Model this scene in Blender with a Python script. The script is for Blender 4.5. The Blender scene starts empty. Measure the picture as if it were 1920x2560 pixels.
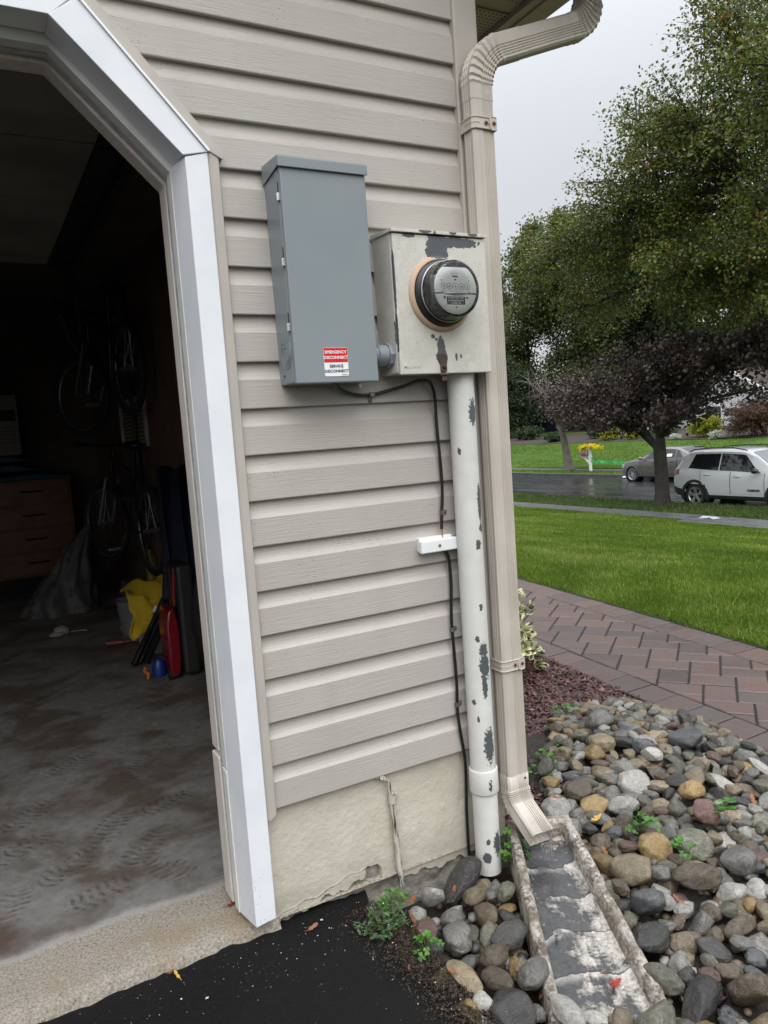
import bpy, bmesh, math, random
import numpy as np
from mathutils import Vector, Matrix, noise as mnoise

PI = math.pi
random.seed(7)
RNG = np.random.default_rng(11)
SC = bpy.context.scene
COL = SC.collection

# ------------------------------------------------------------------ camera, sky, sun, exposure
cd = bpy.data.cameras.new('camera')
cam = bpy.data.objects.new('camera', cd)
COL.objects.link(cam)
cd.sensor_fit = 'VERTICAL'
cd.sensor_height = 24.0
cd.lens = 24.0 * 1900.14 / 2560.0
cd.clip_start = 0.02
cd.clip_end = 3000
_R = (0.8748383, -0.4793580, -0.0698123)
_U = (0.1103528, 0.0568857, 0.9922633)
_F = (0.4716780, 0.8757739, -0.1026643)
CAMP = (-0.59563, -1.81347, 0.94554)
cam.matrix_world = Matrix(((_R[0], _U[0], -_F[0], CAMP[0]), (_R[1], _U[1], -_F[1], CAMP[1]),
                           (_R[2], _U[2], -_F[2], CAMP[2]), (0, 0, 0, 1)))
SC.camera = cam

SUN_EL, SUN_AZ = math.radians(48), math.radians(200)      # azimuth from +y towards +x
w = bpy.data.worlds.new('World')
SC.world = w
w.use_nodes = True
nt = w.node_tree
for n in list(nt.nodes):
    nt.nodes.remove(n)
wo = nt.nodes.new('ShaderNodeOutputWorld')
bg = nt.nodes.new('ShaderNodeBackground')
bg.inputs['Strength'].default_value = 0.1
sky = nt.nodes.new('ShaderNodeTexSky')
sky.sky_type = 'NISHITA'
sky.sun_disc = False
sky.sun_elevation = SUN_EL
sky.sun_rotation = SUN_AZ
sky.air_density = 1.0
sky.dust_density = 3.0
hs = nt.nodes.new('ShaderNodeHueSaturation')
hs.inputs['Saturation'].default_value = 0.3
hs.inputs['Value'].default_value = 1.0
nt.links.new(sky.outputs[0], hs.inputs['Color'])
# overcast dome: about three times as bright overhead as at the horizon, with faint cloud structure
tc = nt.nodes.new('ShaderNodeTexCoord')
sp = nt.nodes.new('ShaderNodeSeparateXYZ')
nt.links.new(tc.outputs['Generated'], sp.inputs[0])
rmp = nt.nodes.new('ShaderNodeMapRange')
rmp.inputs['From Min'].default_value = 0.0
rmp.inputs['From Max'].default_value = 1.0
rmp.inputs['To Min'].default_value = 5.15
rmp.inputs['To Max'].default_value = 38.0
pw = nt.nodes.new('ShaderNodeMath')
pw.operation = 'POWER'
pw.inputs[1].default_value = 3.2
mxz = nt.nodes.new('ShaderNodeMath')
mxz.operation = 'MAXIMUM'
mxz.inputs[1].default_value = 0.0
nt.links.new(sp.outputs['Z'], mxz.inputs[0])
nt.links.new(mxz.outputs[0], pw.inputs[0])
nt.links.new(pw.outputs[0], rmp.inputs['Value'])
cn = nt.nodes.new('ShaderNodeTexNoise')
cn.inputs['Scale'].default_value = 2.2
cn.inputs['Detail'].default_value = 5
nt.links.new(tc.outputs['Generated'], cn.inputs['Vector'])
cm = nt.nodes.new('ShaderNodeMapRange')
cm.inputs['To Min'].default_value = 0.93
cm.inputs['To Max'].default_value = 1.07
nt.links.new(cn.outputs['Fac'], cm.inputs['Value'])
mu = nt.nodes.new('ShaderNodeMath')
mu.operation = 'MULTIPLY'
nt.links.new(rmp.outputs[0], mu.inputs[0])
nt.links.new(cm.outputs[0], mu.inputs[1])
vm = nt.nodes.new('ShaderNodeVectorMath')
vm.operation = 'SCALE'
vm.inputs[0].default_value = (0.945, 0.98, 1.04)
nt.links.new(mu.outputs[0], vm.inputs['Scale'])
mx = nt.nodes.new('ShaderNodeMix')
mx.data_type = 'RGBA'
mx.inputs['Factor'].default_value = 0.88
nt.links.new(hs.outputs['Color'], mx.inputs[6])
nt.links.new(vm.outputs[0], mx.inputs[7])
nt.links.new(mx.outputs[2], bg.inputs['Color'])
nt.links.new(bg.outputs[0], wo.inputs['Surface'])

sl = bpy.data.lights.new('sun', 'SUN')
sl.energy = 1.5
sl.angle = math.radians(60)
sl.color = (1.0, 0.97, 0.93)
so = bpy.data.objects.new('sun', sl)
COL.objects.link(so)
sd = Vector((math.sin(SUN_AZ) * math.cos(SUN_EL), math.cos(SUN_AZ) * math.cos(SUN_EL), math.sin(SUN_EL)))
so.rotation_euler = sd.to_track_quat('Z', 'Y').to_euler()
so.location = (0, 0, 30)

vs = SC.view_settings
vs.view_transform = 'Standard'
vs.look = 'None'
vs.exposure = 0.45
vs.gamma = 1.0
vs.use_curve_mapping = False
SC.cycles.use_denoising = True
SC.cycles.max_bounces = 6
SC.cycles.transparent_max_bounces = 12
SC.cycles.caustics_reflective = False
SC.cycles.caustics_refractive = False

# ------------------------------------------------------------------ helpers
def lin(h):
    h = h.lstrip('#')
    r = []
    for i in (0, 2, 4):
        c = int(h[i:i + 2], 16) / 255
        r.append(c / 12.92 if c <= 0.04045 else ((c + 0.055) / 1.055) ** 2.4)
    return tuple(r)


class NB:
    """small node-tree builder"""
    def __init__(s, name):
        s.mat = bpy.data.materials.new(name)
        s.mat.use_nodes = True
        s.nt = s.mat.node_tree
        s.b = s.nt.nodes['Principled BSDF']
        s.out = s.nt.nodes['Material Output']
        s.tc = s.nt.nodes.new('ShaderNodeTexCoord')

    def n(s, t, **k):
        x = s.nt.nodes.new(t)
        for a, v in k.items():
            setattr(x, a, v)
        return x

    def l(s, a, b):
        s.nt.links.new(a, b)

    def val(s, x, inp):
        if hasattr(x, 'is_output'):
            s.l(x, inp)
        else:
            inp.default_value = x

    def coord(s, scale=(1, 1, 1), rot=(0, 0, 0), loc=(0, 0, 0), src='Object'):
        m = s.n('ShaderNodeMapping')
        m.inputs['Scale'].default_value = scale
        m.inputs['Rotation'].default_value = rot
        m.inputs['Location'].default_value = loc
        s.l(s.tc.outputs[src], m.inputs['Vector'])
        return m.outputs[0]

    def noise(s, vec, scale=5, detail=4, rough=0.55, dist=0.0):
        t = s.n('ShaderNodeTexNoise')
        t.inputs['Scale'].default_value = scale
        t.inputs['Detail'].default_value = detail
        t.inputs['Roughness'].default_value = rough
        t.inputs['Distortion'].default_value = dist
        s.l(vec, t.inputs['Vector'])
        return t.outputs['Fac']

    def voro(s, vec, scale=5, feature='F1', rnd=1.0):
        t = s.n('ShaderNodeTexVoronoi', feature=feature)
        t.inputs['Scale'].default_value = scale
        t.inputs['Randomness'].default_value = rnd
        s.l(vec, t.inputs['Vector'])
        return t

    def math(s, op, a, b=0.0, c=0.0, clamp=False):
        m = s.n('ShaderNodeMath', operation=op, use_clamp=clamp)
        s.val(a, m.inputs[0])
        s.val(b, m.inputs[1])
        s.val(c, m.inputs[2])
        return m.outputs[0]

    def mr(s, v, a, b, c=0.0, d=1.0, smooth=False):
        m = s.n('ShaderNodeMapRange')
        if smooth:
            m.interpolation_type = 'SMOOTHSTEP'
        for nme, x in zip(('From Min', 'From Max', 'To Min', 'To Max'), (a, b, c, d)):
            m.inputs[nme].default_value = x
        s.l(v, m.inputs['Value'])
        return m.outputs[0]

    def mix(s, f, a, b, mode='MIX'):
        m = s.n('ShaderNodeMix', data_type='RGBA', blend_type=mode)
        s.val(f, m.inputs[0])
        for x, i in ((a, 6), (b, 7)):
            if hasattr(x, 'is_output'):
                s.l(x, m.inputs[i])
            else:
                m.inputs[i].default_value = (*x, 1) if len(x) == 3 else x
        return m.outputs[2]

    def ramp(s, v, stops, interp='LINEAR'):
        r = s.n('ShaderNodeValToRGB')
        r.color_ramp.interpolation = interp
        e = r.color_ramp.elements
        while len(e) < len(stops):
            e.new(0.5)
        for i, (p, c) in enumerate(stops):
            e[i].position = p
            e[i].color = (*c, 1) if len(c) == 3 else c
        s.l(v, r.inputs[0])
        return r.outputs[0]

    def bump(s, h, strength=0.3, dist=0.01, prev=None):
        b = s.n('ShaderNodeBump')
        b.inputs['Strength'].default_value = strength
        b.inputs['Distance'].default_value = dist
        s.l(h, b.inputs['Height'])
        if prev is not None:
            s.l(prev, b.inputs['Normal'])
        return b.outputs[0]

    def sep(s, v):
        x = s.n('ShaderNodeSeparateXYZ')
        s.l(v, x.inputs[0])
        return x.outputs

    def fin(s, color, rough=0.5, normal=None, metal=0.0, spec=None, **kw):
        if hasattr(color, 'is_output'):
            s.l(color, s.b.inputs['Base Color'])
        else:
            s.b.inputs['Base Color'].default_value = (*color, 1)
        s.val(rough, s.b.inputs['Roughness'])
        s.val(metal, s.b.inputs['Metallic'])
        if normal is not None:
            s.l(normal, s.b.inputs['Normal'])
        if spec is not None:
            s.b.inputs['Specular IOR Level'].default_value = spec
        for k, v in kw.items():
            s.b.inputs[k.replace('_', ' ')].default_value = v
        return s.mat

    def blobs(s, vec, ells, amp=0.6, nscale=60, detail=6):
        """signed field: >0 inside any of the ragged ellipses (cx, cy, cz, rx, ry, rz)"""
        best = None
        for (cx, cy, cz, rx, ry, rz) in ells:
            a = s.n('ShaderNodeVectorMath', operation='SUBTRACT')
            s.l(vec, a.inputs[0])
            a.inputs[1].default_value = (cx, cy, cz)
            d = s.n('ShaderNodeVectorMath', operation='DIVIDE')
            s.l(a.outputs[0], d.inputs[0])
            d.inputs[1].default_value = (rx, ry, rz)
            ln = s.n('ShaderNodeVectorMath', operation='LENGTH')
            s.l(d.outputs[0], ln.inputs[0])
            best = ln.outputs['Value'] if best is None else s.math('MINIMUM', best, ln.outputs['Value'])
        nz = s.noise(vec, nscale, detail, 0.65)
        return s.math('ADD', s.math('SUBTRACT', 1.0, best), s.math('MULTIPLY', s.math('SUBTRACT', nz, 0.5), amp))


def pmat(name, base, rough=0.55, var=0.12, scale=6, bump=0.0, bscale=60, bdist=0.003, metal=0.0, rvar=0.1, spec=None, **kw):
    q = NB(name)
    c = q.coord()
    f = q.noise(c, scale, 5)
    lo = tuple(x * (1 - var) for x in base)
    hi = tuple(min(1, x * (1 + var)) for x in base)
    colr = q.mix(q.mr(f, 0.3, 0.7), lo, hi)
    nrm = q.bump(q.noise(c, bscale, 4), bump, bdist) if bump else None
    r = q.mr(q.noise(c, scale * 2.3, 3), 0.3, 0.7, max(0.02, rough - rvar), min(1, rough + rvar))
    return q.fin(colr, r, nrm, metal, spec, **kw)


def mesh_np(name, V, loops, starts, mats, smooth=False, attr=None):
    """mesh from numpy arrays; attr = (name, per-vertex floats)"""
    me = bpy.data.meshes.new(name)
    me.vertices.add(len(V))
    me.vertices.foreach_set('co', np.ascontiguousarray(V, dtype=np.float32).ravel())
    me.loops.add(len(loops))
    me.loops.foreach_set('vertex_index', np.ascontiguousarray(loops, dtype=np.int32))
    me.polygons.add(len(starts))
    me.polygons.foreach_set('loop_start', np.ascontiguousarray(starts, dtype=np.int32))
    if smooth:
        me.polygons.foreach_set('use_smooth', np.ones(len(starts), dtype=bool))
    for m in (mats if isinstance(mats, (list, tuple)) else [mats]):
        me.materials.append(m)
    if attr is not None:
        a = me.attributes.new(attr[0], 'FLOAT', 'POINT')
        a.data.foreach_set('value', np.ascontiguousarray(attr[1], dtype=np.float32))
    me.update(calc_edges=True)
    return me


def frames(pts):
    """parallel-transported frames along a polyline"""
    P = [Vector(p) for p in pts]
    T = []
    for i in range(len(P)):
        a = P[max(0, i - 1)]
        b = P[min(len(P) - 1, i + 1)]
        t = (b - a)
        T.append(t.normalized() if t.length > 1e-9 else Vector((0, 0, 1)))
    ref = Vector((0, 0, 1)) if abs(T[0].z) < 0.9 else Vector((1, 0, 0))
    A = T[0].cross(ref).normalized()
    out = []
    for p, t in zip(P, T):
        A = (A - t * A.dot(t))
        A = A.normalized() if A.length > 1e-6 else t.orthogonal().normalized()
        out.append((p, A, t.cross(A)))
    return out


class MB:
    def __init__(s):
        s.v, s.f, s.m = [], [], []

    def add(s, vs, fs, mi=0):
        o = len(s.v)
        s.v += [tuple(q) for q in vs]
        s.f += [[i + o for i in f] for f in fs]
        s.m += [mi] * len(fs)
        return s

    def box(s, x0, x1, y0, y1, z0, z1, mi=0):
        v = [(x, y, z) for x in (x0, x1) for y in (y0, y1) for z in (z0, z1)]
        f = [(0, 1, 3, 2), (4, 6, 7, 5), (0, 4, 5, 1), (2, 3, 7, 6), (0, 2, 6, 4), (1, 5, 7, 3)]
        return s.add(v, f, mi)

    def obox(s, c, ax, ay, az, hx, hy, hz, mi=0):
        c = Vector(c); ax = Vector(ax); ay = Vector(ay); az = Vector(az)
        v = [c + ax * i * hx + ay * j * hy + az * k * hz for i in (-1, 1) for j in (-1, 1) for k in (-1, 1)]
        f = [(0, 1, 3, 2), (4, 6, 7, 5), (0, 4, 5, 1), (2, 3, 7, 6), (0, 2, 6, 4), (1, 5, 7, 3)]
        return s.add(v, f, mi)

    def tube(s, pts, r, n=8, caps=True, mi=0):
        fr = frames(pts)
        rs = r if isinstance(r, (list, tuple)) else [r] * len(fr)
        vs = []
        for (p, a, b), rr in zip(fr, rs):
            for k in range(n):
                t = 2 * PI * k / n
                vs.append(p + a * (rr * math.cos(t)) + b * (rr * math.sin(t)))
        fs = []
        for i in range(len(fr) - 1):
            for k in range(n):
                k2 = (k + 1) % n
                fs.append((i * n + k, i * n + k2, (i + 1) * n + k2, (i + 1) * n + k))
        if caps:
            fs.append(tuple(range(n - 1, -1, -1)))
            fs.append(tuple(range((len(fr) - 1) * n, len(fr) * n)))
        return s.add(vs, fs, mi)

    def sweep(s, prof, fr, caps=(False, False), mi=0, scales=None, closed=True):
        """prof = [(a,b)], fr = [(origin, A, B)]"""
        n = len(prof)
        vs = []
        for i, (p, A, B) in enumerate(fr):
            sc = 1.0 if scales is None else scales[i]
            sa, sb = (sc, sc) if not isinstance(sc, tuple) else sc
            p, A, B = Vector(p), Vector(A), Vector(B)
            for (a, b) in prof:
                vs.append(p + A * (a * sa) + B * (b * sb))
        fs = []
        for i in range(len(fr) - 1):
            for k in range(n if closed else n - 1):
                k2 = (k + 1) % n
                fs.append((i * n + k, i * n + k2, (i + 1) * n + k2, (i + 1) * n + k))
        if caps[0]:
            fs.append(tuple(range(n - 1, -1, -1)))
        if caps[1]:
            fs.append(tuple(range((len(fr) - 1) * n, len(fr) * n)))
        return s.add(vs, fs, mi)

    def lathe(s, prof, o=(0, 0, 0), ax=(0, 0, 1), n=32, mi=0, cap0=False, cap1=False):
        """prof = [(radius, height along ax)]"""
        ax = Vector(ax).normalized()
        a = ax.orthogonal().normalized()
        b = ax.cross(a)
        o = Vector(o)
        vs = []
        for (r, h) in prof:
            for k in range(n):
                t = 2 * PI * k / n
                vs.append(o + ax * h + a * (r * math.cos(t)) + b * (r * math.sin(t)))
        fs = []
        for i in range(len(prof) - 1):
            for k in range(n):
                k2 = (k + 1) % n
                fs.append((i * n + k, i * n + k2, (i + 1) * n + k2, (i + 1) * n + k))
        if cap0:
            fs.append(tuple(range(n - 1, -1, -1)))
        if cap1:
            fs.append(tuple(range((len(prof) - 1) * n, len(prof) * n)))
        return s.add(vs, fs, mi)

    def prism(s, poly, o, A, B, N, d, mi=0):
        """polygon poly [(a,b)] in plane o+A,B extruded by d along N"""
        o, A, B, N = Vector(o), Vector(A), Vector(B), Vector(N)
        n = len(poly)
        v = [o + A * a + B * b for a, b in poly] + [o + A * a + B * b + N * d for a, b in poly]
        f = [tuple(range(n - 1, -1, -1)), tuple(range(n, 2 * n))]
        for i in range(n):
            j = (i + 1) % n
            f.append((i, j, n + j, n + i))
        return s.add(v, f, mi)

    def grid(s, nx, ny, fn, mi=0):
        vs = [fn(i / nx, j / ny) for j in range(ny + 1) for i in range(nx + 1)]
        fs = [(j * (nx + 1) + i, j * (nx + 1) + i + 1, (j + 1) * (nx + 1) + i + 1, (j + 1) * (nx + 1) + i)
              for j in range(ny) for i in range(nx)]
        return s.add(vs, fs, mi)

    def ball(s, c, rx, ry, rz, nu=14, nv=8, mi=0):
        vs, fs = [], []
        for j in range(nv + 1):
            ph = PI * j / nv
            for i in range(nu):
                th = 2 * PI * i / nu
                vs.append((c[0] + rx * math.sin(ph) * math.cos(th), c[1] + ry * math.sin(ph) * math.sin(th), c[2] + rz * math.cos(ph)))
        for j in range(nv):
            for i in range(nu):
                i2 = (i + 1) % nu
                fs.append((j * nu + i, (j + 1) * nu + i, (j + 1) * nu + i2, j * nu + i2))
        return s.add(vs, fs, mi)

    def build(s, name, mats, parent=None, smooth=None, bevel=0.0, seg=2, fix=True):
        me = bpy.data.meshes.new(name)
        me.from_pydata(s.v, [], s.f)
        for m in (mats if isinstance(mats, (list, tuple)) else [mats]):
            me.materials.append(m)
        if any(s.m):
            me.polygons.foreach_set('material_index', s.m)
        if fix:
            bm = bmesh.new()
            bm.from_mesh(me)
            bmesh.ops.recalc_face_normals(bm, faces=bm.faces)
            bm.to_mesh(me)
            bm.free()
        if smooth is not None:
            me.polygons.foreach_set('use_smooth', [True] * len(me.polygons))
            if smooth < 179:
                me.set_sharp_from_angle(angle=math.radians(smooth))
        o = bpy.data.objects.new(name, me)
        COL.objects.link(o)
        if bevel:
            b = o.modifiers.new('edge', 'BEVEL')
            b.width = bevel
            b.segments = seg
            b.limit_method = 'ANGLE'
            b.angle_limit = math.radians(40)
        if parent is not None:
            attach(o, parent)
        return o


LOCAL = set()


def attach(o, parent):
    o.parent = parent
    if parent.name in LOCAL:                                  # parts given in their thing's own coordinates
        LOCAL.add(o.name)
    else:
        o.matrix_parent_inverse = root_matrix(parent).inverted()


def root_matrix(o):
    m = o.matrix_basis.copy()
    if o.parent is not None:
        m = root_matrix(o.parent) @ o.matrix_parent_inverse @ m
    return m


def tag(o, label=None, cat=None, group=None, kind=None):
    if label: o['label'] = label
    if cat: o['category'] = cat
    if group: o['group'] = group
    if kind: o['kind'] = kind
    return o


def thing(name, label, cat, loc=(0, 0, 0), group=None, rotz=0.0):
    o = bpy.data.objects.new(name, None)
    COL.objects.link(o)
    o.location = loc
    o.rotation_euler = (0, 0, rotz)
    o.empty_display_size = 0.1
    return tag(o, label, cat, group)


def npobj(name, me, parent=None):
    o = bpy.data.objects.new(name, me)
    COL.objects.link(o)
    if parent is not None:
        attach(o, parent)
    return o


def text_mesh(name, txt, size, mat, o, A, B, extrude=0.0, align='CENTER', parent=None, bold=0.0, space=1.0, yscale=1.0):
    """lettering as flat mesh; A = reading direction, B = up"""
    c = bpy.data.curves.new('t', 'FONT')
    c.body = txt
    c.size = size
    c.align_x = align
    c.align_y = 'CENTER'
    c.extrude = extrude
    c.offset = bold
    c.space_character = space
    c.resolution_u = 2
    t = bpy.data.objects.new('t', c)
    COL.objects.link(t)
    dg = bpy.context.evaluated_depsgraph_get()
    me = bpy.data.meshes.new_from_object(t.evaluated_get(dg))
    bpy.data.objects.remove(t)
    bpy.data.curves.remove(c)
    A, B, o = Vector(A).normalized(), Vector(B).normalized(), Vector(o)
    N = A.cross(B)
    for q in me.vertices:
        q.co = o + A * q.co.x + B * q.co.y * yscale + N * q.co.z
    me.materials.clear()
    me.materials.append(mat)
    me.name = name
    ob = bpy.data.objects.new(name, me)
    COL.objects.link(ob)
    if parent is not None:
        attach(ob, parent)
    return ob


def copy_tree(o, parent=None, link=True):
    c = o.copy()
    COL.objects.link(c)
    if parent is not None:
        c.parent = parent
    for ch in [x for x in bpy.data.objects if x.parent == o]:
        copy_tree(ch, c)
    return c
# ------------------------------------------------------------------ materials of the house
E_ = 0.1143


def mat_siding():
    q = NB('vinyl_siding')
    g = q.coord(scale=(6, 60, 150))
    f = q.noise(g, 1.6, 5, 0.62, 0.8)
    grain = q.noise(q.coord(scale=(10, 100, 420)), 1.0, 3, 0.6, 0.5)
    big = q.noise(q.coord(), 2.6, 5)
    c = q.mix(q.mr(big, 0.32, 0.7), (0.400, 0.372, 0.338), (0.447, 0.419, 0.385))
    c = q.mix(q.mr(q.noise(q.coord(scale=(9, 9, 1.2)), 1, 4, 0.6), 0.55, 0.75, 0, 0.22), c, (0.33, 0.30, 0.25))
    c = q.mix(q.mr(grain, 0.50, 0.75, 0, 0.18), c, (0.30, 0.265, 0.225))
    # short dark vertical dirt streaks
    st = q.noise(q.coord(scale=(220, 220, 26)), 1.0, 2, 0.4)
    pl = q.noise(q.coord(), 7, 3)
    m = q.math('MULTIPLY', q.mr(st, 0.71, 0.76), q.mr(pl, 0.5, 0.62))
    c = q.mix(q.math('MULTIPLY', m, 0.55), c, (0.17, 0.15, 0.13))
    n = q.bump(grain, 0.5, 0.0016)
    n = q.bump(f, 0.45, 0.0018, n)
    drops = q.voro(q.coord(), 95, 'F1')
    dm = q.math('MULTIPLY', q.mr(drops.outputs['Distance'], 0.0, 0.2, 1, 0, True), q.mr(q.noise(q.coord(), 4, 2), 0.56, 0.62))
    n = q.bump(dm, 0.8, 0.003, n)
    return q.fin(c, q.mr(big, 0.3, 0.7, 0.36, 0.5), n)


SIDING = mat_siding()
TRIM = pmat('beige_vinyl_trim', (0.44, 0.405, 0.362), 0.42, 0.08, 5, 0.1, 300, 0.001)


def mat_casing():
    q = NB('white_aluminium_trim')
    g = q.noise(q.coord(scale=(160, 160, 10)), 1.0, 3, 0.6)
    big = q.noise(q.coord(), 7, 5)
    c = q.mix(q.mr(big, 0.35, 0.7), (0.70, 0.73, 0.77), (0.78, 0.80, 0.83))
    z = q.sep(q.tc.outputs['Object'])[2]
    # splash-back dirt specks low down on the trim and a few scuffs along the edges
    sp_ = q.voro(q.coord(), 130, 'F1')
    low = q.mr(z, -0.3, 0.15, 1.0, 0.12)
    m = q.math('MULTIPLY', q.mr(sp_.outputs['Distance'], 0.12, 0.2, 1, 0), q.math('MULTIPLY', low, q.mr(q.noise(q.coord(), 19, 2), 0.52, 0.6)))
    c = q.mix(q.math('MULTIPLY', m, 0.8), c, (0.12, 0.11, 0.10))
    sc = q.math('MULTIPLY', q.mr(q.noise(q.coord(scale=(60, 60, 14)), 1, 6, 0.7), 0.66, 0.72), q.mr(q.noise(q.coord(), 3, 1), 0.52, 0.6))
    c = q.mix(q.math('MULTIPLY', sc, 0.4), c, (0.35, 0.35, 0.36))
    return q.fin(c, 0.42, q.bump(g, 0.12, 0.001, q.bump(big, 0.12, 0.01)))


CASING = mat_casing()


def mat_stop():
    q = NB('weather_strip_vinyl')
    c = q.mix(q.mr(q.noise(q.coord(scale=(40, 40, 5)), 1, 5, 0.65), 0.35, 0.72), (0.58, 0.53, 0.48), (0.70, 0.66, 0.61))
    d = q.mr(q.noise(q.coord(scale=(120, 120, 18)), 1, 6, 0.7), 0.62, 0.7)
    c = q.mix(q.math('MULTIPLY', d, 0.45), c, (0.28, 0.26, 0.24))
    return q.fin(c, 0.55)


STRIP = mat_stop()
STOPM = pmat('white_stop_moulding', (0.72, 0.73, 0.70), 0.45, 0.08, 14)
GREYW = pmat('worn_grey_moulding', (0.42, 0.44, 0.45), 0.6, 0.3, 40, 0.2, 200)


def mat_stucco():
    q = NB('parged_foundation')
    c0 = q.coord()
    a = q.noise(c0, 75, 6, 0.6, 0.35)
    b = q.noise(q.coord(scale=(1, 1, 1.0), rot=(0, 0.7, 0)), 130, 4, 0.6)
    sw = q.noise(q.coord(scale=(70, 70, 14), rot=(0, 0.55, 0)), 1.0, 4, 0.6, 1.0)
    big = q.noise(c0, 4.5, 5, 0.6)
    c = q.mix(q.mr(big, 0.3, 0.7), (0.445, 0.408, 0.332), (0.575, 0.537, 0.450))
    st = q.noise(q.coord(), 9, 6, 0.7)
    c = q.mix(q.mr(st, 0.58, 0.74, 0, 0.5), c, (0.33, 0.315, 0.28))
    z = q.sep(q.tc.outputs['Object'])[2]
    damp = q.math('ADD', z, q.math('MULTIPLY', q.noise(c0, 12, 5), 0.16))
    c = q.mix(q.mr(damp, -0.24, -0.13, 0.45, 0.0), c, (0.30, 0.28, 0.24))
    c = q.mix(q.mr(q.sep(q.tc.outputs['Object'])[1], 0.042, 0.062), c, (0.012, 0.010, 0.009))  # near black with depth: the shade inside the gap is painted into the colour
    n = q.bump(a, 0.42, 0.006)
    n = q.bump(sw, 0.30, 0.005, n)
    n = q.bump(b, 0.35, 0.003, n)
    return q.fin(c, 0.85, n)


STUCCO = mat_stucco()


def mat_rawcon():
    q = NB('rough_raw_concrete')
    c = q.mix(q.mr(q.noise(q.coord(), 30, 6, 0.7), 0.3, 0.7), (0.16, 0.145, 0.12), (0.36, 0.335, 0.29))
    v = q.voro(q.coord(), 160, 'F1')
    c = q.mix(q.mr(v.outputs['Distance'], 0.1, 0.25, 0.5, 0.0), c, (0.5, 0.48, 0.44))
    return q.fin(c, 0.9, q.bump(q.noise(q.coord(), 70, 6, 0.7), 1.0, 0.01))


RAWCON = mat_rawcon()
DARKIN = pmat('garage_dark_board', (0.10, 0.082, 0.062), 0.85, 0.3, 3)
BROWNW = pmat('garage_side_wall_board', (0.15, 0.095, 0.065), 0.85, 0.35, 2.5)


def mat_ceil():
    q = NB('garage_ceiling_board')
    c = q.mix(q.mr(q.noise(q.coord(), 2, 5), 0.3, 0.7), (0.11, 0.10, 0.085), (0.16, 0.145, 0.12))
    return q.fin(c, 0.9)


CEILM = mat_ceil()


def mat_soffit():
    q = NB('perforated_soffit')
    v = q.voro(q.coord(scale=(1, 1, 0)), 62, 'F1', 0.0)
    hole = q.mr(v.outputs['Distance'], 0.20, 0.26, 1, 0)
    y = q.sep(q.tc.outputs['Object'])[1]
    band = q.math('PINGPONG', q.math('ADD', y, 0.02), 0.105)
    on = q.mr(band, 0.022, 0.026, 0, 1)
    h = q.math('MULTIPLY', hole, on)
    c = q.mix(h, (0.36, 0.315, 0.27), (0.015, 0.013, 0.012))
    return q.fin(c, 0.5)


SOFFIT = mat_soffit()
FASCIA = pmat('beige_aluminium_fascia', (0.40, 0.355, 0.305), 0.4, 0.08, 4)

# ------------------------------------------------------------------ the house
house = thing('house', 'beige vinyl sided garage end of a house beside the driveway', 'house', (0.0, 0.06, -0.3))
PROF = [(0.0, 0.0002), (0.02, -0.0008), (0.615, 0.0006), (0.635, 0.0021), (0.665, 0.0046), (0.71, 0.0075), (0.77, 0.0100), (0.85, 0.0120), (0.94, 0.0130), (1.0, 0.0135)]
ZTOP_OPEN = 1.90


def left_of(z):
    if z < 1.628: return -0.006
    if z < 1.93: return -0.006 - (z - 1.628) * (0.247 / 0.281)
    return -4.0


sb = MB()
for k in range(0, 24):
    zb = k * E_
    rows = [(zb + t * E_, y) for t, y in PROF]
    if zb < ZTOP_OPEN + 0.03 < zb + E_:      # the course that runs over the opening
        zz = ZTOP_OPEN + 0.031
        for i in range(len(rows) - 1):
            if rows[i][0] < zz < rows[i + 1][0]:
                t = (zz - rows[i][0]) / (rows[i + 1][0] - rows[i][0])
                y = rows[i][1] + t * (rows[i + 1][1] - rows[i][1])
                rows = rows[:i + 1] + [(zz - 1e-4, y), (zz, y)] + rows[i + 1:]
                break
    rows = [(zb + 0.0012, 0.0135), (zb, 0.0125)] + rows + [(zb + E_ + 0.012, 0.0138)]
    vs = []
    for z, y in rows:
        vs += [(left_of(z), y, z), (0.70, y, z)]
    n = len(rows)
    sb.add(vs, [(2 * i, 2 * i + 1, 2 * i + 3, 2 * i + 2) for i in range(n - 1)])
sb.build('siding', SIDING, house, smooth=17)

# wall core behind the siding (outer sheathing to the interior board)
wc = MB()
TH0, TH1 = 0.016, 0.125
wc.box(0.0, 0.76, TH0, TH1, 0.0, 2.7)
wc.prism([(-0.03, 1.60), (0.0, 1.60), (0.0, 2.7), (-0.30, 2.7), (-0.30, 1.90)], (0, TH0, 0), (1, 0, 0), (0, 0, 1), (0, 1, 0), TH1 - TH0)
wc.box(-4.4, -0.30, TH0, TH1, 1.90, 2.7)
wc.box(0.62, 0.76, TH1, 7.0, 0.0, 2.7)                    # side wall of the garage, facing the front walk
wc.box(-4.5, -4.35, TH1, 7.0, -0.3, 2.7)
wc.box(-4.4, 0.62, 6.6, 6.75, -0.3, 2.7)
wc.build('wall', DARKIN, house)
sw = MB()
sw.box(0.60, 0.617, TH1, 6.6, -0.3, 2.33)
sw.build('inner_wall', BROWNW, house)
sc = MB()
sc.box(-4.35, 0.60, TH1, 6.6, 2.33, 2.37)
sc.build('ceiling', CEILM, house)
ss = MB()                                                  # siding on the front side wall (seen only from the side)
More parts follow.
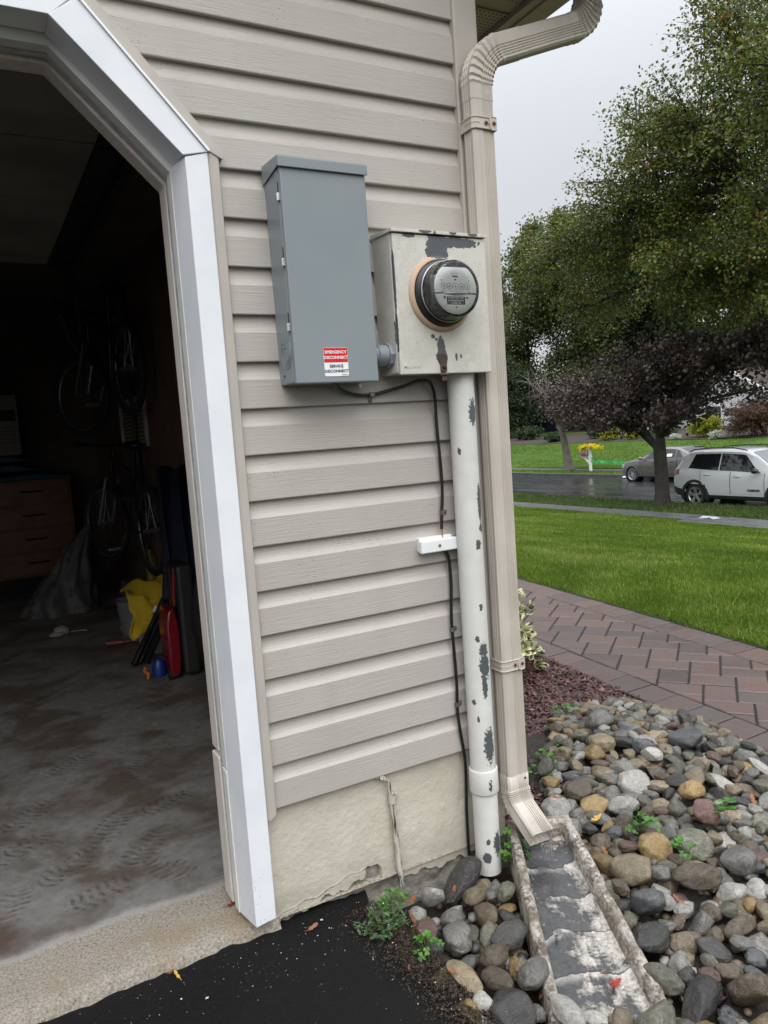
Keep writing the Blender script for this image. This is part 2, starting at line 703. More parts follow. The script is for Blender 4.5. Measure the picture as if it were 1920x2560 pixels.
for k in range(0, 19):
    zb = k * E_
    rows = [(zb + 0.0012, 0.0135), (zb, 0.0125)] + [(zb + t * E_, y) for t, y in PROF] + [(zb + E_ + 0.012, 0.0138)]
    vs = []
    for z, y in rows:
        vs += [(0.788 - y - 0.012, 0.07, z), (0.788 - y - 0.012, 7.0, z)]
    n = len(rows)
    ss.add(vs, [(2 * i, 2 * i + 1, 2 * i + 3, 2 * i + 2) for i in range(n - 1)])
ss.build('side_siding', SIDING, house, smooth=28)

# corner post
cp = MB()
cp.prism([(0.697, 0.012), (0.697, -0.006), (0.700, -0.010), (0.7735, -0.010), (0.778, -0.006), (0.778, 0.075), (0.76, 0.075), (0.76, 0.012)],
         (0, 0, -0.084), (1, 0, 0), (0, 1, 0), (0, 0, 1), 2.75)
cp.build('corner_post', TRIM, house, bevel=0.002)


def offset_path(P, d):
    """offset an open 2D polyline to its right by d, mitred"""
    out = []
    for i in range(len(P)):
        ns = []
        if i > 0:
            t = (Vector(P[i]) - Vector(P[i - 1])).normalized(); ns.append(Vector((t.y, -t.x)))
        if i < len(P) - 1:
            t = (Vector(P[i + 1]) - Vector(P[i])).normalized(); ns.append(Vector((t.y, -t.x)))
        if len(ns) == 1:
            n = ns[0]; k = 1
        else:
            n = (ns[0] + ns[1]).normalized(); k = 1 / max(0.3, n.dot(ns[0]))
        out.append((P[i][0] + n.x * d * k, P[i][1] + n.y * d * k))
    return out


# door opening: inner line of the casing face (right jamb, clipped corner, head)
INNER = [(-0.083, -0.283), (-0.083, 1.612), (-0.337, 1.866), (-4.3, 1.866)]


def path_box(d0, d1, y0, y1, P=INNER, zlo=None, zhi=None):
    A_, B_ = offset_path(P, d0), offset_path(P, d1)
    m = MB()
    n = len(P)
    v = []
    for a, b in zip(A_, B_):
        v += [(a[0], y0, a[1]), (b[0], y0, b[1]), (b[0], y1, b[1]), (a[0], y1, a[1])]
    f = []
    for i in range(n - 1):
        for k in range(4):
            f.append((4 * i + k, 4 * i + (k + 1) % 4, 4 * i + 4 + (k + 1) % 4, 4 * i + 4 + k))
    f += [(0, 3, 2, 1), tuple(4 * (n - 1) + k for k in range(4))]
    return m.add(v, f)


JB = [(-0.083, -0.283), (-0.083, 1.606)]
CB = [(-0.083, 1.6125), (-0.337, 1.8665)]
HB = [(-0.345, 1.866), (-4.3, 1.866)]
# casing boards: jamb, clipped corner (its cut end laps 2 mm over the jamb), head
jb = MB()
jb.add([(-0.083, -0.022, -0.283), (-0.029, -0.022, -0.276), (-0.029, 0.062, -0.283), (-0.097, 0.062, -0.283), (-0.083, -0.022, 1.607), (-0.029, -0.022, 1.622), (-0.029, 0.062, 1.622), (-0.097, 0.062, 1.607)],
       [(0, 1, 5, 4), (1, 2, 6, 5), (2, 3, 7, 6), (3, 0, 4, 7), (0, 3, 2, 1), (4, 5, 6, 7)])
jb.build('jamb_casing', CASING, house, bevel=0.0015)
cb = MB()
cb.prism([(-0.088, 1.610), (-0.0295, 1.6225), (-0.286, 1.912), (-0.345, 1.866)], (0, -0.0245, 0), (1, 0, 0), (0, 0, 1), (0, 1, 0), 0.0865)
cb.build('corner_casing', CASING, house, bevel=0.0015)
hb = MB()
hb.prism([(-0.343, 1.868), (-0.290, 1.915), (-0.3, 1.93), (-4.3, 1.93), (-4.3, 1.868)], (0, -0.021, 0), (1, 0, 0), (0, 0, 1), (0, 1, 0), 0.083)
hb.build('head_casing', CASING, house, bevel=0.0015)
# bright folded lip between corner casing and J-channel
lp = MB()
lp.prism([(-0.0285, 1.623), (-0.0255, 1.6275), (-0.2835, 1.9165), (-0.2865, 1.9125)], (0, -0.03, 0), (1, 0, 0), (0, 0, 1), (0, 1, 0), 0.02)
lp.build('casing_lip', pmat('bright_white_lip', (0.85, 0.86, 0.88), 0.3, 0.02), house)

# J-channel along the siding edge
OUT = [(-0.028, -0.018), (-0.028, 1.622), (-0.285, 1.911)]
a_, b_ = OUT, None
jc = MB()
jc.add([(-0.0275, -0.010, -0.016), (-0.018, -0.0135, -0.022), (-0.001, -0.0125, -0.008), (0.001, -0.008, -0.006), (0.001, 0.012, -0.006), (-0.0275, 0.012, -0.016),
        (-0.0275, -0.010, 1.624), (-0.018, -0.0135, 1.628), (-0.001, -0.0125, 1.640), (0.001, -0.008, 1.640), (0.001, 0.012, 1.640), (-0.0275, 0.012, 1.624)],
       [(0, 1, 7, 6), (1, 2, 8, 7), (2, 3, 9, 8), (3, 4, 10, 9), (4, 5, 11, 10), (5, 0, 6, 11), (5, 4, 3, 2, 1, 0), (6, 7, 8, 9, 10, 11)])
jc.build('channel_trim', TRIM, house, bevel=0.0012)
jd = MB()
jd.prism([(-0.0245, 1.6285), (0.008, 1.612), (0.008, 1.629), (-0.250, 1.925), (-0.2795, 1.925), (-0.2825, 1.919)], (0, -0.0165, 0), (1, 0, 0), (0, 0, 1), (0, 1, 0), 0.028)
jd.build('channel_trim', TRIM, house, bevel=0.0012)

# stop moulding, worn grey groove strip and weather flap inside the casing
st = path_box(-0.012, 0.020, 0.0635, 0.101, P=[(-0.086, 0.11), (-0.086, 1.603), (-0.337, 1.856), (-4.3, 1.856)])
st.build('stop_moulding', STOPM, house, bevel=0.002)
st = path_box(-0.014, 0.0195, 0.066, 0.101, P=[(-0.086, -0.285), (-0.086, 0.106)])
st.build('stop_moulding', STOPM, house, bevel=0.002)
st = path_box(-0.010, 0.0185, 0.103, 0.127, P=[(-0.086, -0.283), (-0.086, 1.60), (-0.337, 1.853), (-4.3, 1.853)])
st.build('moulding_groove', GREYW, house, bevel=0.002)
st = path_box(-0.0115, 0.020, 0.129, 0.190, P=[(-0.086, 0.135), (-0.086, 1.592), (-0.337, 1.845), (-4.3, 1.845)])
st.build('weather_strip', STRIP, house, bevel=0.004)
st = path_box(-0.0135, 0.0195, 0.129, 0.194, P=[(-0.086, -0.29), (-0.086, 0.121)])
st.build('weather_strip', STRIP, house, bevel=0.004)

# foundation: parged face with crack and chipped lower edge, over rough concrete
def crack(x):
    return -0.307 + (x + 0.03) * 0.17 + 0.004 * math.sin(x * 40) + 0.003 * math.sin(x * 97 + 1)


def chip(x):
    b = -0.322 + 0.11 * (x + 0.03) if x < 0.29 else -0.32 + 0.02 * math.sin(x * 9)
    return b + 0.006 * math.sin(x * 60) + 0.004 * math.sin(x * 143 + 2)


fb = MB()
NX, NZ = 210, 110


def ff(u, v):
    x = -0.03 + u * 0.772
    z = -0.345 + v * 0.385
    y = 0.021 + 0.0012 * mnoise.noise((x * 22, z * 22, 1)) + 0.0006 * mnoise.noise((x * 60, z * 60, 4))
    if x < 0.262:
        cz = crack(x)
        d = abs(z - cz)
        if z < cz: y -= 0.0016
    if z < chip(x) + 0.004 * mnoise.noise((x * 90, z * 50, 7)): y += 0.034
    dx, dz = (x - 0.262) / 0.009, (z + 0.282) / 0.024
    if dx * dx + dz * dz < 1: y += 0.12
    dx, dz = (x - 0.284) / 0.020, (z + 0.292) / 0.030
    if dx * dx + dz * dz < 1 + 0.5 * mnoise.noise((x * 80, z * 80, 3)): y += 0.022
    return (x, y, z)


fb.grid(NX, NZ, ff)
fb.add([(0.742, 0.021, -0.6), (0.742, 7.0, -0.6), (0.742, 7.0, 0.04), (0.742, 0.021, 0.04)], [(0, 1, 2, 3)])
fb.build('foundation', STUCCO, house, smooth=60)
ck = MB()
ck.tube([(x_ / 1000, 0.0185, crack(x_ / 1000)) for x_ in range(-30, 264, 4)], [0.0003 + 0.0008 * abs(mnoise.noise((x_ * 0.05, 1, 2))) for x_ in range(-30, 264, 4)], 5)
ck.build('crack', pmat('crack_painted_shade', (0.02, 0.017, 0.014), 0.95), house)  # dark tube in place of a groove; the crack's shade is its colour
rc = MB()


def fr_(u, v):
    x = -0.06 + u * 0.80
    z = -0.46 + v * 0.24
    return (x, 0.040 - 0.014 * (1 - v) + 0.012 * mnoise.noise((x * 30, z * 30, 9)), z)


rc.grid(150, 40, fr_)
rc.build('footing', RAWCON, house, smooth=80)

# eave over the front wall: soffit, fascia
sf = MB()
sf.box(0.778, 1.085, -0.32, 7.0, 2.255, 2.262)
sf.build('soffit', SOFFIT, house)
JM = pmat('soffit_joint_metal', (0.30, 0.26, 0.22), 0.5)
for k in range(-1, 10):
    pj = MB()
    y = 0.225 + 0.21 * k
    pj.box(0.779, 1.084, y - 0.0035, y + 0.0035, 2.2495, 2.2545)
    pj.build('soffit_joint', JM, house)
fa = MB()
fa.box(1.0855, 1.118, -0.34, 7.0, 2.238, 2.43)
fa.build('fascia', FASCIA, house, bevel=0.002)
wf = MB()                                                      # roof slab above, so that the eave is closed
wf.prism([(1.14, 2.44), (1.14, 2.47), (-2.0, 3.75), (-2.0, 3.70)], (0, -0.40, 0), (1, 0, 0), (0, 0, 1), (0, 1, 0), 7.6)
wf.prism([(-5.0, 2.5), (-2.0, 3.70), (-2.0, 3.75), (-5.1, 2.5)], (0, -0.40, 0), (1, 0, 0), (0, 0, 1), (0, 1, 0), 7.6)
wf.prism([(-4.5, 2.7), (0.76, 2.7), (0.76, 2.56), (-2.0, 3.68), (-4.5, 2.68)], (0, 0.02, 0), (1, 0, 0), (0, 0, 1), (0, 1, 0), 0.1)
wf.build('roof', pmat('dark_asphalt_shingle', (0.06, 0.055, 0.05), 0.9, 0.3, 30, 0.5, 80), house)

# gutter (K-style) along the fascia
gt = MB()
gp = [(1.1185, 2.30), (1.1185, 2.232), (1.185, 2.230), (1.20, 2.252), (1.215, 2.262), (1.228, 2.285), (1.24, 2.315), (1.24, 2.33), (1.236, 2.33), (1.234, 2.316), (1.222, 2.288), (1.21, 2.266), (1.196, 2.256), (1.183, 2.234), (1.122, 2.236), (1.122, 2.30)]
gt.prism(gp, (0, -0.34, 0), (1, 0, 0), (0, 0, 1), (0, 1, 0), 7.3)
gutter = gt.build('gutter', FASCIA)
tag(gutter, 'beige metal roof gutter along the eave, feeding the downspout', 'gutter')
# ------------------------------------------------------------------ downspout
def mat_ds():
    q = NB('beige_painted_aluminium')
    st = q.noise(q.coord(scale=(110, 110, 1.6)), 1.0, 4, 0.6)
    big = q.noise(q.coord(), 6, 4)
    c = q.mix(q.mr(big, 0.3, 0.7), (0.44, 0.40, 0.35), (0.53, 0.485, 0.43))
    c = q.mix(q.mr(st, 0.57, 0.72, 0, 0.32), c, (0.36, 0.29, 0.22))
    c = q.mix(q.mr(st, 0.28, 0.40, 0.35, 0), c, (0.66, 0.63, 0.59))
    dr = q.voro(q.coord(), 120, 'F1')
    sp_ = q.math('MULTIPLY', q.mr(dr.outputs['Distance'], 0.06, 0.1, 1, 0), q.mr(q.noise(q.coord(), 25, 2), 0.6, 0.64))
    c = q.mix(q.math('MULTIPLY', sp_, 0.8), c, (0.10, 0.09, 0.08))
    return q.fin(c, 0.36, q.bump(q.noise(q.coord(), 40, 3), 0.06, 0.01))


DS = mat_ds()
RUST = pmat('rusty_screw', (0.045, 0.022, 0.012), 0.85, 0.5, 200, 0.5, 500)
RUSTRING = pmat('rust_stain', (0.36, 0.20, 0.11), 0.8, 0.4, 300)


def corr_profile(hw, hd, ribs_front=(0.02, 0.012, 0.024), r=0.006):
    """closed outline (a across, b depth); front is b=-hd. Ribs are shallow grooves."""
    def face(p0, p1, grooves, d=0.0026, w_=0.0034):
        p0, p1 = Vector(p0), Vector(p1)
        t = (p1 - p0); L = t.length; t /= L
        nrm = Vector((t.y, -t.x))         # outward for clockwise winding handled below
        pts = [p0.copy()]
        for g in grooves:
            for ds, k in ((-w_, 0), (-w_ * 0.45, 1), (w_ * 0.45, 1), (w_, 0)):
                pts.append(p0 + t * (g * L + ds) - nrm * (d * k))
        pts.append(p1.copy())
        return pts
    P = []
    P += face((-hw + r, -hd), (hw - r, -hd), (0.47, 0.58, 0.69, 0.80, 0.91))      # front
    P += face((hw, -hd + r), (hw, hd - r), (0.28, 0.5, 0.72))                    # right
    P += face((hw - r, hd), (-hw + r, hd), (0.2, 0.5, 0.8))                      # back
    P += face((-hw, hd - r), (-hw, -hd + r), (0.28, 0.5, 0.72))                  # left
    return [(p.x, p.y) for p in P]


ds = thing('downspout', 'beige corrugated downspout strapped to the corner of the siding, emptying onto the concrete splash block', 'downspout', (0.737, -0.045, -0.22))
CX, CY = 0.737, -0.0445
PR = corr_profile(0.0365, 0.0255)
pm = MB()
pm.sweep(PR, [((CX, CY, z), (1, 0, 0), (0, 1, 0)) for z in (-0.09, 1.90)], (False, False))
pm.build('pipe', DS, ds, smooth=35)


def arc_frames(start, d0, d1, R, ang, n, nrm):
    """circular arc of centre-line from direction d0 bending towards d1 (unit, perpendicular), nrm = axis kept constant"""
    out = []
    for i in range(n + 1):
        t = ang * i / n
        p = Vector(start) + Vector(d0) * (R * math.sin(t)) + Vector(d1) * (R * (1 - math.cos(t)))
        d = Vector(d0) * math.cos(t) + Vector(d1) * math.sin(t)
        out.append((p, d))
    return out


def elbow(name, start, d0, d1, R, ang, pleats, lead, tail, axisA_is_nrm, parent, sc=1.03, amp=0.085):
    """pleated elbow; the profile axis A stays across (or in the bend plane)"""
    d0, d1 = Vector(d0), Vector(d1)
    nrm = d0.cross(d1)
    n = pleats * 4
    fr, scs = [], []
    for (p, d) in [(Vector(start) - d0 * lead, d0), (Vector(start) - d0 * 0.001, d0)]:
        fr.append((p, d)); scs.append(sc)
    for i, (p, d) in enumerate(arc_frames(start, d0, d1, R, ang, n, nrm)):
        k = (i % 4) / 4
        fr.append((p, d)); kk = (0.85 - k) if 0 < i < n else 0
        scs.append((sc + amp * kk, sc + amp * 2.6 * kk))
    dl = fr[-1][1]
    pl = fr[-1][0]
    for s_ in (0.004, tail):
        fr.append((pl + dl * s_, dl)); scs.append(sc if tail > 0.05 or s_ < tail else sc)
    return fr, scs, nrm


# top elbow: bends from straight up to the front (+x) with a rise of 21 degrees
def sweep_bend(m, prof, fr, scs, side):
    """side(d) -> (A, B) for direction d"""
    m.sweep(prof, [(p, *side(d)) for p, d in fr], (False, False), scales=scs)


def side_x(d):       # bend in the xz plane, front face keeps looking to -y
    d = Vector(d)
    return (Vector((0, 1, 0)).cross(d).normalized(), Vector((0, 1, 0)))


AN = math.radians(69)
fr, scs, _ = elbow('t', (CX, CY, 1.868), (0, 0, 1), (1, 0, 0), 0.118, AN, 8, 0.04, 0.085, False, ds)
em = MB(); sweep_bend(em, PR, fr, scs, side_x)
em.build('elbow', DS, ds, smooth=40)
pe, de = fr[-1]
run0 = pe - de * 0.05
run1 = pe + de * 0.255
rm = MB()
rm.sweep(corr_profile(0.0365, 0.0255), [(run0, *side_x(de)), (run1, *side_x(de))], (False, False))
rm.build('offset_pipe', DS, ds, smooth=35)
fr, scs, _ = elbow('t', run1 - de * 0.03, de, Vector((-de.z, 0, de.x)), 0.09, AN, 7, 0.03, 0.05, False, ds)
em = MB(); sweep_bend(em, PR, fr, scs, side_x)
em.build('elbow', DS, ds, smooth=40)
# bottom elbow: kicks out over the splash block
fr, scs, _ = elbow('b', (CX, CY, -0.135), (0, 0, -1), Vector((-0.06, -1, 0)).normalized(), 0.062, math.radians(62), 6, 0.045, 0.105, True, ds, 1.035)


def side_b(d):
    d = Vector(d)
    A = Vector((1, -0.06, 0)).normalized()
    A = (A - d * A.dot(d)).normalized()
    return (A, A.cross(d).normalized())


em = MB()
P2 = PR
em.sweep(P2, [(p, *side_b(d)) for p, d in fr], (False, False), scales=scs)
eb = em.build('elbow', DS, ds, smooth=40)
eb.modifiers.new('skin', 'SOLIDIFY').thickness = 0.0012


def strap(z):
    m = MB()
    hw, hd, r = 0.0395, 0.0285, 0.008
    out = [(-hw, 0.03), (-hw, -hd + r), (-hw + r, -hd), (hw - r, -hd), (hw, -hd + r), (hw, 0.03)]
    F = [((CX, CY, z - 0.016), (1, 0, 0), (0, 1, 0)), ((CX, CY, z + 0.016), (1, 0, 0), (0, 1, 0))]
    m.sweep(out, F, closed=False)
    for dz in (-0.0145, 0.0145):
        m.tube([(CX + a * 1.012, CY + b * 1.012, z + dz) for a, b in out], 0.0022, 6)
    m.tube([(CX - hw * 1.0, CY + 0.01, z), (CX - hw * 1.01, CY - hd + r, z), (CX - hw + r, CY - hd * 1.01, z), (CX - 0.018, CY - hd - 0.0006, z)], 0.0012, 6)
    yb = CY - hd
    m.prism([(0.0155, -0.011), (0.0205, -0.0175), (0.035, -0.0175), (0.0385, -0.014), (0.0385, 0.014), (0.035, 0.0175), (0.0205, 0.0175), (0.0155, 0.011)],
            (CX, yb - 0.0005, z), (1, 0, 0), (0, 0, 1), (0, -1, 0), 0.0022)
    rim = [(0.0155, -0.011), (0.0205, -0.0175), (0.0385, -0.0165)]
    m.tube([(CX + a, yb - 0.003, z + b) for a, b in [(0.0375, -0.0165), (0.0205, -0.0175), (0.0155, -0.011), (0.0155, 0.011), (0.0205, 0.0175), (0.0375, 0.0165)]], 0.0014, 6)
    m.tube([(CX - 0.004, yb - 0.0006, z), (CX + 0.0375, yb - 0.0028, z)], 0.0011, 6)
    o = m.build('strap', DS, ds, smooth=40)
    for sx, yy in ((0.004, yb - 0.001), (0.0285, yb - 0.0032)):
        k = MB()
        k.lathe([(0.0066, 0), (0.0064, 0.0006), (0.0, 0.0006)], (CX + sx, yy, z), (0, -1, 0), 18)
        k.build('rust_ring', RUSTRING, o)
        k = MB()
        k.lathe([(0.0038, 0), (0.0038, 0.0025), (0.003, 0.0032), (0.0, 0.0032)], (CX + sx, yy - 0.0005, z), (0, -1, 0), 8)
        k.build('screw', RUST, o)


strap(1.765)
strap(0.246)
k = MB()
k.lathe([(0.0035, 0), (0.0035, 0.002), (0.0, 0.0026)], (CX + 0.021, CY - 0.0262, -0.105), (0, -1, 0), 10)
k.build('screw', RUST, ds)

# ------------------------------------------------------------------ electrical boxes
def mat_grey():
    q = NB('grey_enamel')
    big = q.noise(q.coord(), 5, 4)
    c = q.mix(q.mr(big, 0.3, 0.7), (0.205, 0.235, 0.250), (0.225, 0.255, 0.270))
    s = q.mr(q.noise(q.coord(scale=(60, 60, 5), rot=(0, 0.4, 0)), 1, 5, 0.7), 0.68, 0.74, 0, 0.25)
    c = q.mix(s, c, (0.30, 0.32, 0.34))
    sp_ = q.voro(q.coord(), 60, 'F1')
    d = q.math('MULTIPLY', q.mr(sp_.outputs['Distance'], 0.03, 0.07, 1, 0), q.mr(q.noise(q.coord(), 21, 2), 0.55, 0.6))
    c = q.mix(q.math('MULTIPLY', d, 0.5), c, (0.5, 0.5, 0.5))
    n = q.bump(q.noise(q.coord(), 400, 3), 0.05, 0.001)
    n = q.bump(q.noise(q.coord(), 3, 2), 0.1, 0.02, n)
    return q.fin(c, q.mr(big, 0.3, 0.7, 0.34, 0.44), n)


GREY = mat_grey()
GALV = pmat('bare_zinc_clip', (0.55, 0.56, 0.57), 0.3, 0.15, 60, metal=0.8)
DARKG = pmat('dark_seam', (0.03, 0.032, 0.035), 0.6)
X0, X1, YF, Z0, Z1 = 0.1135, 0.338, -0.100, 1.081, 1.598
db = thing('disconnect_box', 'tall grey steel enclosure with a red and white emergency disconnect sticker', 'electrical box', (0.226, 0.0, 1.08))
m = MB()
m.box(X0, X1, YF + 0.016, 0.004, Z0, Z1)
m.build('box_body', GREY, db, bevel=0.003)
m = MB()
m.box(X0 + 0.001, X1 + 0.002, YF, YF + 0.0145, Z0 - 0.003, Z1 - 0.002)
door = m.build('door', GREY, db, bevel=0.003)
m = MB()
m.prism([(YF - 0.007, Z1 - 0.019), (YF - 0.007, Z1 + 0.004), (YF - 0.003, Z1 + 0.008), (0.004, Z1 + 0.014), (0.004, Z1 - 0.002), (YF - 0.003, Z1 + 0.0015), (YF - 0.003, Z1 - 0.019)],
        (X0 - 0.004, 0, 0), (0, 1, 0), (0, 0, 1), (1, 0, 0), X1 - X0 + 0.010)
m.prism([(YF - 0.003, Z1 - 0.016), (YF - 0.003, Z1 + 0.006), (0.004, Z1 + 0.012), (0.004, Z1 - 0.030), (-0.01, Z1 - 0.030)], (X0 - 0.0045, 0, 0), (0, 1, 0), (0, 0, 1), (1, 0, 0), 0.003)
m.build('rain_hood', GREY, db, bevel=0.0015)
for z in (1.515, 1.365, 1.213):
    m = MB()
    m.box(X0 - 0.0035, X0 + 0.004, YF + 0.010, YF + 0.019, z - 0.009, z + 0.009)
    m.tube([(X0 - 0.0035, YF + 0.0145, z - 0.009), (X0 - 0.0035, YF + 0.0145, z + 0.009)], 0.003, 8)
    h = m.build('hinge_clip', GALV, db, bevel=0.0008)
    m = MB()
    m.box(X0 - 0.0004, X0 + 0.003, YF + 0.0165, YF + 0.018, z + 0.012, z + 0.035)
    m.build('slot', DARKG, h)
m = MB()
for r in (0.034, 0.026, 0.0185):
    gap = 0.25
    pts = []
    for i in range(41):
        t = gap + (2 * PI - 2 * gap) * i / 40 + r * 40
        pts.append((X0 - 0.0003, -0.052 + r * math.cos(t), 1.152 + r * math.sin(t)))
    m.tube(pts, 0.0011, 5)
m.build('knockout', GREY, db, smooth=60)
m = MB()
m.lathe([(0.0035, 0), (0.0035, 0.0012), (0.0, 0.0012)], (X0 - 0.0002, -0.03, 1.102), (-1, 0, 0), 10)
m.build('rivet_hole', DARKG, db)
m = MB()
m.lathe([(0.006, 0), (0.006, 0.006), (0.003, 0.008), (0.003, 0.014), (0.0, 0.014)], (X1 - 0.03, -0.055, Z0 - 0.0005), (0, 0, -1), 10)
m.build('drain_screw', GALV, db)
# sticker
WHT = pmat('sticker_white', (0.80, 0.81, 0.82), 0.35, 0.02)
RED = pmat('sticker_red', (0.60, 0.012, 0.016), 0.35, 0.04)
INK = pmat('black_ink', (0.012, 0.012, 0.013), 0.4, 0.02)
cx, cz, hw, hh, rr = 0.223, 1.128, 0.0325, 0.0345, 0.004
m = MB()
pol = []
for sx, sz, a0 in ((1, 1, 0), (-1, 1, 90), (-1, -1, 180), (1, -1, 270)):
    for i in range(5):
        t = math.radians(a0 + 22.5 * i)
        pol.append((cx + sx * (hw - rr) + rr * math.cos(t), cz + sz * (hh - rr) + rr * math.sin(t)))
YS = YF - 0.0004
m.prism(pol, (0, YS, 0), (1, 0, 0), (0, 0, 1), (0, -1, 0), 0.0005)
stk = m.build('sticker', WHT, db)
m = MB()
zm = cz - 0.001
up = [(a, b) for a, b in pol if b > zm]
b_ = 0.0006
up = [(min(cx + hw - b_, max(cx - hw + b_, a)), min(cz + hh - b_, b)) for a, b in up]
m.prism([(cx + hw - b_, zm)] + up + [(cx - hw + b_, zm)], (0, YS - 0.0006, 0), (1, 0, 0), (0, 0, 1), (0, -1, 0), 0.0003)
m.build('red_panel', RED, stk)
YT = YS - 0.0012
for tx, z, mt, s_, spc in (('EMERGENCY', cz + 0.0235, WHT, 0.0104, 1.0), ('DISCONNECT', cz + 0.0105, WHT, 0.0104, 1.0), ('SERVICE', cz - 0.0105, INK, 0.0104, 1.0), ('DISCONNECT', cz - 0.0225, INK, 0.0104, 1.0)):
    text_mesh('lettering', tx, s_, mt, (cx, YT, z), (1, 0, 0), (0, 0, 1), 0.0, 'CENTER', stk, bold=0.00026, space=0.98, yscale=0.94)
m = MB()
m.box(cx + 0.013, cx + 0.029, YT - 0.0001, YT, cz - 0.0318, cz - 0.0309)
m.build('fine_print', INK, stk)

# nipple between the boxes
NIP = pmat('grey_conduit_fitting', (0.21, 0.235, 0.26), 0.4, 0.08, 20)
np_ = MB()
np_.lathe([(0.0245, -0.032), (0.0245, -0.012), (0.0255, -0.0115), (0.0275, -0.010), (0.0275, 0.016), (0.0265, 0.017), (0.0265, 0.019)], (0.3695, -0.055, 1.147), (1, 0, 0), 28)
np_.lathe([(0.0, 0.0185), (0.032, 0.0185), (0.033, 0.020), (0.033, 0.0305), (0.0, 0.0305)], (0.3695, -0.055, 1.147), (1, 0, 0), 8)
tag(np_.build('conduit_nipple', NIP, smooth=30), 'short round grey fitting joining the grey box to the peeling meter box', 'conduit fitting')


# meter socket: crackled cream paint flaking off dark steel
def mat_peel(name, ells, crack_amt=1.0, paint=(0.58, 0.565, 0.505), fine=185, amp=1.2, nsc=75):
    q = NB(name)
    c0 = q.coord()
    v1 = q.voro(c0, fine, 'DISTANCE_TO_EDGE')
    v2 = q.voro(c0, fine * 2.2, 'DISTANCE_TO_EDGE')
    pt = q.noise(c0, 9, 4)
    k1 = q.mr(v1.outputs['Distance'], 0.0, 0.075, 1, 0)
    k2 = q.mr(v2.outputs['Distance'], 0.0, 0.08, 1, 0)
    ck = q.math('MAXIMUM', q.math('MULTIPLY', k1, q.mr(pt, 0.30, 0.50)), q.math('MULTIPLY', k2, q.mr(pt, 0.40, 0.60, 0, 0.9)))
    ck = q.math('MULTIPLY', ck, q.mr(q.noise(c0, 60, 3), 0.36, 0.50))
    mott = q.noise(c0, 30, 5, 0.6)
    col = q.mix(q.mr(mott, 0.3, 0.7), tuple(x * 0.94 for x in paint), tuple(min(1, x * 1.05) for x in paint))
    col = q.mix(q.math('MULTIPLY', ck, 0.42 * crack_amt), col, (0.10, 0.095, 0.085))
    field = q.blobs(c0, ells, amp, nsc, 8)
    spots = q.noise(c0, 34, 6, 0.68)
    mask = q.mr(field, 0.0, 0.03)
    mask = q.math('MAXIMUM', mask, q.mr(spots, 0.755, 0.765))
    rim = q.math('MULTIPLY', q.mr(field, -0.12, -0.01), 1.0)
    col = q.mix(q.math('MULTIPLY', rim, 0.4), col, (0.66, 0.65, 0.60))
    steel = q.mix(q.noise(q.coord(scale=(40, 40, 160)), 1, 4), (0.060, 0.066, 0.073), (0.105, 0.113, 0.122))
    fc = q.mix(mask, col, steel)
    h = q.math('SUBTRACT', 1.0, q.math('MAXIMUM', mask, q.math('MULTIPLY', ck, 0.08)))
    n = q.bump(h, 0.9, 0.0022)
    n = q.bump(q.noise(c0, 220, 4), 0.15, 0.001, n)
    return q.fin(fc, q.mr(mask, 0, 1, 0.62, 0.42), n)


MX0, MX1, MYF, MZ0, MZ1 = 0.4015, 0.690, -0.105, 1.095, 1.459
SOCK = mat_peel('peeling_cream_paint', [
    (0.535, -0.100, 1.415, 0.034, 0.015, 0.055), (0.60, -0.100, 1.432, 0.078, 0.010, 0.016), (0.452, -0.104, 1.442, 0.020, 0.012, 0.005), (0.50, -0.111, 1.455, 0.020, 0.004, 0.006), (0.585, -0.111, 1.455, 0.012, 0.004, 0.006), (0.648, -0.111, 1.454, 0.015, 0.004, 0.006),
    (0.531, -0.105, 1.160, 0.012, 0.1, 0.030), (0.531, -0.105, 1.135, 0.019, 0.1, 0.018), (0.507, -0.105, 1.188, 0.006, 0.1, 0.006), (0.517, -0.105, 1.181, 0.004, 0.1, 0.004),
    (0.577, -0.105, 1.135, 0.004, 0.1, 0.010), (0.592, -0.105, 1.136, 0.003, 0.1, 0.006), (0.4015, -0.105, 1.33, 0.003, 0.01, 0.09), (0.4015, -0.10, 1.20, 0.003, 0.012, 0.05)])
sk = thing('meter_socket', 'cream painted meter box with crackled peeling paint showing dark steel', 'electrical box', (0.545, 0.0, 1.095))
m = MB()
m.box(MX0, MX1, MYF + 0.012, 0.004, MZ0 + 0.002, MZ1)
m.build('box_body', SOCK, sk, bevel=0.003)
m = MB()
m.box(MX0 + 0.0005, MX1 + 0.0015, MYF, MYF + 0.011, MZ0 - 0.003, MZ1 - 0.013)
cov = m.build('cover', SOCK, sk, bevel=0.0025)
m = MB()
m.prism([(MYF - 0.006, MZ1 - 0.010), (MYF - 0.006, MZ1 - 0.002), (0.004, MZ1 + 0.006), (0.004, MZ1 - 0.006), (MYF - 0.001, MZ1 - 0.010)], (MX0 - 0.004, 0, 0), (0, 1, 0), (0, 0, 1), (1, 0, 0), MX1 - MX0 + 0.008)
m.build('rain_lip', SOCK, sk, bevel=0.001)
MC = (0.538, 1.298)
RINGM = mat_peel('bare_ring_primer', [(0.538, -0.115, 1.405, 0.045, 0.1, 0.020)], 0.15, (0.52, 0.37, 0.26), 120)
m = MB()
m.lathe([(0.0985, -0.002), (0.097, 0.004), (0.0945, 0.008), (0.0915, 0.0105), (0.089, 0.0115), (0.0865, 0.0115), (0.0855, 0.009)], (MC[0], MYF, MC[1]), (0, -1, 0), 64)
m.build('meter_ring', RINGM, cov, smooth=60)
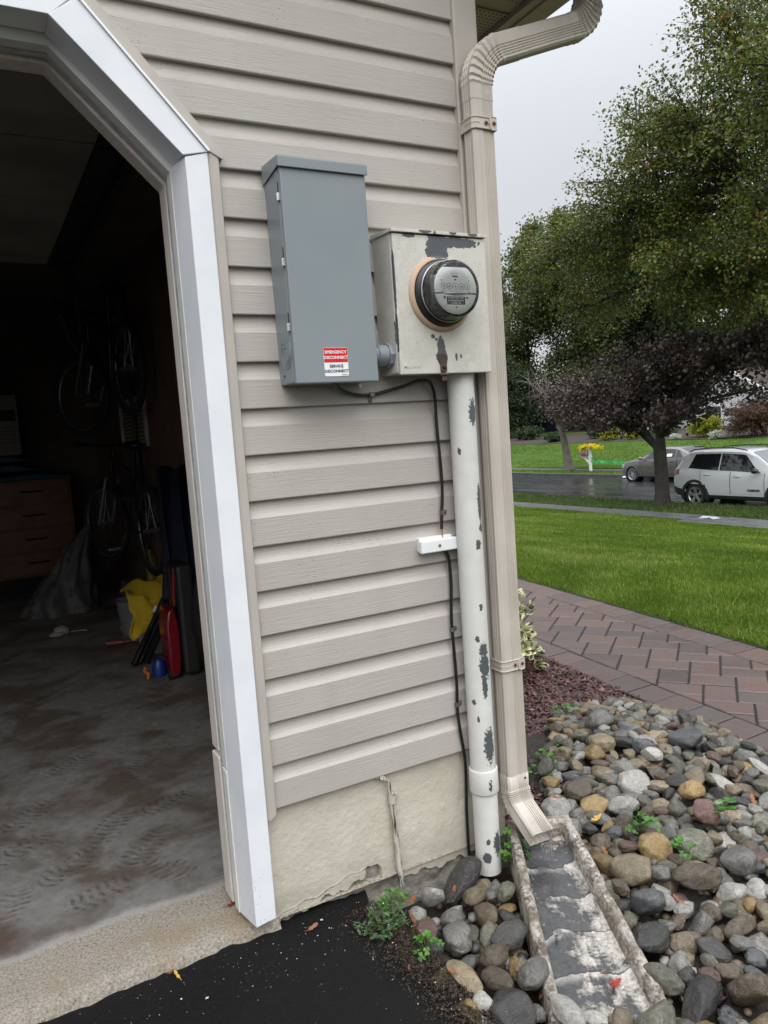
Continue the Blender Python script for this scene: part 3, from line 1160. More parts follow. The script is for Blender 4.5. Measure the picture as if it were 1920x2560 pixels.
LATCH = pmat('rusted_hasp', (0.07, 0.048, 0.038), 0.85, 0.5, 90, 0.6, 200)
m = MB()
m.box(0.520, 0.544, MYF - 0.004, MYF, 1.118, 1.142)
m.box(0.523, 0.541, MYF - 0.0065, MYF - 0.0005, 1.096, 1.119)
m.box(0.519, 0.545, MYF - 0.009, MYF + 0.002, 1.087, 1.0915)
m.box(0.525, 0.540, MYF - 0.005, MYF - 0.002, 1.072, 1.0875)
m.lathe([(0.006, 0), (0.005, 0.006), (0.0, 0.007)], (0.532, MYF - 0.006, 1.110), (0, -1, 0), 10)
m.build('latch', LATCH, sk, bevel=0.0012)
text_mesh('embossed_lettering', 'MILBANK', 0.0125, SOCK, (0.4385, MYF - 0.0001, 1.1115), (1, 0, 0), (0, 0, 1), 0.0006, 'CENTER', cov, bold=0.0002)

# electric meter
BLK = pmat('black_moulded_base', (0.014, 0.014, 0.015), 0.35, 0.1)
MGREY = pmat('meter_cast_grey', (0.24, 0.245, 0.245), 0.45, 0.25, 40)
FACE = pmat('meter_dial_plate', (0.78, 0.79, 0.77), 0.45, 0.05, 20)
DINK = pmat('dial_ink', (0.03, 0.03, 0.03), 0.5)
q = NB('meter_glass')
q.b.inputs['Transmission Weight'].default_value = 0.0
tr = q.n('ShaderNodeBsdfTransparent'); tr.inputs[0].default_value = (0.98, 0.99, 0.985, 1)
gl = q.n('ShaderNodeBsdfGlossy'); gl.inputs['Roughness'].default_value = 0.04
fz = q.n('ShaderNodeFresnel'); fz.inputs['IOR'].default_value = 1.5
ms = q.n('ShaderNodeMixShader')
bm_ = q.bump(q.noise(q.coord(), 26, 3), 0.12, 0.01)
q.l(bm_, gl.inputs['Normal']); q.l(bm_, fz.inputs['Normal'])
df = q.n('ShaderNodeBsdfDiffuse'); df.inputs[0].default_value = (0.7, 0.7, 0.68, 1)
grime = q.math('MULTIPLY', q.mr(q.noise(q.coord(), 75, 5, 0.7), 0.50, 0.7), 0.14)
ms2 = q.n('ShaderNodeMixShader')
q.l(fz.outputs[0], ms.inputs[0]); q.l(tr.outputs[0], ms.inputs[1]); q.l(gl.outputs[0], ms.inputs[2])
q.l(grime, ms2.inputs[0]); q.l(ms.outputs[0], ms2.inputs[1]); q.l(df.outputs[0], ms2.inputs[2])
q.l(ms2.outputs[0], q.out.inputs['Surface'])
GLASS = q.mat
em_ = thing('electric_meter', 'round glass-domed electric meter with five dials, plugged into the peeling box', 'electric meter', (MC[0], -0.12, MC[1]))
O = (MC[0], MYF - 0.008, MC[1])
m = MB()
m.lathe([(0.0, 0.0), (0.0845, 0.0), (0.0855, 0.004), (0.0855, 0.010), (0.083, 0.0125), (0.083, 0.015), (0.0795, 0.017), (0.0795, 0.020), (0.076, 0.022), (0.0, 0.022)], O, (0, -1, 0), 64)
m.build('base_ring', BLK, em_, smooth=35)
m = MB()
m.lathe([(0.0765, 0.0222), (0.0785, 0.0235), (0.0785, 0.0265), (0.0765, 0.0275)], O, (0, -1, 0), 64)
m.build('rim_ring', pmat('meter_rim_metal', (0.45, 0.46, 0.47), 0.2, 0.1, metal=0.9), em_, smooth=50)
m = MB()
m.lathe([(0.0765, 0.024), (0.0750, 0.030), (0.0740, 0.045), (0.0725, 0.075), (0.0710, 0.094), (0.068, 0.101), (0.062, 0.105), (0.042, 0.1075), (0.0, 0.1085)], O, (0, -1, 0), 64)
m.build('glass_cover', GLASS, em_, smooth=179)
m = MB()
a0 = MYF - 0.008
m.box(MC[0] - 0.052, MC[0] + 0.052, a0 - 0.040, a0 - 0.022, MC[1] - 0.045, MC[1] + 0.040)
m.box(MC[0] - 0.048, MC[0] - 0.030, a0 - 0.070, a0 - 0.040, MC[1] - 0.010, MC[1] + 0.026)
m.box(MC[0] + 0.030, MC[0] + 0.046, a0 - 0.070, a0 - 0.040, MC[1] - 0.010, MC[1] + 0.026)
m.box(MC[0] - 0.036, MC[0] + 0.036, a0 - 0.062, a0 - 0.040, MC[1] + 0.012, MC[1] + 0.036)
m.box(MC[0] - 0.040, MC[0] - 0.016, a0 - 0.060, a0 - 0.040, MC[1] - 0.044, MC[1] - 0.026)
m.box(MC[0] + 0.010, MC[0] + 0.032, a0 - 0.056, a0 - 0.040, MC[1] - 0.052, MC[1] - 0.034)
m.tube([(MC[0] - 0.044, a0 - 0.045, MC[1] + 0.03), (MC[0] - 0.044, a0 - 0.085, MC[1] + 0.03)], 0.003, 8)
for zz in (0.028, -0.03):
    m.lathe([(0.0035, 0), (0.0035, 0.004), (0, 0.005)], (MC[0] - 0.044, a0 - 0.040, MC[1] + zz - 0.006), (0, -1, 0), 8)
m.build('mechanism', MGREY, em_, bevel=0.0015)
m = MB()
m.lathe([(0.0, 0), (0.046, 0), (0.046, 0.0016), (0.0, 0.0016)], (MC[0], a0 - 0.058, MC[1] - 0.0125), (0, 0, 1), 48)
m.build('rotor_disc', pmat('rotor_aluminium', (0.55, 0.55, 0.55), 0.25, metal=0.9), em_, smooth=40)
YD = a0 - 0.090
R_ = 0.064


def disc_part(z0, z1, n=40):
    """part of the round plate between two heights (relative to the centre)"""
    pts = []
    t0, t1 = math.asin(max(-1, z0 / R_)), math.asin(min(1, z1 / R_))
    for i in range(n + 1):
        t = t0 + (t1 - t0) * i / n
        pts.append((R_ * math.cos(t), R_ * math.sin(t)))
    return pts + [(-a, b) for a, b in reversed(pts)]


m = MB()
m.prism(disc_part(-0.010, 0.053), (MC[0], YD, MC[1]), (1, 0, 0), (0, 0, 1), (0, 1, 0), 0.0018)
dial = m.build('dial_plate', FACE, em_)
m = MB()
m.prism(disc_part(-0.0635, -0.0135), (MC[0], YD + 0.002, MC[1]), (1, 0, 0), (0, 0, 1), (0, 1, 0), 0.0018)
name = m.build('name_plate', FACE, em_)
yt = YD - 0.0004
for i in range(5):
    xx = MC[0] + (i - 2) * 0.0178
    m = MB()
    m.lathe([(0.0085, 0), (0.0076, 0.0)], (xx, yt, MC[1] + 0.0055), (0, -1, 0), 28)
    for k in range(10):
        t = 2 * PI * k / 10
        m.obox((xx + 0.0054 * math.cos(t), yt, MC[1] + 0.0055 + 0.0054 * math.sin(t)), (math.cos(t), 0, math.sin(t)), (0, 1, 0), (-math.sin(t), 0, math.cos(t)), 0.0008, 0.00005, 0.00022)
    m.build('dial', DINK, dial)
    t = (1.2, 3.7, 5.0, 5.8, 4.7)[i]
    m = MB()
    d_ = Vector((math.cos(t), 0, math.sin(t))); e_ = Vector((-math.sin(t), 0, math.cos(t)))
    c_ = Vector((xx, yt - 0.0006, MC[1] + 0.0055))
    m.add([c_ + d_ * 0.006, c_ + e_ * 0.0017 - d_ * 0.001, c_ - d_ * 0.003, c_ - e_ * 0.0017 - d_ * 0.001], [(0, 1, 2, 3)])
    m.build('pointer', DINK, dial)
text_mesh('lettering', 'KILOWATTHOURS', 0.0038, DINK, (MC[0], yt, MC[1] - 0.0065), (1, 0, 0), (0, 0, 1), 0, 'CENTER', dial)
text_mesh('lettering', 'Rr 27 7/9', 0.0052, DINK, (MC[0], yt, MC[1] + 0.0375), (1, 0, 0), (0, 0, 1), 0, 'CENTER', dial)
m = MB()
m.box(MC[0] - 0.0085, MC[0] + 0.0085, yt - 0.0002, yt, MC[1] + 0.0285, MC[1] + 0.0325)
m.lathe([(0.0028, 0), (0.0026, 0.001), (0, 0.0012)], (MC[0], yt, MC[1] + 0.0225), (0, -1, 0), 12)
for sx in (-0.041, 0.041):
    for zz in (0.020, -0.0075):
        m.lathe([(0.0018, 0), (0.0016, 0.0008), (0, 0.001)], (MC[0] + sx, yt, MC[1] + zz), (0, -1, 0), 8)
m.build('plate_screw', DINK, dial)
m = MB()
yn = YD + 0.002 - 0.0004
m.box(MC[0] - 0.028, MC[0] + 0.028, yn - 0.0002, yn, MC[1] - 0.0395, MC[1] - 0.0195)
m.lathe([(0.0036, 0), (0, 0.0003)], (MC[0] - 0.0345, yn, MC[1] - 0.0215), (0, -1, 0), 14)
m.box(MC[0] + 0.0305, MC[0] + 0.0385, yn - 0.0002, yn, MC[1] - 0.024, MC[1] - 0.0205)
m.build('number_panel', INK, name)
text_mesh('lettering', '97 050 126519789', 0.0063, WHT, (MC[0], yn - 0.0006, MC[1] - 0.0232), (1, 0, 0), (0, 0, 1), 0, 'CENTER', name, bold=0.0001)
text_mesh('lettering', '10 558 370', 0.0066, WHT, (MC[0], yn - 0.0006, MC[1] - 0.0359), (1, 0, 0), (0, 0, 1), 0, 'CENTER', name, bold=0.0001)
m = MB()
for i in range(34):
    x = MC[0] - 0.0235 + 0.047 * i / 33
    m.box(x - (0.0005 if i % 3 else 0.0002), x + 0.0004, yn - 0.0007, yn - 0.0005, MC[1] - 0.0310, MC[1] - 0.0278)
m.build('bar_code', WHT, name)
m = MB()
m.lathe([(0.0022, 0), (0.002, 0.001), (0, 0.0012)], (MC[0], yn, MC[1] - 0.0465), (0, -1, 0), 12)
m.build('plate_screw', DINK, name)

for o_ in [x for x in bpy.data.objects if x.type == 'MESH']:          # the dome is shallow: draw everything inside it back towards the base
    top_ = o_
    while top_.parent is not None: top_ = top_.parent
    if top_ is em_:
        for q_ in o_.data.vertices:
            if q_.co.y < a0 - 0.022: q_.co.y = a0 - 0.022 + (q_.co.y - (a0 - 0.022)) * 0.60
# big vertical service conduit
def cpatch(s, z, hw, dz):
    """a bare patch on the side of the pipe: s = -1 left edge .. 1 right edge"""
    ph = math.radians(-124.6) + math.asin(max(-1, min(1, s)))
    return (0.624 + 0.037 * math.cos(ph), -0.048 + 0.037 * math.sin(ph), z, 0.045 * hw, 0.045 * hw, dz)


COND = mat_peel('flaking_conduit_paint', [cpatch(*a) for a in ((0.80, 0.985, 0.34, 0.036), (-0.4, 0.882, 0.12, 0.010), (0.92, 0.735, 0.24, 0.055), (0.9, 0.665, 0.2, 0.014), (0.65, 0.618, 0.2, 0.014), (0.55, 0.440, 0.12, 0.010),
    (0.15, 0.350, 0.13, 0.010), (0.58, 0.315, 0.30, 0.022), (0.62, 0.268, 0.40, 0.034), (0.52, 0.212, 0.20, 0.036), (-0.4, 0.166, 0.12, 0.008), (-0.12, 0.116, 0.09, 0.010), (0.62, 0.035, 0.38, 0.050), (0.45, -0.082, 0.16, 0.024),
    (0.80, -0.265, 0.30, 0.034), (-0.1, -0.305, 0.30, 0.018), (0.1, -0.255, 0.12, 0.009))], 0.35, (0.62, 0.62, 0.585), 160, 2.4, 120)
cdt = thing('conduit', 'thick cream painted pipe with flaking paint running down from the meter box', 'conduit', (0.624, -0.048, -0.34))
m = MB()
m.tube([(0.624, -0.048, z) for z in (-0.36, -0.1, 0.4, 0.8, 1.094)], 0.0370, 40, True)
m.build('pipe', COND, cdt, smooth=50)
m = MB()
m.lathe([(0.0372, -0.038), (0.0415, -0.036), (0.0425, -0.033), (0.0425, 0.031), (0.0415, 0.034), (0.0372, 0.035)], (0.624, -0.048, -0.077), (0, 0, 1), 40)
m.build('coupling', COND, cdt, smooth=50)

# black bonding cable with its clips, and the white bonding block
CAB = pmat('black_cable_jacket', (0.010, 0.010, 0.011), 0.35, 0.1)
cp_ = [(0.236, -0.05, 1.084), (0.252, -0.032, 1.073), (0.287, -0.016, 1.058), (0.325, -0.012, 1.050), (0.365, -0.012, 1.050), (0.41, -0.014, 1.058), (0.456, -0.022, 1.068), (0.50, -0.028, 1.081), (0.533, -0.026, 1.079), (0.550, -0.02, 1.060), (0.560, -0.013, 1.030), (0.562, -0.010, 0.96), (0.567, -0.010, 0.83), (0.566, -0.010, 0.76), (0.560, -0.010, 0.705), (0.556, -0.011, 0.665)]


def smooth_pts(P, n=5):
    P = [Vector(p) for p in P]
    out = []
    for i in range(len(P) - 1):
        a, b, c, d = P[max(0, i - 1)], P[i], P[i + 1], P[min(len(P) - 1, i + 2)]
        for k in range(n):
            t = k / n
            out.append(0.5 * ((2 * b) + (c - a) * t + (2 * a - 5 * b + 4 * c - d) * t * t + (3 * b - a - 3 * c + d) * t ** 3))
    out.append(P[-1])
    return out


cb_ = thing('ground_cable', 'thin black cable looping from the grey box down the siding to the ground', 'cable', (0.59, -0.01, -0.33))
m = MB()
m.tube(smooth_pts(cp_), 0.0046, 8)
m.build('cable_run', CAB, cb_, smooth=60)
m = MB()
m.tube(smooth_pts([(0.556, -0.012, 0.668), (0.556, -0.013, 0.645), (0.562, -0.014, 0.61), (0.571, -0.012, 0.592)]), 0.0022, 6)
m.build('bare_copper', pmat('copper_wire', (0.45, 0.22, 0.12), 0.4, 0.1, metal=0.7), cb_, smooth=60)
m = MB()
m.tube(smooth_pts([(0.566, -0.012, 0.60), (0.575, -0.010, 0.575), (0.577, -0.010, 0.50), (0.572, -0.010, 0.43), (0.571, -0.010, 0.37), (0.574, -0.010, 0.28), (0.575, -0.010, 0.20), (0.572, -0.010, 0.13), (0.577, -0.010, 0.07), (0.588, -0.006, 0.0), (0.597, 0.004, -0.07), (0.594, 0.008, -0.2), (0.592, 0.006, -0.34)]), 0.0046, 8)
m.build('cable_run', CAB, cb_, smooth=60)
CLIP = pmat('dull_zinc_clip', (0.17, 0.175, 0.18), 0.4, 0.3, 90, metal=0.7)
for (x, z, vert) in ((0.362, 1.050, False), (0.562, 0.712, True), (0.5715, 0.372, True), (0.573, 0.148, True)):
    m = MB()
    if vert:
        m.sweep([(-0.0062, 0.004), (-0.0062, -0.002), (-0.004, -0.0062), (0.004, -0.0062), (0.0062, -0.002), (0.0062, 0.006), (0.019, 0.006), (0.019, 0.0075), (0.0045, 0.0075), (0.0045, -0.001), (0.003, -0.0045), (-0.003, -0.0045), (-0.0045, -0.001), (-0.0045, 0.004)],
                [((x, -0.010, z - 0.006), (1, 0, 0), (0, 1, 0)), ((x, -0.010, z + 0.006), (1, 0, 0), (0, 1, 0))], (True, True))
        m.lathe([(0.0042, 0), (0.0042, 0.002), (0.002, 0.003), (0, 0.003)], (x + 0.0125, -0.004, z), (0, -1, 0), 8)
    else:
        m.sweep([(-0.0062, 0.004), (-0.0062, -0.002), (-0.004, -0.0062), (0.004, -0.0062), (0.0062, -0.002), (0.0062, 0.010), (0.021, 0.010), (0.021, 0.0115), (0.0045, 0.0115), (0.0045, -0.001), (0.003, -0.0045), (-0.003, -0.0045), (-0.0045, -0.001), (-0.0045, 0.004)],
                [((x - 0.006, -0.012, z), (0, 0, -1), (0, 1, 0)), ((x + 0.006, -0.012, z), (0, 0, -1), (0, 1, 0))], (True, True))
        m.lathe([(0.0042, 0), (0.0042, 0.002), (0.002, 0.003), (0, 0.003)], (x, -0.002, z - 0.0145), (0, -1, 0), 8)
    m.build('cable_clip', CLIP, cb_)

WPL = pmat('white_plastic', (0.76, 0.77, 0.77), 0.4, 0.04, 30)
bb = thing('bonding_block', 'small white plastic block fixed to the siding beside the thick pipe', 'junction block', (0.533, 0, 0.60))
m = MB()
m.box(0.4735, 0.5925, -0.033, -0.014, 0.6065, 0.6415)
m.build('cover', WPL, bb, bevel=0.003)
m = MB()
m.box(0.478, 0.588, -0.0138, 0.004, 0.609, 0.648)
m.build('back_plate', WPL, bb, bevel=0.002)
m = MB()
m.lathe([(0.0052, 0), (0.0048, 0.0015), (0, 0.002)], (0.532, -0.033, 0.624), (0, -1, 0), 14)
m.build('screw', GALV, bb)
m = MB()
m.box(0.529, 0.535, -0.0358, -0.0352, 0.6235, 0.6245)
m.box(0.5315, 0.5325, -0.0361, -0.0355, 0.621, 0.627)
m.build('screw_slot', DARKG, bb)

# thin painted conduit low on the foundation
q = NB('streaky_painted_pipe')
f = q.mr(q.noise(q.coord(scale=(200, 200, 12)), 1, 6, 0.75), 0.50, 0.57)
SPIPE = q.fin(q.mix(f, (0.50, 0.47, 0.40), (0.03, 0.028, 0.026)), 0.6, q.bump(f, 0.5, 0.002))
tp = thing('thin_pipe', 'thin streaky painted pipe and wires strapped to the foundation under the siding', 'pipe', (0.352, 0.012, -0.33))
m = MB()
m.tube(smooth_pts([(0.344, 0.006, -0.062), (0.346, 0.006, -0.12), (0.350, 0.006, -0.22), (0.356, 0.004, -0.34)]), 0.0082, 12)
m.build('pipe', SPIPE, tp, smooth=50)
for off, x0 in ((0.0, 0.250), (0.006, 0.262), (-0.004, 0.272)):
    m = MB()
    m.tube(smooth_pts([(x0, 0.020, 0.012 - off), (x0 + 0.035, 0.006, 0.006 - off), (0.318, 0.004, -0.006 - off), (0.336 + off * 0.4, 0.005, -0.026), (0.342 + off * 0.4, 0.006, -0.066)]), 0.0040, 7)
    m.build('wire', SPIPE, tp, smooth=60)
m = MB()
m.lathe([(0.0105, -0.012), (0.0105, 0.012)], (0.345, 0.006, -0.078), (0, 0, 1), 20)
m.box(0.352, 0.368, 0.012, 0.0145, -0.082, -0.060)
m.lathe([(0.004, 0), (0.0035, 0.002), (0, 0.0025)], (0.361, 0.012, -0.071), (0, -1, 0), 10)
m.build('strap', pmat('painted_strap', (0.48, 0.44, 0.36), 0.6), tp)
# ------------------------------------------------------------------ ground, driveway, walk
def hx(x):
    """height of the ground across the plot: house pad, falling lawn, street, rising lawn over the road"""
    P = [(-60, -0.42), (2.9, -0.43), (3.12, -0.40), (4.2, -0.43), (6.0, -0.60), (9.0, -1.02), (12.0, -1.42), (13.6, -1.60), (14.4, -1.66), (17.36, -1.67), (17.40, -1.95), (25.3, -1.95), (25.34, -1.66), (27.5, -1.64), (33, -1.30), (42, -0.78), (60, -0.2), (90, 0.5), (160, 2.0), (400, 2.0)]
    for i in range(len(P) - 1):
        if x <= P[i + 1][0]:
            a, b = P[i], P[i + 1]
            return a[1] + (b[1] - a[1]) * (x - a[0]) / (b[0] - a[0])
    return P[-1][1]


def hxn(X):
    return np.array([hx(float(t)) for t in X])


def mat_soil():
    q = NB('lawn_soil')
    x = q.sep(q.tc.outputs['Object'])[0]
    g = q.noise(q.coord(), 0.9, 5)
    fine = q.noise(q.coord(), 26, 5, 0.65)
    gr = q.mix(q.mr(fine, 0.3, 0.7), (0.030, 0.062, 0.009), (0.085, 0.145, 0.020))
    gr = q.mix(q.mr(g, 0.4, 0.7, 0, 0.4), gr, (0.10, 0.13, 0.025))
    dirt = q.mix(fine, (0.018, 0.012, 0.009), (0.06, 0.042, 0.032))
    c = q.mix(q.mr(x, 2.95, 3.0), dirt, gr)
    return q.fin(c, 0.95, q.bump(fine, 0.6, 0.03), 0, 0.04)


xs = [-60, -20, -6, -2, 0, 0.5, 1, 1.5, 2, 2.5, 2.9, 3.0, 3.12, 3.6, 4.2, 5, 6, 7, 8, 9, 10, 11, 12, 13, 13.6, 14.4, 15.5, 17.36, 17.40, 21, 25.3, 25.34, 27.5, 30, 33, 37, 42, 50, 60, 90, 160, 400]
ys = [-300, -100, -40, -20, -10, -5, -2, 0, 2, 4, 8, 12, 16, 20, 30, 40, 60, 100, 200, 400]
gb = MB()
vs = [(x, y, hx(x) + (0.05 * mnoise.noise((x * 0.3, y * 0.3, 0)) if 5 < x < 14 or x > 28 else 0)) for y in ys for x in xs]
nx = len(xs)
gb.add(vs, [(j * nx + i, j * nx + i + 1, (j + 1) * nx + i + 1, (j + 1) * nx + i) for j in range(len(ys) - 1) for i in range(nx - 1)])
tag(gb.build('ground', mat_soil(), smooth=40), kind='structure')


def mat_asphalt():
    q = NB('sealed_asphalt')
    f = q.noise(q.coord(), 220, 4, 0.7)
    g = q.noise(q.coord(), 5, 5)
    c = q.mix(q.mr(f, 0.35, 0.75), (0.003, 0.003, 0.0035), (0.015, 0.015, 0.0165))
    c = q.mix(q.mr(g, 0.45, 0.75, 0, 0.5), c, (0.011, 0.010, 0.010))
    v = q.voro(q.coord(), 190, 'F1')
    wsp = q.math('MULTIPLY', q.mr(v.outputs['Distance'], 0.05, 0.13, 1, 0), q.mr(q.noise(q.coord(), 40, 4), 0.60, 0.66))
    c = q.mix(q.math('MULTIPLY', wsp, 0.25), c, (0.45, 0.43, 0.40))
    n = q.bump(q.noise(q.coord(), 130, 6, 0.75), 1.0, 0.012)
    n = q.bump(q.noise(q.coord(), 14, 4), 0.3, 0.02, n)
    return q.fin(c, q.mr(g, 0.3, 0.7, 0.5, 0.7), n, 0, 0.22)


ASPH = mat_asphalt()
db_ = MB()


def edge_x(y):       # ragged right edge of the driveway against the stones
    return 0.235 + 0.03 * math.sin(y * 7) + 0.012 * math.sin(y * 31 + 1) + (0.10 * min(1, max(0, (-0.9 - y) / 3.0))) + 0.06 * max(0, (0.02 + y + 0.22) / 0.22 if y > -0.2 else 0) * 0


def fd(u, v):
    y = 0.045 - (v ** 2.2) * 9.0
    xr = edge_x(y)
    t = u ** 0.6
    x = -7.0 + (xr + 7.0) * t
    z = -0.334 + 0.004 * mnoise.noise((x * 6, y * 6, 2)) - 0.012 * max(0, (x - xr + 0.10) / 0.10) - 0.006 * max(0, -y) * 0.5
    if y > -0.05: z += 0.016 * (y + 0.05) / 0.095 * (0.7 + 0.9 * mnoise.noise((x * 9, 3, 1)))
    return (x, y, z)


db_.grid(160, 110, fd)
tag(db_.build('driveway', ASPH, smooth=80), kind='structure')


def mat_slab():
    q = NB('garage_slab_concrete')
    c0 = q.coord()
    X, Y, Z = q.sep(c0)
    fine = q.noise(c0, 150, 5, 0.75)
    big = q.noise(c0, 3.2, 6, 0.6, 0.4)
    dry = q.mix(q.mr(fine, 0.3, 0.72), (0.10, 0.085, 0.066), (0.46, 0.415, 0.35))
    v = q.voro(c0, 85, 'F1')
    peb = q.math('MULTIPLY', q.mr(v.outputs['Distance'], 0.14, 0.20, 1, 0), q.mr(q.noise(c0, 17, 2), 0.56, 0.60))
    dry = q.mix(q.math('MULTIPLY', peb, 0.85), dry, (0.03, 0.03, 0.03))
    dry = q.mix(q.mr(q.noise(c0, 6, 4), 0.55, 0.72, 0, 0.55), dry, (0.24, 0.165, 0.085))
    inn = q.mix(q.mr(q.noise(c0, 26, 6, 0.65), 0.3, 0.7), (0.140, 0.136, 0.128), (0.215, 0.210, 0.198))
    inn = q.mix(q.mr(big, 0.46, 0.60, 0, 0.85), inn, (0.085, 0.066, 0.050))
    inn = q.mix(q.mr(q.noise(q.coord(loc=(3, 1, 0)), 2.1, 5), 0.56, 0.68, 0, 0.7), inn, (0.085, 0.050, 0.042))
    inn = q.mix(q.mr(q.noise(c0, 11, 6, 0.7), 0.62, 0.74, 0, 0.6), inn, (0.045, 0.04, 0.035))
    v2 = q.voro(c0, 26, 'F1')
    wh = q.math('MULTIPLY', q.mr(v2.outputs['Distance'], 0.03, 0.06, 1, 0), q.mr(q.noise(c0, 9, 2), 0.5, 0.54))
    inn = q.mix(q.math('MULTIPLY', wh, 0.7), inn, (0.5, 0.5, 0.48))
    # brown boot prints: ovals of wavy lug bars, broken up and smeared
    mask = None
    brk = q.mr(q.noise(c0, 30, 6, 0.75), 0.42, 0.60)
    for (px, py, an, ln) in ((-0.46, 0.62, -0.9, 0.14), (-0.25, 0.58, -0.7, 0.12), (-0.31, 0.80, -0.6, 0.14), (-0.60, 0.82, -1.0, 0.14), (-0.40, 0.41, -1.2, 0.11), (-0.55, 1.06, -0.8, 0.14), (-0.12, 0.86, -1.3, 0.12), (-0.15, 1.22, -0.5, 0.13), (-0.64, 0.47, -0.4, 0.12), (-0.36, 1.45, -0.9, 0.14), (-0.20, 0.42, 0.5, 0.10)):
        mp = q.n('ShaderNodeMapping', vector_type='TEXTURE')
        mp.inputs['Location'].default_value = (px, py, 0)
        mp.inputs['Rotation'].default_value = (0, 0, an)
        q.l(q.tc.outputs['Object'], mp.inputs['Vector'])
        u, v, _z = q.sep(mp.outputs[0])
        du, dv = q.math('DIVIDE', u, 0.054), q.math('DIVIDE', v, ln * 0.92)
        r2 = q.math('ADD', q.math('POWER', q.math('ABSOLUTE', du), 2.6), q.math('POWER', q.math('ABSOLUTE', dv), 3.2))
        bars = q.math('SINE', q.math('ADD', q.math('MULTIPLY', v, 2 * PI / 0.026), q.math('MULTIPLY', q.math('COSINE', q.math('MULTIPLY', u, 75)), 1.5)))
        m1 = q.math('MULTIPLY', q.mr(r2, 0.75, 1.05, 1, 0), q.mr(bars, -0.25, 0.35))
        mask = m1 if mask is None else q.math('MAXIMUM', mask, m1)
    inn = q.mix(q.math('MULTIPLY', q.math('MULTIPLY', mask, brk), 0.72), inn, (0.050, 0.040, 0.031))
    # edge of the worn exposed band at the door line
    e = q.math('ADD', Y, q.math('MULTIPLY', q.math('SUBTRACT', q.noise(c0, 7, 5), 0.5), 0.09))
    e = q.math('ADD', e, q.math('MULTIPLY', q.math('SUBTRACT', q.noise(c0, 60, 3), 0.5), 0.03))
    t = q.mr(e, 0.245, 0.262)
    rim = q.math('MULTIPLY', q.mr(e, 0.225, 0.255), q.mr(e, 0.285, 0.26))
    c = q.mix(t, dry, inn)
    c = q.mix(q.math('MULTIPLY', rim, 0.45), c, (0.42, 0.42, 0.41))
    n = q.bump(fine, q.math('SUBTRACT', 0.8, q.math('MULTIPLY', t, 0.65)) if False else 0.4, 0.004)
    return q.fin(c, q.mr(t, 0, 1, 0.85, 0.5), n)


SLAB = mat_slab()
gs = MB()


def fs(u, v):
    x = -4.35 + u * 4.97
    y = 0.013 + v * 6.6
    return (x, y, -0.300 + (0.003 * mnoise.noise((x * 14, y * 14, 0)) - 0.006 * max(0, 1 - (y - 0.015) / 0.03) if y < 0.4 else 0))


NXs, NYs = 140, 120


def fs2(u, v):
    return fs(u, v ** 2.0)


gs.grid(NXs, NYs, fs2)
fv = []
for i in range(201):
    x = -4.35 + 4.34 * i / 200
    fv += [(x, 0.0135, -0.3058), (x, 0.004 + 0.010 * mnoise.noise((x * 24, 1, 3)), -0.33), (x, 0.0, -0.40)]
gs.add(fv, [(3 * i + k, 3 * i + 1 + k, 3 * i + 4 + k, 3 * i + 3 + k) for i in range(200) for k in (0, 1)])
tag(gs.build('garage_floor', SLAB, smooth=60), kind='structure')

# ---- paver walk
def mat_paver():
    q = NB('walk_pavers')
    at = q.n('ShaderNodeAttribute'); at.attribute_name = 'tint'
    t = at.outputs['Fac']
    f = q.noise(q.coord(), 120, 5, 0.7)
    g = q.noise(q.coord(), 6, 4)
    c = q.ramp(t, [(0.0, (0.070, 0.052, 0.047)), (0.35, (0.105, 0.068, 0.058)), (0.7, (0.145, 0.086, 0.068)), (1.0, (0.088, 0.070, 0.064))])
    c = q.mix(q.mr(g, 0.35, 0.7, 0, 0.5), c, (0.060, 0.050, 0.049))
    c = q.mix(q.mr(f, 0.35, 0.75, 0.35, 0), c, (0.03, 0.025, 0.024))
    v = q.voro(q.coord(), 130, 'F1')
    sp_ = q.math('MULTIPLY', q.mr(v.outputs['Distance'], 0.10, 0.18, 1, 0), q.mr(q.noise(q.coord(), 55, 2), 0.58, 0.64))
    c = q.mix(q.math('MULTIPLY', sp_, 0.6), c, (0.42, 0.38, 0.36))
    return q.fin(c, q.mr(g, 0.3, 0.7, 0.26, 0.52), q.bump(f, 0.6, 0.004))


PAV = mat_paver()
JOINT = pmat('dark_joint_sand', (0.012, 0.010, 0.009), 0.9, 0.4, 60)


def xin_l(y): return 2.165 + 0.113 * y
def xin_r(y): return 2.825 + 0.128 * y
def xo_l(y): return xin_l(y) - 0.188
def xo_r(y): return xin_r(y) + 0.205


bm = bmesh.new()
tl = bm.verts.layers.float.new('tint')


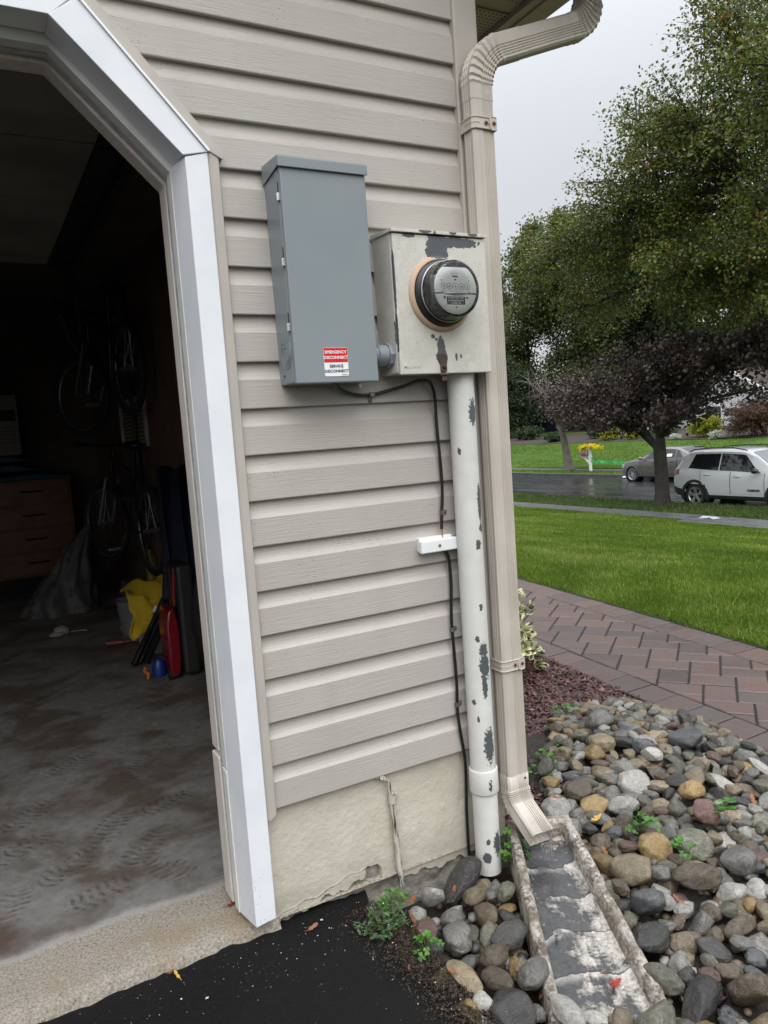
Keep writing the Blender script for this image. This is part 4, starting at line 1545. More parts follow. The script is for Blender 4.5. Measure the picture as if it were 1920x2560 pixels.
def paver(pol, z0=-0.42, z1=-0.380, gap=0.0046, bev=0.0045):
    """a brick from a convex polygon: shrink by the joint, chamfer the top edge"""
    c = Vector((sum(p[0] for p in pol) / len(pol), sum(p[1] for p in pol) / len(pol)))
    def shrink(d):
        out = []
        n = len(pol)
        for i in range(n):
            p0, p1, p2 = Vector(pol[i - 1]), Vector(pol[i]), Vector(pol[(i + 1) % n])
            a, b = (p1 - p0), (p2 - p1)
            if a.length < 1e-6 or b.length < 1e-6:
                out.append(p1); continue
            n1 = Vector((-a.y, a.x)).normalized(); n2 = Vector((-b.y, b.x)).normalized()
            m = (n1 + n2)
            if m.length < 1e-6: out.append(p1); continue
            m.normalize()
            out.append(p1 + m * (d / max(0.35, m.dot(n1))))
        return out
    area = sum(pol[i - 1][0] * pol[i][1] - pol[i][0] * pol[i - 1][1] for i in range(len(pol))) / 2
    if area < 0: pol = pol[::-1]; area = -area
    if area < 0.0012: return
    t = random.random()
    tz = random.uniform(-0.0015, 0.0015)
    rings = []
    for d, z in ((gap, z0), (gap, z1 - bev + tz), (gap + bev, z1 + tz)):
        ring = []
        for p in shrink(d):
            v_ = bm.verts.new((p.x, p.y, z)); v_[tl] = t
            ring.append(v_)
        rings.append(ring)
    n = len(pol)
    for a, b in zip(rings, rings[1:]):
        for i in range(n):
            bm.faces.new((a[i], a[(i + 1) % n], b[(i + 1) % n], b[i]))
    bm.faces.new(rings[-1])


def clip(pol, a, b, c):
    """keep the part of pol with a*x+b*y <= c"""
    out = []
    for i in range(len(pol)):
        p, q_ = pol[i], pol[(i + 1) % len(pol)]
        dp, dq = a * p[0] + b * p[1] - c, a * q_[0] + b * q_[1] - c
        if dp <= 0: out.append(p)
        if dp * dq < 0:
            t = dp / (dp - dq)
            out.append((p[0] + t * (q_[0] - p[0]), p[1] + t * (q_[1] - p[1])))
    return out


W_, L_ = 0.146, 0.214
c45, s45 = math.cos(math.radians(-52)), math.sin(math.radians(-52))
for i in range(-60, 60):
    for j in range(-30, 30):
        for bx in ((0, 0, L_, W_), (L_, W_ - L_, L_ + W_, W_)):
            ox, oy = i * W_ + j * L_, i * W_ - j * L_
            pol = []
            for (u, v) in ((bx[0], bx[1]), (bx[2], bx[1]), (bx[2], bx[3]), (bx[0], bx[3])):
                u += ox; v += oy
                pol.append((2.46 + u * c45 - v * s45, 1.297 + u * s45 + v * c45))
            cyy = sum(p[1] for p in pol) / 4
            if not (-2.6 < cyy < 7.0): continue
            pol = clip(pol, -1, 0.113, -2.165)
            if len(pol) > 2: pol = clip(pol, 1, -0.128, 2.825)
            if len(pol) > 2: paver(pol)
y = -2.6
while y < 7.0:
    y2 = y + 0.170
    paver([(xo_l(y) , y), (xin_l(y), y + 0.004), (xin_l(y2), y2 + 0.004), (xo_l(y2), y2)])
    y = y2
y = -2.6
while y < 7.0:
    y2 = y + 0.165
    paver([(xin_r(y), y), (xo_r(y), y - 0.012), (xo_r(y2), y2 - 0.012), (xin_r(y2), y2)])
    y = y2
bmesh.ops.recalc_face_normals(bm, faces=bm.faces)
me = bpy.data.meshes.new('walkway')
bm.to_mesh(me); bm.free()
me.materials.append(PAV)
tag(npobj('walkway', me), kind='structure')
jb_ = MB()
jb_.add([(xo_l(-2.6) - 0.02, -2.6, -0.389), (xo_r(-2.6), -2.6, -0.389), (xo_r(7), 7, -0.389), (xo_l(7) - 0.02, 7, -0.389)], [(0, 1, 2, 3)])
tag(jb_.build('walkway_bed', JOINT), kind='structure')
eg = MB()
for side, d in ((xo_l, -0.006), (xo_r, 0.006)):
    eg.tube([(side(y_ / 10) + d, y_ / 10, -0.384) for y_ in range(-26, 71, 4)], 0.008, 6)
tag(eg.build('walkway_edging', pmat('black_edging', (0.008, 0.008, 0.008), 0.6)), kind='structure')

# ---- mulch bed
def tinted(name, stops, rough=0.7, transl=0.0, attr='tint', bump=0.0, spec=0.4, noise_amt=0.0):
    q = NB(name)
    at = q.n('ShaderNodeAttribute'); at.attribute_name = attr
    c = q.ramp(at.outputs['Fac'], stops)
    if noise_amt:
        c = q.mix(q.mr(q.noise(q.coord(), 0.7, 4), 0.35, 0.7, 0, noise_amt), c, stops[0][1])
    q.fin(c, rough, None, 0, spec)
    if transl:
        tb = q.n('ShaderNodeBsdfTranslucent')
        q.l(c, tb.inputs[0])
        m_ = q.n('ShaderNodeMixShader'); m_.inputs[0].default_value = transl
        q.l(q.b.outputs[0], m_.inputs[1]); q.l(tb.outputs[0], m_.inputs[2])
        q.l(m_.outputs[0], q.out.inputs['Surface'])
    return q.mat


MULCH = tinted('dark_red_mulch', [(0, (0.012, 0.005, 0.005)), (0.5, (0.058, 0.018, 0.015)), (0.85, (0.115, 0.038, 0.030)), (1, (0.20, 0.10, 0.085))], 0.45)
mb_ = MB()


def mz(x, y):
    return -0.385 + 0.014 * mnoise.noise((x * 5, y * 5, 3)) + 0.012 * max(0, min(1, (1.9 - x)))


mb_.grid(50, 140, lambda u, v: ((lambda x, y: (x, y, mz(x, y)))(0.79 + u * (xo_l(0.0 + v * 7.0) - 0.015 - 0.79), 0.0 + v * 7.0)))
tag(mb_.build('mulch_bed', pmat('mulch_base', (0.02, 0.010, 0.009), 0.9, 0.5, 60, 0.8, 120, 0.01), smooth=90), kind='structure')


def chips(n, area, rng, zf, size, name, mat):
    X = rng.uniform(area[0], area[1], n); Y = rng.uniform(area[2], area[3], n) if len(area) > 3 else None
    lim = 2.165 + 0.113 * Y - 0.188 + 0.01
    k = X < lim
    X, Y = X[k], Y[k]
    n = len(X)
    Z = np.array([zf(a, b) for a, b in zip(X, Y)]) + rng.uniform(0.000, 0.010, n)
    L = size * rng.uniform(0.5, 1.6, n); Wd = L * rng.uniform(0.25, 0.6, n); H = L * rng.uniform(0.15, 0.35, n)
    an = rng.uniform(0, 2 * PI, n); ti = rng.normal(0, 0.35, n)
    ca, sa = np.cos(an), np.sin(an)
    D = np.stack([ca * np.cos(ti), sa * np.cos(ti), np.sin(ti)], 1)
    S = np.stack([-sa, ca, np.zeros(n)], 1)
    U = np.cross(D, S)
    C = np.stack([X, Y, Z], 1)
    V = np.stack([C - D * L[:, None], C + S * Wd[:, None], C + D * L[:, None], C - S * Wd[:, None], C + U * H[:, None] * 1.0 + D * (L * 0.2)[:, None]], 1).reshape(-1, 3)
    tri = np.array([[0, 1, 4], [1, 2, 4], [2, 3, 4], [3, 0, 4]])
    Fi = (np.arange(n)[:, None, None] * 5 + tri[None]).reshape(-1)
    t = np.repeat(np.clip(rng.normal(0.45, 0.25, n), 0, 1), 5)
    me = mesh_np(name, V, Fi, np.arange(0, len(Fi), 3), mat, attr=('tint', t))
    return npobj(name, me)


mu_ = chips(60000, (0.79, 2.75, -0.05, 4.2), RNG, mz, 0.013, 'mulch', MULCH)
tag(mu_, 'dark red shredded bark mulch between the house corner and the paver walk', 'mulch', kind='stuff')

# ---- sidewalk, verge and street
def mat_street():
    q = NB('wet_street_asphalt')
    f = q.noise(q.coord(), 30, 5, 0.7)
    g = q.noise(q.coord(scale=(1.4, 0.16, 1)), 1.0, 5, 0.6)
    c = q.mix(q.mr(f, 0.3, 0.7), (0.024, 0.024, 0.026), (0.046, 0.046, 0.049))
    c = q.mix(q.mr(g, 0.4, 0.65, 0, 0.6), c, (0.018, 0.018, 0.02))
    ck = q.voro(q.coord(scale=(0.45, 0.3, 1), loc=(0.3, 0.2, 0)), 0.5, 'DISTANCE_TO_EDGE')
    c = q.mix(q.mr(ck.outputs['Distance'], 0.0, 0.006, 0.9, 0), c, (0.005, 0.005, 0.005))
    r = q.mr(g, 0.35, 0.65, 0.10, 0.34)
    return q.fin(c, r, q.bump(f, 0.12, 0.02))


st_ = MB()
st_.add([(17.5, -120, -1.8), (21.3, -120, -1.73), (25.2, -120, -1.8), (17.5, 220, -1.8), (21.3, 220, -1.73), (25.2, 220, -1.8)], [(0, 1, 4, 3), (1, 2, 5, 4)])
tag(st_.build('street', mat_street()), kind='structure')
CURB = pmat('dark_wet_curb', (0.07, 0.068, 0.064), 0.5, 0.35, 4, 0.4, 30, 0.02)
kb = MB()
kb.box(17.36, 17.5, -120, 220, -1.95, -1.665)
kb.box(25.2, 25.36, -120, 220, -1.95, -1.655)
tag(kb.build('curb', CURB, bevel=0.02), kind='structure')
WALK = pmat('wet_grey_sidewalk', (0.085, 0.085, 0.09), 0.42, 0.25, 2.5, 0.08, 50, 0.01, rvar=0.12, spec=0.3)
sw_ = MB()
y = -40.0
while y < 90:
    sw_.box(14.50, 15.35, y + 0.006, y + 1.494, -1.72, -1.642 + random.uniform(-0.006, 0.006))
    y += 1.5
sw_.box(13.9, 14.495, 2.0, 10.9, -1.72, -1.648)                # concrete apron beside the front walk
tag(sw_.build('sidewalk', WALK, bevel=0.008), kind='structure')
fw = MB()
y = -40.0
while y < 120:
    fw.box(26.75, 27.75, y + 0.006, y + 1.494, -1.72, -1.632)
    y += 1.5
tag(fw.build('sidewalk', WALK), kind='structure')

# ---- grass
GRASS = tinted('grass_blades', [(0, (0.034, 0.068, 0.005)), (0.45, (0.108, 0.184, 0.014)), (0.78, (0.21, 0.295, 0.042)), (0.92, (0.36, 0.37, 0.12)), (1.0, (0.52, 0.45, 0.24))], 0.5, 0.30, spec=0.22, noise_amt=0.35)
GRASS2 = tinted('far_grass_blades', [(0, (0.028, 0.058, 0.010)), (0.5, (0.055, 0.098, 0.018)), (1.0, (0.10, 0.145, 0.032))], 0.7, 0.2, spec=0.08)


def blades(name, X, Y, Z, H, Wd, rng, mat, lean=0.35, tmean=0.45):
    n = len(X)
    an = rng.uniform(0, 2 * PI, n)
    fx, fy = np.cos(an), np.sin(an)
    le = np.abs(rng.normal(0, lean, n)) * H
    la = rng.uniform(0, 2 * PI, n)
    lx, ly = np.cos(la) * le, np.sin(la) * le
    hw = Wd / 2
    B0 = np.stack([X - fx * hw, Y - fy * hw, Z], 1); B1 = np.stack([X + fx * hw, Y + fy * hw, Z], 1)
    M0 = np.stack([X - fx * hw * .8 + lx * .35, Y - fy * hw * .8 + ly * .35, Z + H * .6], 1)
    M1 = np.stack([X + fx * hw * .8 + lx * .35, Y + fy * hw * .8 + ly * .35, Z + H * .6], 1)
    T = np.stack([X + lx, Y + ly, Z + H * np.clip(1 - (le / H) ** 2 * 0.3, .4, 1)], 1)
    V = np.stack([B0, B1, M0, M1, T], 1).reshape(-1, 3)
    base = np.arange(n) * 5
    quad = np.stack([base, base + 1, base + 3, base + 2], 1)
    tri = np.stack([base + 2, base + 3, base + 4], 1)
    loops = np.concatenate([quad, tri], 1).reshape(-1)
    starts = (np.arange(n)[:, None] * 7 + np.array([0, 4])[None]).reshape(-1)
    patch = np.array([mnoise.noise((a * 0.5, b * 0.5, 5)) * 0.30 + mnoise.noise((a * 2.2, b * 2.2, 9)) * 0.22 for a, b in zip(X, Y)])
    t = np.clip(rng.normal(tmean, 0.2, n) + patch, 0, 1)
    t5 = np.stack([t * 0.7, t * 0.7, t, t, np.clip(t * 1.12, 0, 1)], 1).reshape(-1)
    return npobj(name, mesh_np(name, V, loops, starts, mat, attr=('tint', t5)))


def wedge(n, x0, x1, ylo, yhi, rng, power=1.0):
    u = rng.random(n)
    X = x0 + (x1 - x0) * u ** power
    Y = rng.uniform(0, 1, n)
    lo = np.array([ylo(a) for a in X]); hi = np.array([yhi(a) for a in X])
    return X, lo + (hi - lo) * Y


X, Y = wedge(330000, 3.0, 14.5, lambda x: 0.70 * x - 2.1, lambda x: 1.52 * x - 1.2, RNG, 1.7)
k = X > (2.825 + 0.128 * Y + 0.205 + 0.012)
X, Y = X[k], Y[k]
k = ~((X > 13.88) & (Y < 10.95) & (Y > 2))
X, Y = X[k], Y[k]
dist = np.hypot(X + 0.6, Y + 1.8)
near = np.clip((X - 3.0) / 10.0, 0, 1)
mow = 0.5 + 0.5 * np.sin((X * 0.78 - Y * 0.62) * 2 * PI / 1.05)
patch = np.array([mnoise.noise((a * 1.1, b * 1.1, 8)) for a, b in zip(X, Y)])
Hh = (0.042 + 0.030 * RNG.random(len(X))) * (1 + 0.3 * patch)
lg = blades('lawn_grass', X, Y, hxn(X) - 0.004, Hh, 0.0036 + 0.0065 * near, RNG, GRASS, 0.55, 0.44)
tag(lg, 'mown green front lawn between the paver walk and the street', 'grass', kind='stuff')
X = RNG.uniform(3.0, 14.4, 130000); Y = RNG.uniform(-7, 26, 130000)
k = ((Y < 0.70 * X - 2.1) | (Y > 1.52 * X - 1.2)) & (X > (2.825 + 0.128 * Y + 0.23)) & ~((X > 13.88) & (Y < 10.95) & (Y > 2))
X, Y = X[k], Y[k]
lg2 = blades('lawn_grass', X, Y, hxn(X) - 0.004, 0.05 + 0.03 * RNG.random(len(X)), 0.012 + 0 * X, RNG, GRASS, 0.55, 0.44)
tag(lg2, 'outer stretches of the front lawn to either side', 'grass', kind='stuff')
X = np.concatenate([RNG.uniform(15.36, 17.37, 42000)]); Y = RNG.uniform(3, 32, len(X))
Hh = 0.05 + 0.06 * RNG.random(len(X))
vg = blades('verge_grass', X, Y, hxn(X), Hh, 0.014 + 0 * X, RNG, tinted('verge_blades', [(0, (0.020, 0.040, 0.008)), (0.5, (0.055, 0.105, 0.016)), (0.85, (0.12, 0.15, 0.04)), (1, (0.24, 0.20, 0.10))], 0.6, 0.2), 0.6, 0.5)
tag(vg, 'rough grass strip between the sidewalk and the near curb', 'grass', kind='stuff')
X = RNG.uniform(25.35, 46, 60000) ; Y = RNG.uniform(8, 70, len(X))
k = ~((X > 26.7) & (X < 27.8))
X, Y = X[k], Y[k]
fg = blades('far_lawn_grass', X, Y, hxn(X) + 0.01, 0.035 + 0.03 * RNG.random(len(X)), 0.03 + 0 * X, RNG, GRASS2, 0.5, 0.5)
tag(fg, 'bright green lawn rising behind the far curb', 'grass', kind='stuff')
fl = MB()
fl.grid(20, 40, lambda u, v: (27.76 + u * 22, -30 + v * 130, hx(27.76 + u * 22) + 0.012 + 0.05 * mnoise.noise(((27.76 + u * 22) * 0.3, (-30 + v * 130) * 0.3, 0))))
tag(fl.build('far_lawn', pmat('far_lawn_turf', (0.056, 0.098, 0.018), 0.95, 0.25, 0.8, 0.2, 12, 0.03, spec=0.03), smooth=90), kind='structure')
# ------------------------------------------------------------------ splash block
def mat_splash(name, floor):
    q = NB(name)
    c0 = q.coord()
    n1 = q.noise(c0, 16, 7, 0.68)
    n2 = q.noise(c0, 90, 5, 0.7)
    white = q.mix(q.mr(n2, 0.3, 0.7), (0.22, 0.20, 0.17), (0.58, 0.55, 0.50))
    dark = q.mix(q.mr(n2, 0.3, 0.7), (0.016, 0.016, 0.017), (0.055, 0.053, 0.052))
    brown = q.mix(q.mr(n2, 0.3, 0.7), (0.05, 0.038, 0.028), (0.16, 0.125, 0.095))
    X, Y, Z = q.sep(c0)
    if floor:
        # strips of paint between scalloped cracks that run across the trough
        ph = q.math('ADD', Y, q.math('MULTIPLY', q.math('SUBTRACT', q.noise(q.coord(scale=(1, 0.6, 1)), 5, 5), 0.5), 0.20))
        saw = q.math('FRACT', q.math('MULTIPLY', ph, 7.5))
        e = q.math('ADD', q.math('ADD', q.math('MULTIPLY', saw, 0.30), q.math('MULTIPLY', X, 3.4)), q.math('MULTIPLY', q.math('SUBTRACT', q.noise(c0, 11, 8, 0.7), 0.5), 3.0))
        m = q.math('MULTIPLY', q.mr(e, 0.16, 0.42), q.mr(n2, 0.25, 0.6, 0.65, 1.0))
        crack = q.math('MAXIMUM', q.mr(saw, 0.0, 0.03, 1, 0), q.mr(saw, 0.99, 1.0))
        lipw = q.math('MULTIPLY', q.mr(saw, 0.80, 0.97), 0.40)
        c = q.mix(m, dark, white)
        c = q.mix(q.math('MULTIPLY', lipw, q.mr(n1, 0.4, 0.6)), c, (0.62, 0.59, 0.55))
        c = q.mix(crack, c, (0.012, 0.011, 0.01))
        c = q.mix(q.mr(q.math('ADD', Y, q.math('MULTIPLY', n1, 0.25)), 0.02, -0.06, 1.0, 0.0) if False else q.mr(q.math('ADD', Y, q.math('MULTIPLY', n1, 0.3)), 0.20, 0.02, 0, 0), c, brown)
        n = q.bump(q.math('ADD', q.math('MULTIPLY', saw, 0.4), m), 0.45, 0.003)
        n = q.bump(n2, 0.4, 0.003, n)
        return q.fin(c, q.mr(m, 0, 1, 0.22, 0.6), n)
    e = q.math('ADD', n1, q.math('MULTIPLY', q.math('SUBTRACT', n2, 0.5), 0.5))
    c = q.mix(q.mr(e, 0.42, 0.60), brown, white)
    c = q.mix(q.mr(q.noise(q.coord(loc=(1, 2, 0)), 6, 5), 0.45, 0.65, 0, 0.6), c, (0.20, 0.165, 0.125))
    c = q.mix(q.mr(q.noise(q.coord(loc=(4, 2, 1)), 40, 6, 0.7), 0.60, 0.66), c, (0.03, 0.027, 0.022))
    n = q.bump(n2, 0.6, 0.004)
    n = q.bump(n1, 0.6, 0.008, n)
    return q.fin(c, 0.7, n)


SPF, SPR = mat_splash('splash_trough_worn_paint', True), mat_splash('splash_rail_worn_paint', False)
# the block lies along S -> T on the stones, falling away from the house
S0, T0 = Vector((0.800, -0.072, -0.250)), Vector((0.520, -0.640, -0.352))
ax_l = (T0 - S0); SL = ax_l.length; ax_l.normalize()
ax_w = Vector((-ax_l.y, ax_l.x, 0)).normalized()        # towards the right-hand rail (+x)
ax_n = ax_w.cross(ax_l) * -1
if ax_n.z < 0: ax_n = -ax_n
spl = thing('splash_block', 'worn white concrete splash block under the downspout spout, paint peeling to black', 'splash block', (0, 0, 0))
spl.matrix_basis = Matrix((( ax_w.x, -ax_l.x, ax_n.x, S0.x), (ax_w.y, -ax_l.y, ax_n.y, S0.y), (ax_w.z, -ax_l.z, ax_n.z, S0.z), (0, 0, 0, 1)))
LOCAL.add(spl.name)
# local coords: x across, y = minus distance from the back, z up (0 = rail top at the back)
def sw_half(t): return 0.098 + (0.136 - 0.098) * t


sm = MB()


def floor_z(t): return -0.050 + 0.006 * t


sm.grid(24, 70, lambda u, v: (((u - 0.5) * 2) * (sw_half(v) - 0.020), -v * SL, floor_z(v) + 0.010 * abs((u - 0.5) * 2) ** 4 + 0.0025 * mnoise.noise((u * 5, v * 16, 2)) + 0.0012 * mnoise.noise((u * 22, v * 60, 5))))
sm.build('trough', SPF, spl, smooth=80)
for sgn, t1 in ((-1, 1.0), (1, 1.0)):
    rmb = MB()
    N = 40
    vs = []
    for i in range(N + 1):
        t = i / N
        y = -t * SL * t1
        x = sgn * sw_half(t)
        wob = 0.003 * mnoise.noise((t * 9, sgn * 3, 1)) + 0.0015 * mnoise.noise((t * 40, sgn * 3, 2))
        zt = 0.0 + wob - 0.006 * t - (0.018 * max(0, (t - 0.93) / 0.07))
        # outer foot, outer top, inner top, inner foot
        vs += [(x + sgn * 0.004, y, -0.085), (x + wob * 0.6, y, zt - 0.006), (x - sgn * 0.006, y, zt), (x - sgn * 0.022 + wob, y, zt - 0.001), (x - sgn * 0.029, y, zt - 0.010), (x - sgn * 0.036, y, floor_z(t) - 0.004)]
    fs_ = []
    for i in range(N):
        for k in range(5):
            fs_.append((6 * i + k, 6 * i + k + 1, 6 * i + 7 + k, 6 * i + 6 + k))
    fs_ += [tuple(range(6)), tuple(6 * N + k for k in range(6))]
    rmb.add(vs, fs_)
    rmb.build('rail', SPR, spl, smooth=50)
bk = MB()
bk.prism([(0.022, -0.085), (0.020, -0.006), (0.012, 0.001), (-0.004, 0.0005), (-0.014, -0.006), (-0.024, -0.052)], (-0.094, 0, 0), (0, 1, 0), (0, 0, 1), (1, 0, 0), 0.188)
bk.build('back_wall', SPR, spl, smooth=50, bevel=0.002)
bs = MB()
bs.prism([(-0.096, -0.02), (0.096, -0.02), (0.134, -SL + 0.004), (-0.134, -SL + 0.004)], (0, 0, -0.086), (1, 0, 0), (0, 1, 0), (0, 0, 1), 0.036)
bs.build('base', SPR, spl)
wt = MB()                                                    # trickle falling from the spout
rw = random.Random(3)
for i in range(7):
    a = -0.02 + 0.006 * i
    p = Vector((0.735 + a, -0.182 - rw.uniform(0, .01), -0.246))
    wt.tube([p, p + Vector((0.0, -0.006, -0.018)), p + Vector((0.001, -0.010, -0.045))], [0.0010, 0.0016, 0.0012], 5)
WATER = pmat('falling_water', (0.75, 0.78, 0.80), 0.05, 0.02, 30, Transmission_Weight=0.85, IOR=1.33)
tag(wt.build('water_trickle', WATER, smooth=80), 'thin trickle of rainwater running out of the downspout', 'water')

# ------------------------------------------------------------------ river stones
def mat_rock(name, a, b, vein=None, speck=None, rough=0.45):
    q = NB(name)
    oi = q.n('ShaderNodeObjectInfo')
    sh = q.n('ShaderNodeVectorMath', operation='SCALE'); sh.inputs[0].default_value = (13.0, 7.0, 5.0)
    q.l(oi.outputs['Random'], sh.inputs['Scale'])
    ad = q.n('ShaderNodeVectorMath', operation='ADD')
    q.l(q.tc.outputs['Object'], ad.inputs[0]); q.l(sh.outputs[0], ad.inputs[1])
    c0 = ad.outputs[0]
    n1 = q.noise(c0, 2.2, 6, 0.62, 0.6)
    n2 = q.noise(c0, 16, 5, 0.7)
    c = q.mix(q.mr(n1, 0.32, 0.68), a, b)
    c = q.mix(q.mr(n2, 0.35, 0.62, 0.6, 0), c, tuple(x * 0.35 for x in a))
    c = q.mix(q.mr(q.noise(c0, 5.5, 6, 0.7, 0.8), 0.54, 0.72, 0, 0.55), c, tuple(min(1, x * 1.7) for x in b))
    if vein:
        vn = q.noise(c0, 1.3, 7, 0.62, 1.0)
        c = q.mix(q.mr(q.math('ABSOLUTE', q.math('SUBTRACT', vn, 0.5)), 0.0, 0.022, 0.55, 0), c, vein)
    if speck:
        v = q.voro(c0, 14, 'F1')
        c = q.mix(q.math('MULTIPLY', q.mr(v.outputs['Distance'], 0.14, 0.24, 1, 0), q.mr(q.noise(c0, 3, 3), 0.42, 0.55)), c, speck)
    hsv = q.n('ShaderNodeHueSaturation')
    q.l(q.mr(oi.outputs['Random'], 0, 1, 0.55, 1.30), hsv.inputs['Value'])
    hsv.inputs['Saturation'].default_value = 1.0
    q.l(c, hsv.inputs['Color'])
    n = q.bump(n2, 0.4, 0.04)
    n = q.bump(n1, 0.3, 0.12, n)
    return q.fin(hsv.outputs[0], q.mr(n2, 0.3, 0.7, rough - 0.24, rough + 0.06), n, Coat_Weight=0.10, Coat_Roughness=0.12)


RK = {
    'grey': mat_rock('grey_river_stone', (0.110, 0.106, 0.096), (0.215, 0.207, 0.188), (0.34, 0.33, 0.30)),
    'dark grey': mat_rock('dark_river_stone', (0.030, 0.029, 0.027), (0.070, 0.067, 0.062), None, None, 0.36),
    'tan': mat_rock('tan_river_stone', (0.19, 0.145, 0.085), (0.33, 0.27, 0.18)),
    'brown': mat_rock('brown_river_stone', (0.075, 0.055, 0.038), (0.155, 0.118, 0.08), (0.24, 0.19, 0.13)),
    'pale': mat_rock('pale_river_stone', (0.28, 0.27, 0.245), (0.46, 0.445, 0.40), None, (0.12, 0.115, 0.11), 0.5),
    'greenish': mat_rock('greenish_river_stone', (0.085, 0.085, 0.060), (0.175, 0.17, 0.125), (0.27, 0.26, 0.21)),
    'blue-grey': mat_rock('blue_grey_river_stone', (0.068, 0.072, 0.075), (0.155, 0.160, 0.162)),
    'reddish': mat_rock('reddish_river_stone', (0.085, 0.042, 0.036), (0.20, 0.12, 0.10), None, (0.30, 0.24, 0.22)),
    'ochre': mat_rock('ochre_river_stone', (0.24, 0.145, 0.045), (0.38, 0.28, 0.13)),
    'speckled black': mat_rock('speckled_black_stone', (0.018, 0.016, 0.016), (0.05, 0.045, 0.043), None, (0.36, 0.35, 0.34), 0.6),
}
SHAPES = []                                                  # unit stones: (word, mesh, semi-axes)


def stone_mesh(seed, dims, bumpy, facet, word):
    bm = bmesh.new()
    bmesh.ops.create_icosphere(bm, subdivisions=4, radius=1.0)
    r = random.Random(seed)
    off = Vector((r.uniform(-50, 50), r.uniform(-50, 50), r.uniform(-50, 50)))
    planes = []
    for _ in range(facet + 2):
        n = Vector((r.gauss(0, 1), r.gauss(0, 1), r.gauss(0, 1))).normalized()
        planes.append((n, r.uniform(0.56, 0.82)))
    for v in bm.verts:
        d = v.co.normalized()
        k = 1 + bumpy * mnoise.noise(d * 0.9 + off) + bumpy * 0.45 * mnoise.noise(d * 2.1 + off) + 0.025 * mnoise.noise(d * 5 + off)
        p = d * k
        for n, lim in planes:
            h = p.dot(n)
            if h > lim:
                p -= n * (h - lim) * 0.82
        v.co = Vector((p.x * dims[0], p.y * dims[1], p.z * dims[2]))
    me = bpy.data.meshes.new('river_stone')
    bm.to_mesh(me); bm.free()
    me.polygons.foreach_set('use_smooth', [True] * len(me.polygons))
    me.materials.append(RK['grey'])
    SHAPES.append((word, me, dims))


for s_, (dm, bmp, fc, wd) in enumerate([
        ((1.18, 0.88, 0.72), 0.22, 0, 'rounded'), ((1.32, 0.80, 0.66), 0.20, 0, 'egg-shaped'), ((1.2, 0.95, 0.52), 0.18, 1, 'flat'), ((1.1, 0.9, 0.8), 0.26, 3, 'angular'),
        ((1.5, 0.72, 0.6), 0.18, 1, 'long'), ((1.02, 0.98, 0.78), 0.2, 1, 'rounded'), ((1.25, 0.9, 0.7), 0.24, 4, 'angular'), ((1.25, 0.92, 0.55), 0.22, 2, 'flat'),
        ((1.4, 0.85, 0.62), 0.26, 2, 'long'), ((1.15, 0.85, 0.75), 0.24, 0, 'egg-shaped'), ((1.1, 1.0, 0.7), 0.3, 5, 'blocky'), ((1.2, 0.8, 0.75), 0.26, 2, 'blunt')]):
    stone_mesh(100 + s_, dm, bmp, fc, wd)

HEAP = [(0.98, -0.01), (1.06, 0.22), (1.40, 0.56), (1.64, 0.79), (1.90, 0.72), (1.985, 0.54), (1.975, 0.19), (1.92, -0.05), (1.72, -0.42), (1.22, -0.84), (0.76, -1.12), (0.45, -1.12), (0.27, -0.80), (0.25, -0.45), (0.30, -0.22), (0.34, -0.10), (0.40, -0.05), (0.55, -0.03), (0.575, -0.10), (0.66, -0.12), (0.70, -0.02)]


def inside(p, poly):
    x, y = p
    c = False
    for i in range(len(poly)):
        x0, y0 = poly[i - 1]; x1, y1 = poly[i]
        if (y0 > y) != (y1 > y) and x < (x1 - x0) * (y - y0) / (y1 - y0) + x0: c = not c
    return c


def splash_local(x, y):
    d = Vector((x - S0.x, y - S0.y, 0))
    l2 = Vector((ax_l.x, ax_l.y, 0)).normalized()
    return d.dot(ax_w), d.dot(l2)


def in_splash(x, y, pad):
    a, b = splash_local(x, y)
    L2 = math.hypot(T0.x - S0.x, T0.y - S0.y)
    if not (-0.025 - pad < b < L2 + pad * 0.55): return False
    t = max(0, min(1, b / L2))
    return abs(a) < sw_half(t) + 0.004 + pad


def heap_base(x, y):
    z = -0.400
    a, b = splash_local(x, y)
    if a > 0:                                                # the mound on the right of the block
        z += 0.075 * math.exp(-(((x - 1.50) / 0.42) ** 2 + ((y - 0.22) / 0.42) ** 2))
        z += 0.03 * math.exp(-(((x - 1.05) / 0.30) ** 2 + ((y + 0.25) / 0.35) ** 2))
    return z


placed = []                                                  # x, y, z, r
rk = random.Random(21)
ASP = 0.66


def rest_z(x, y, r):
    z = heap_base(x, y) + r * ASP * 0.55
    for (a, b, c, s) in placed:
        R = (r + s) * 0.80
        d2 = (a - x) ** 2 + (b - y) ** 2
        if d2 < R * R:
            z = max(z, c + ASP * math.sqrt(R * R - d2))
    return z


def drop(r, tries, cand=None, zmax=0.105):
    best = None
    for _ in range(tries):
        if cand: x, y = cand
        else:
            x, y = rk.uniform(0.24, 2.0), rk.uniform(-1.12, 0.82)
            if not inside((x, y), HEAP): continue
            if in_splash(x, y, r * 0.72): continue
            if y > -0.03 - r and x < 0.78 + r * 0.7: continue
            if (x - 0.624) ** 2 + (y + 0.048) ** 2 < (0.045 + r * 0.8) ** 2: continue
            if x < edge_x(y) + r * 0.5: continue
        z = rest_z(x, y, r)
        lift = z - heap_base(x, y) - r * 0.3
        if lift > zmax: continue
        if best is None or lift < bl_: best, bl_ = (x, y, z), lift
        if cand: break
    return best


stones = []
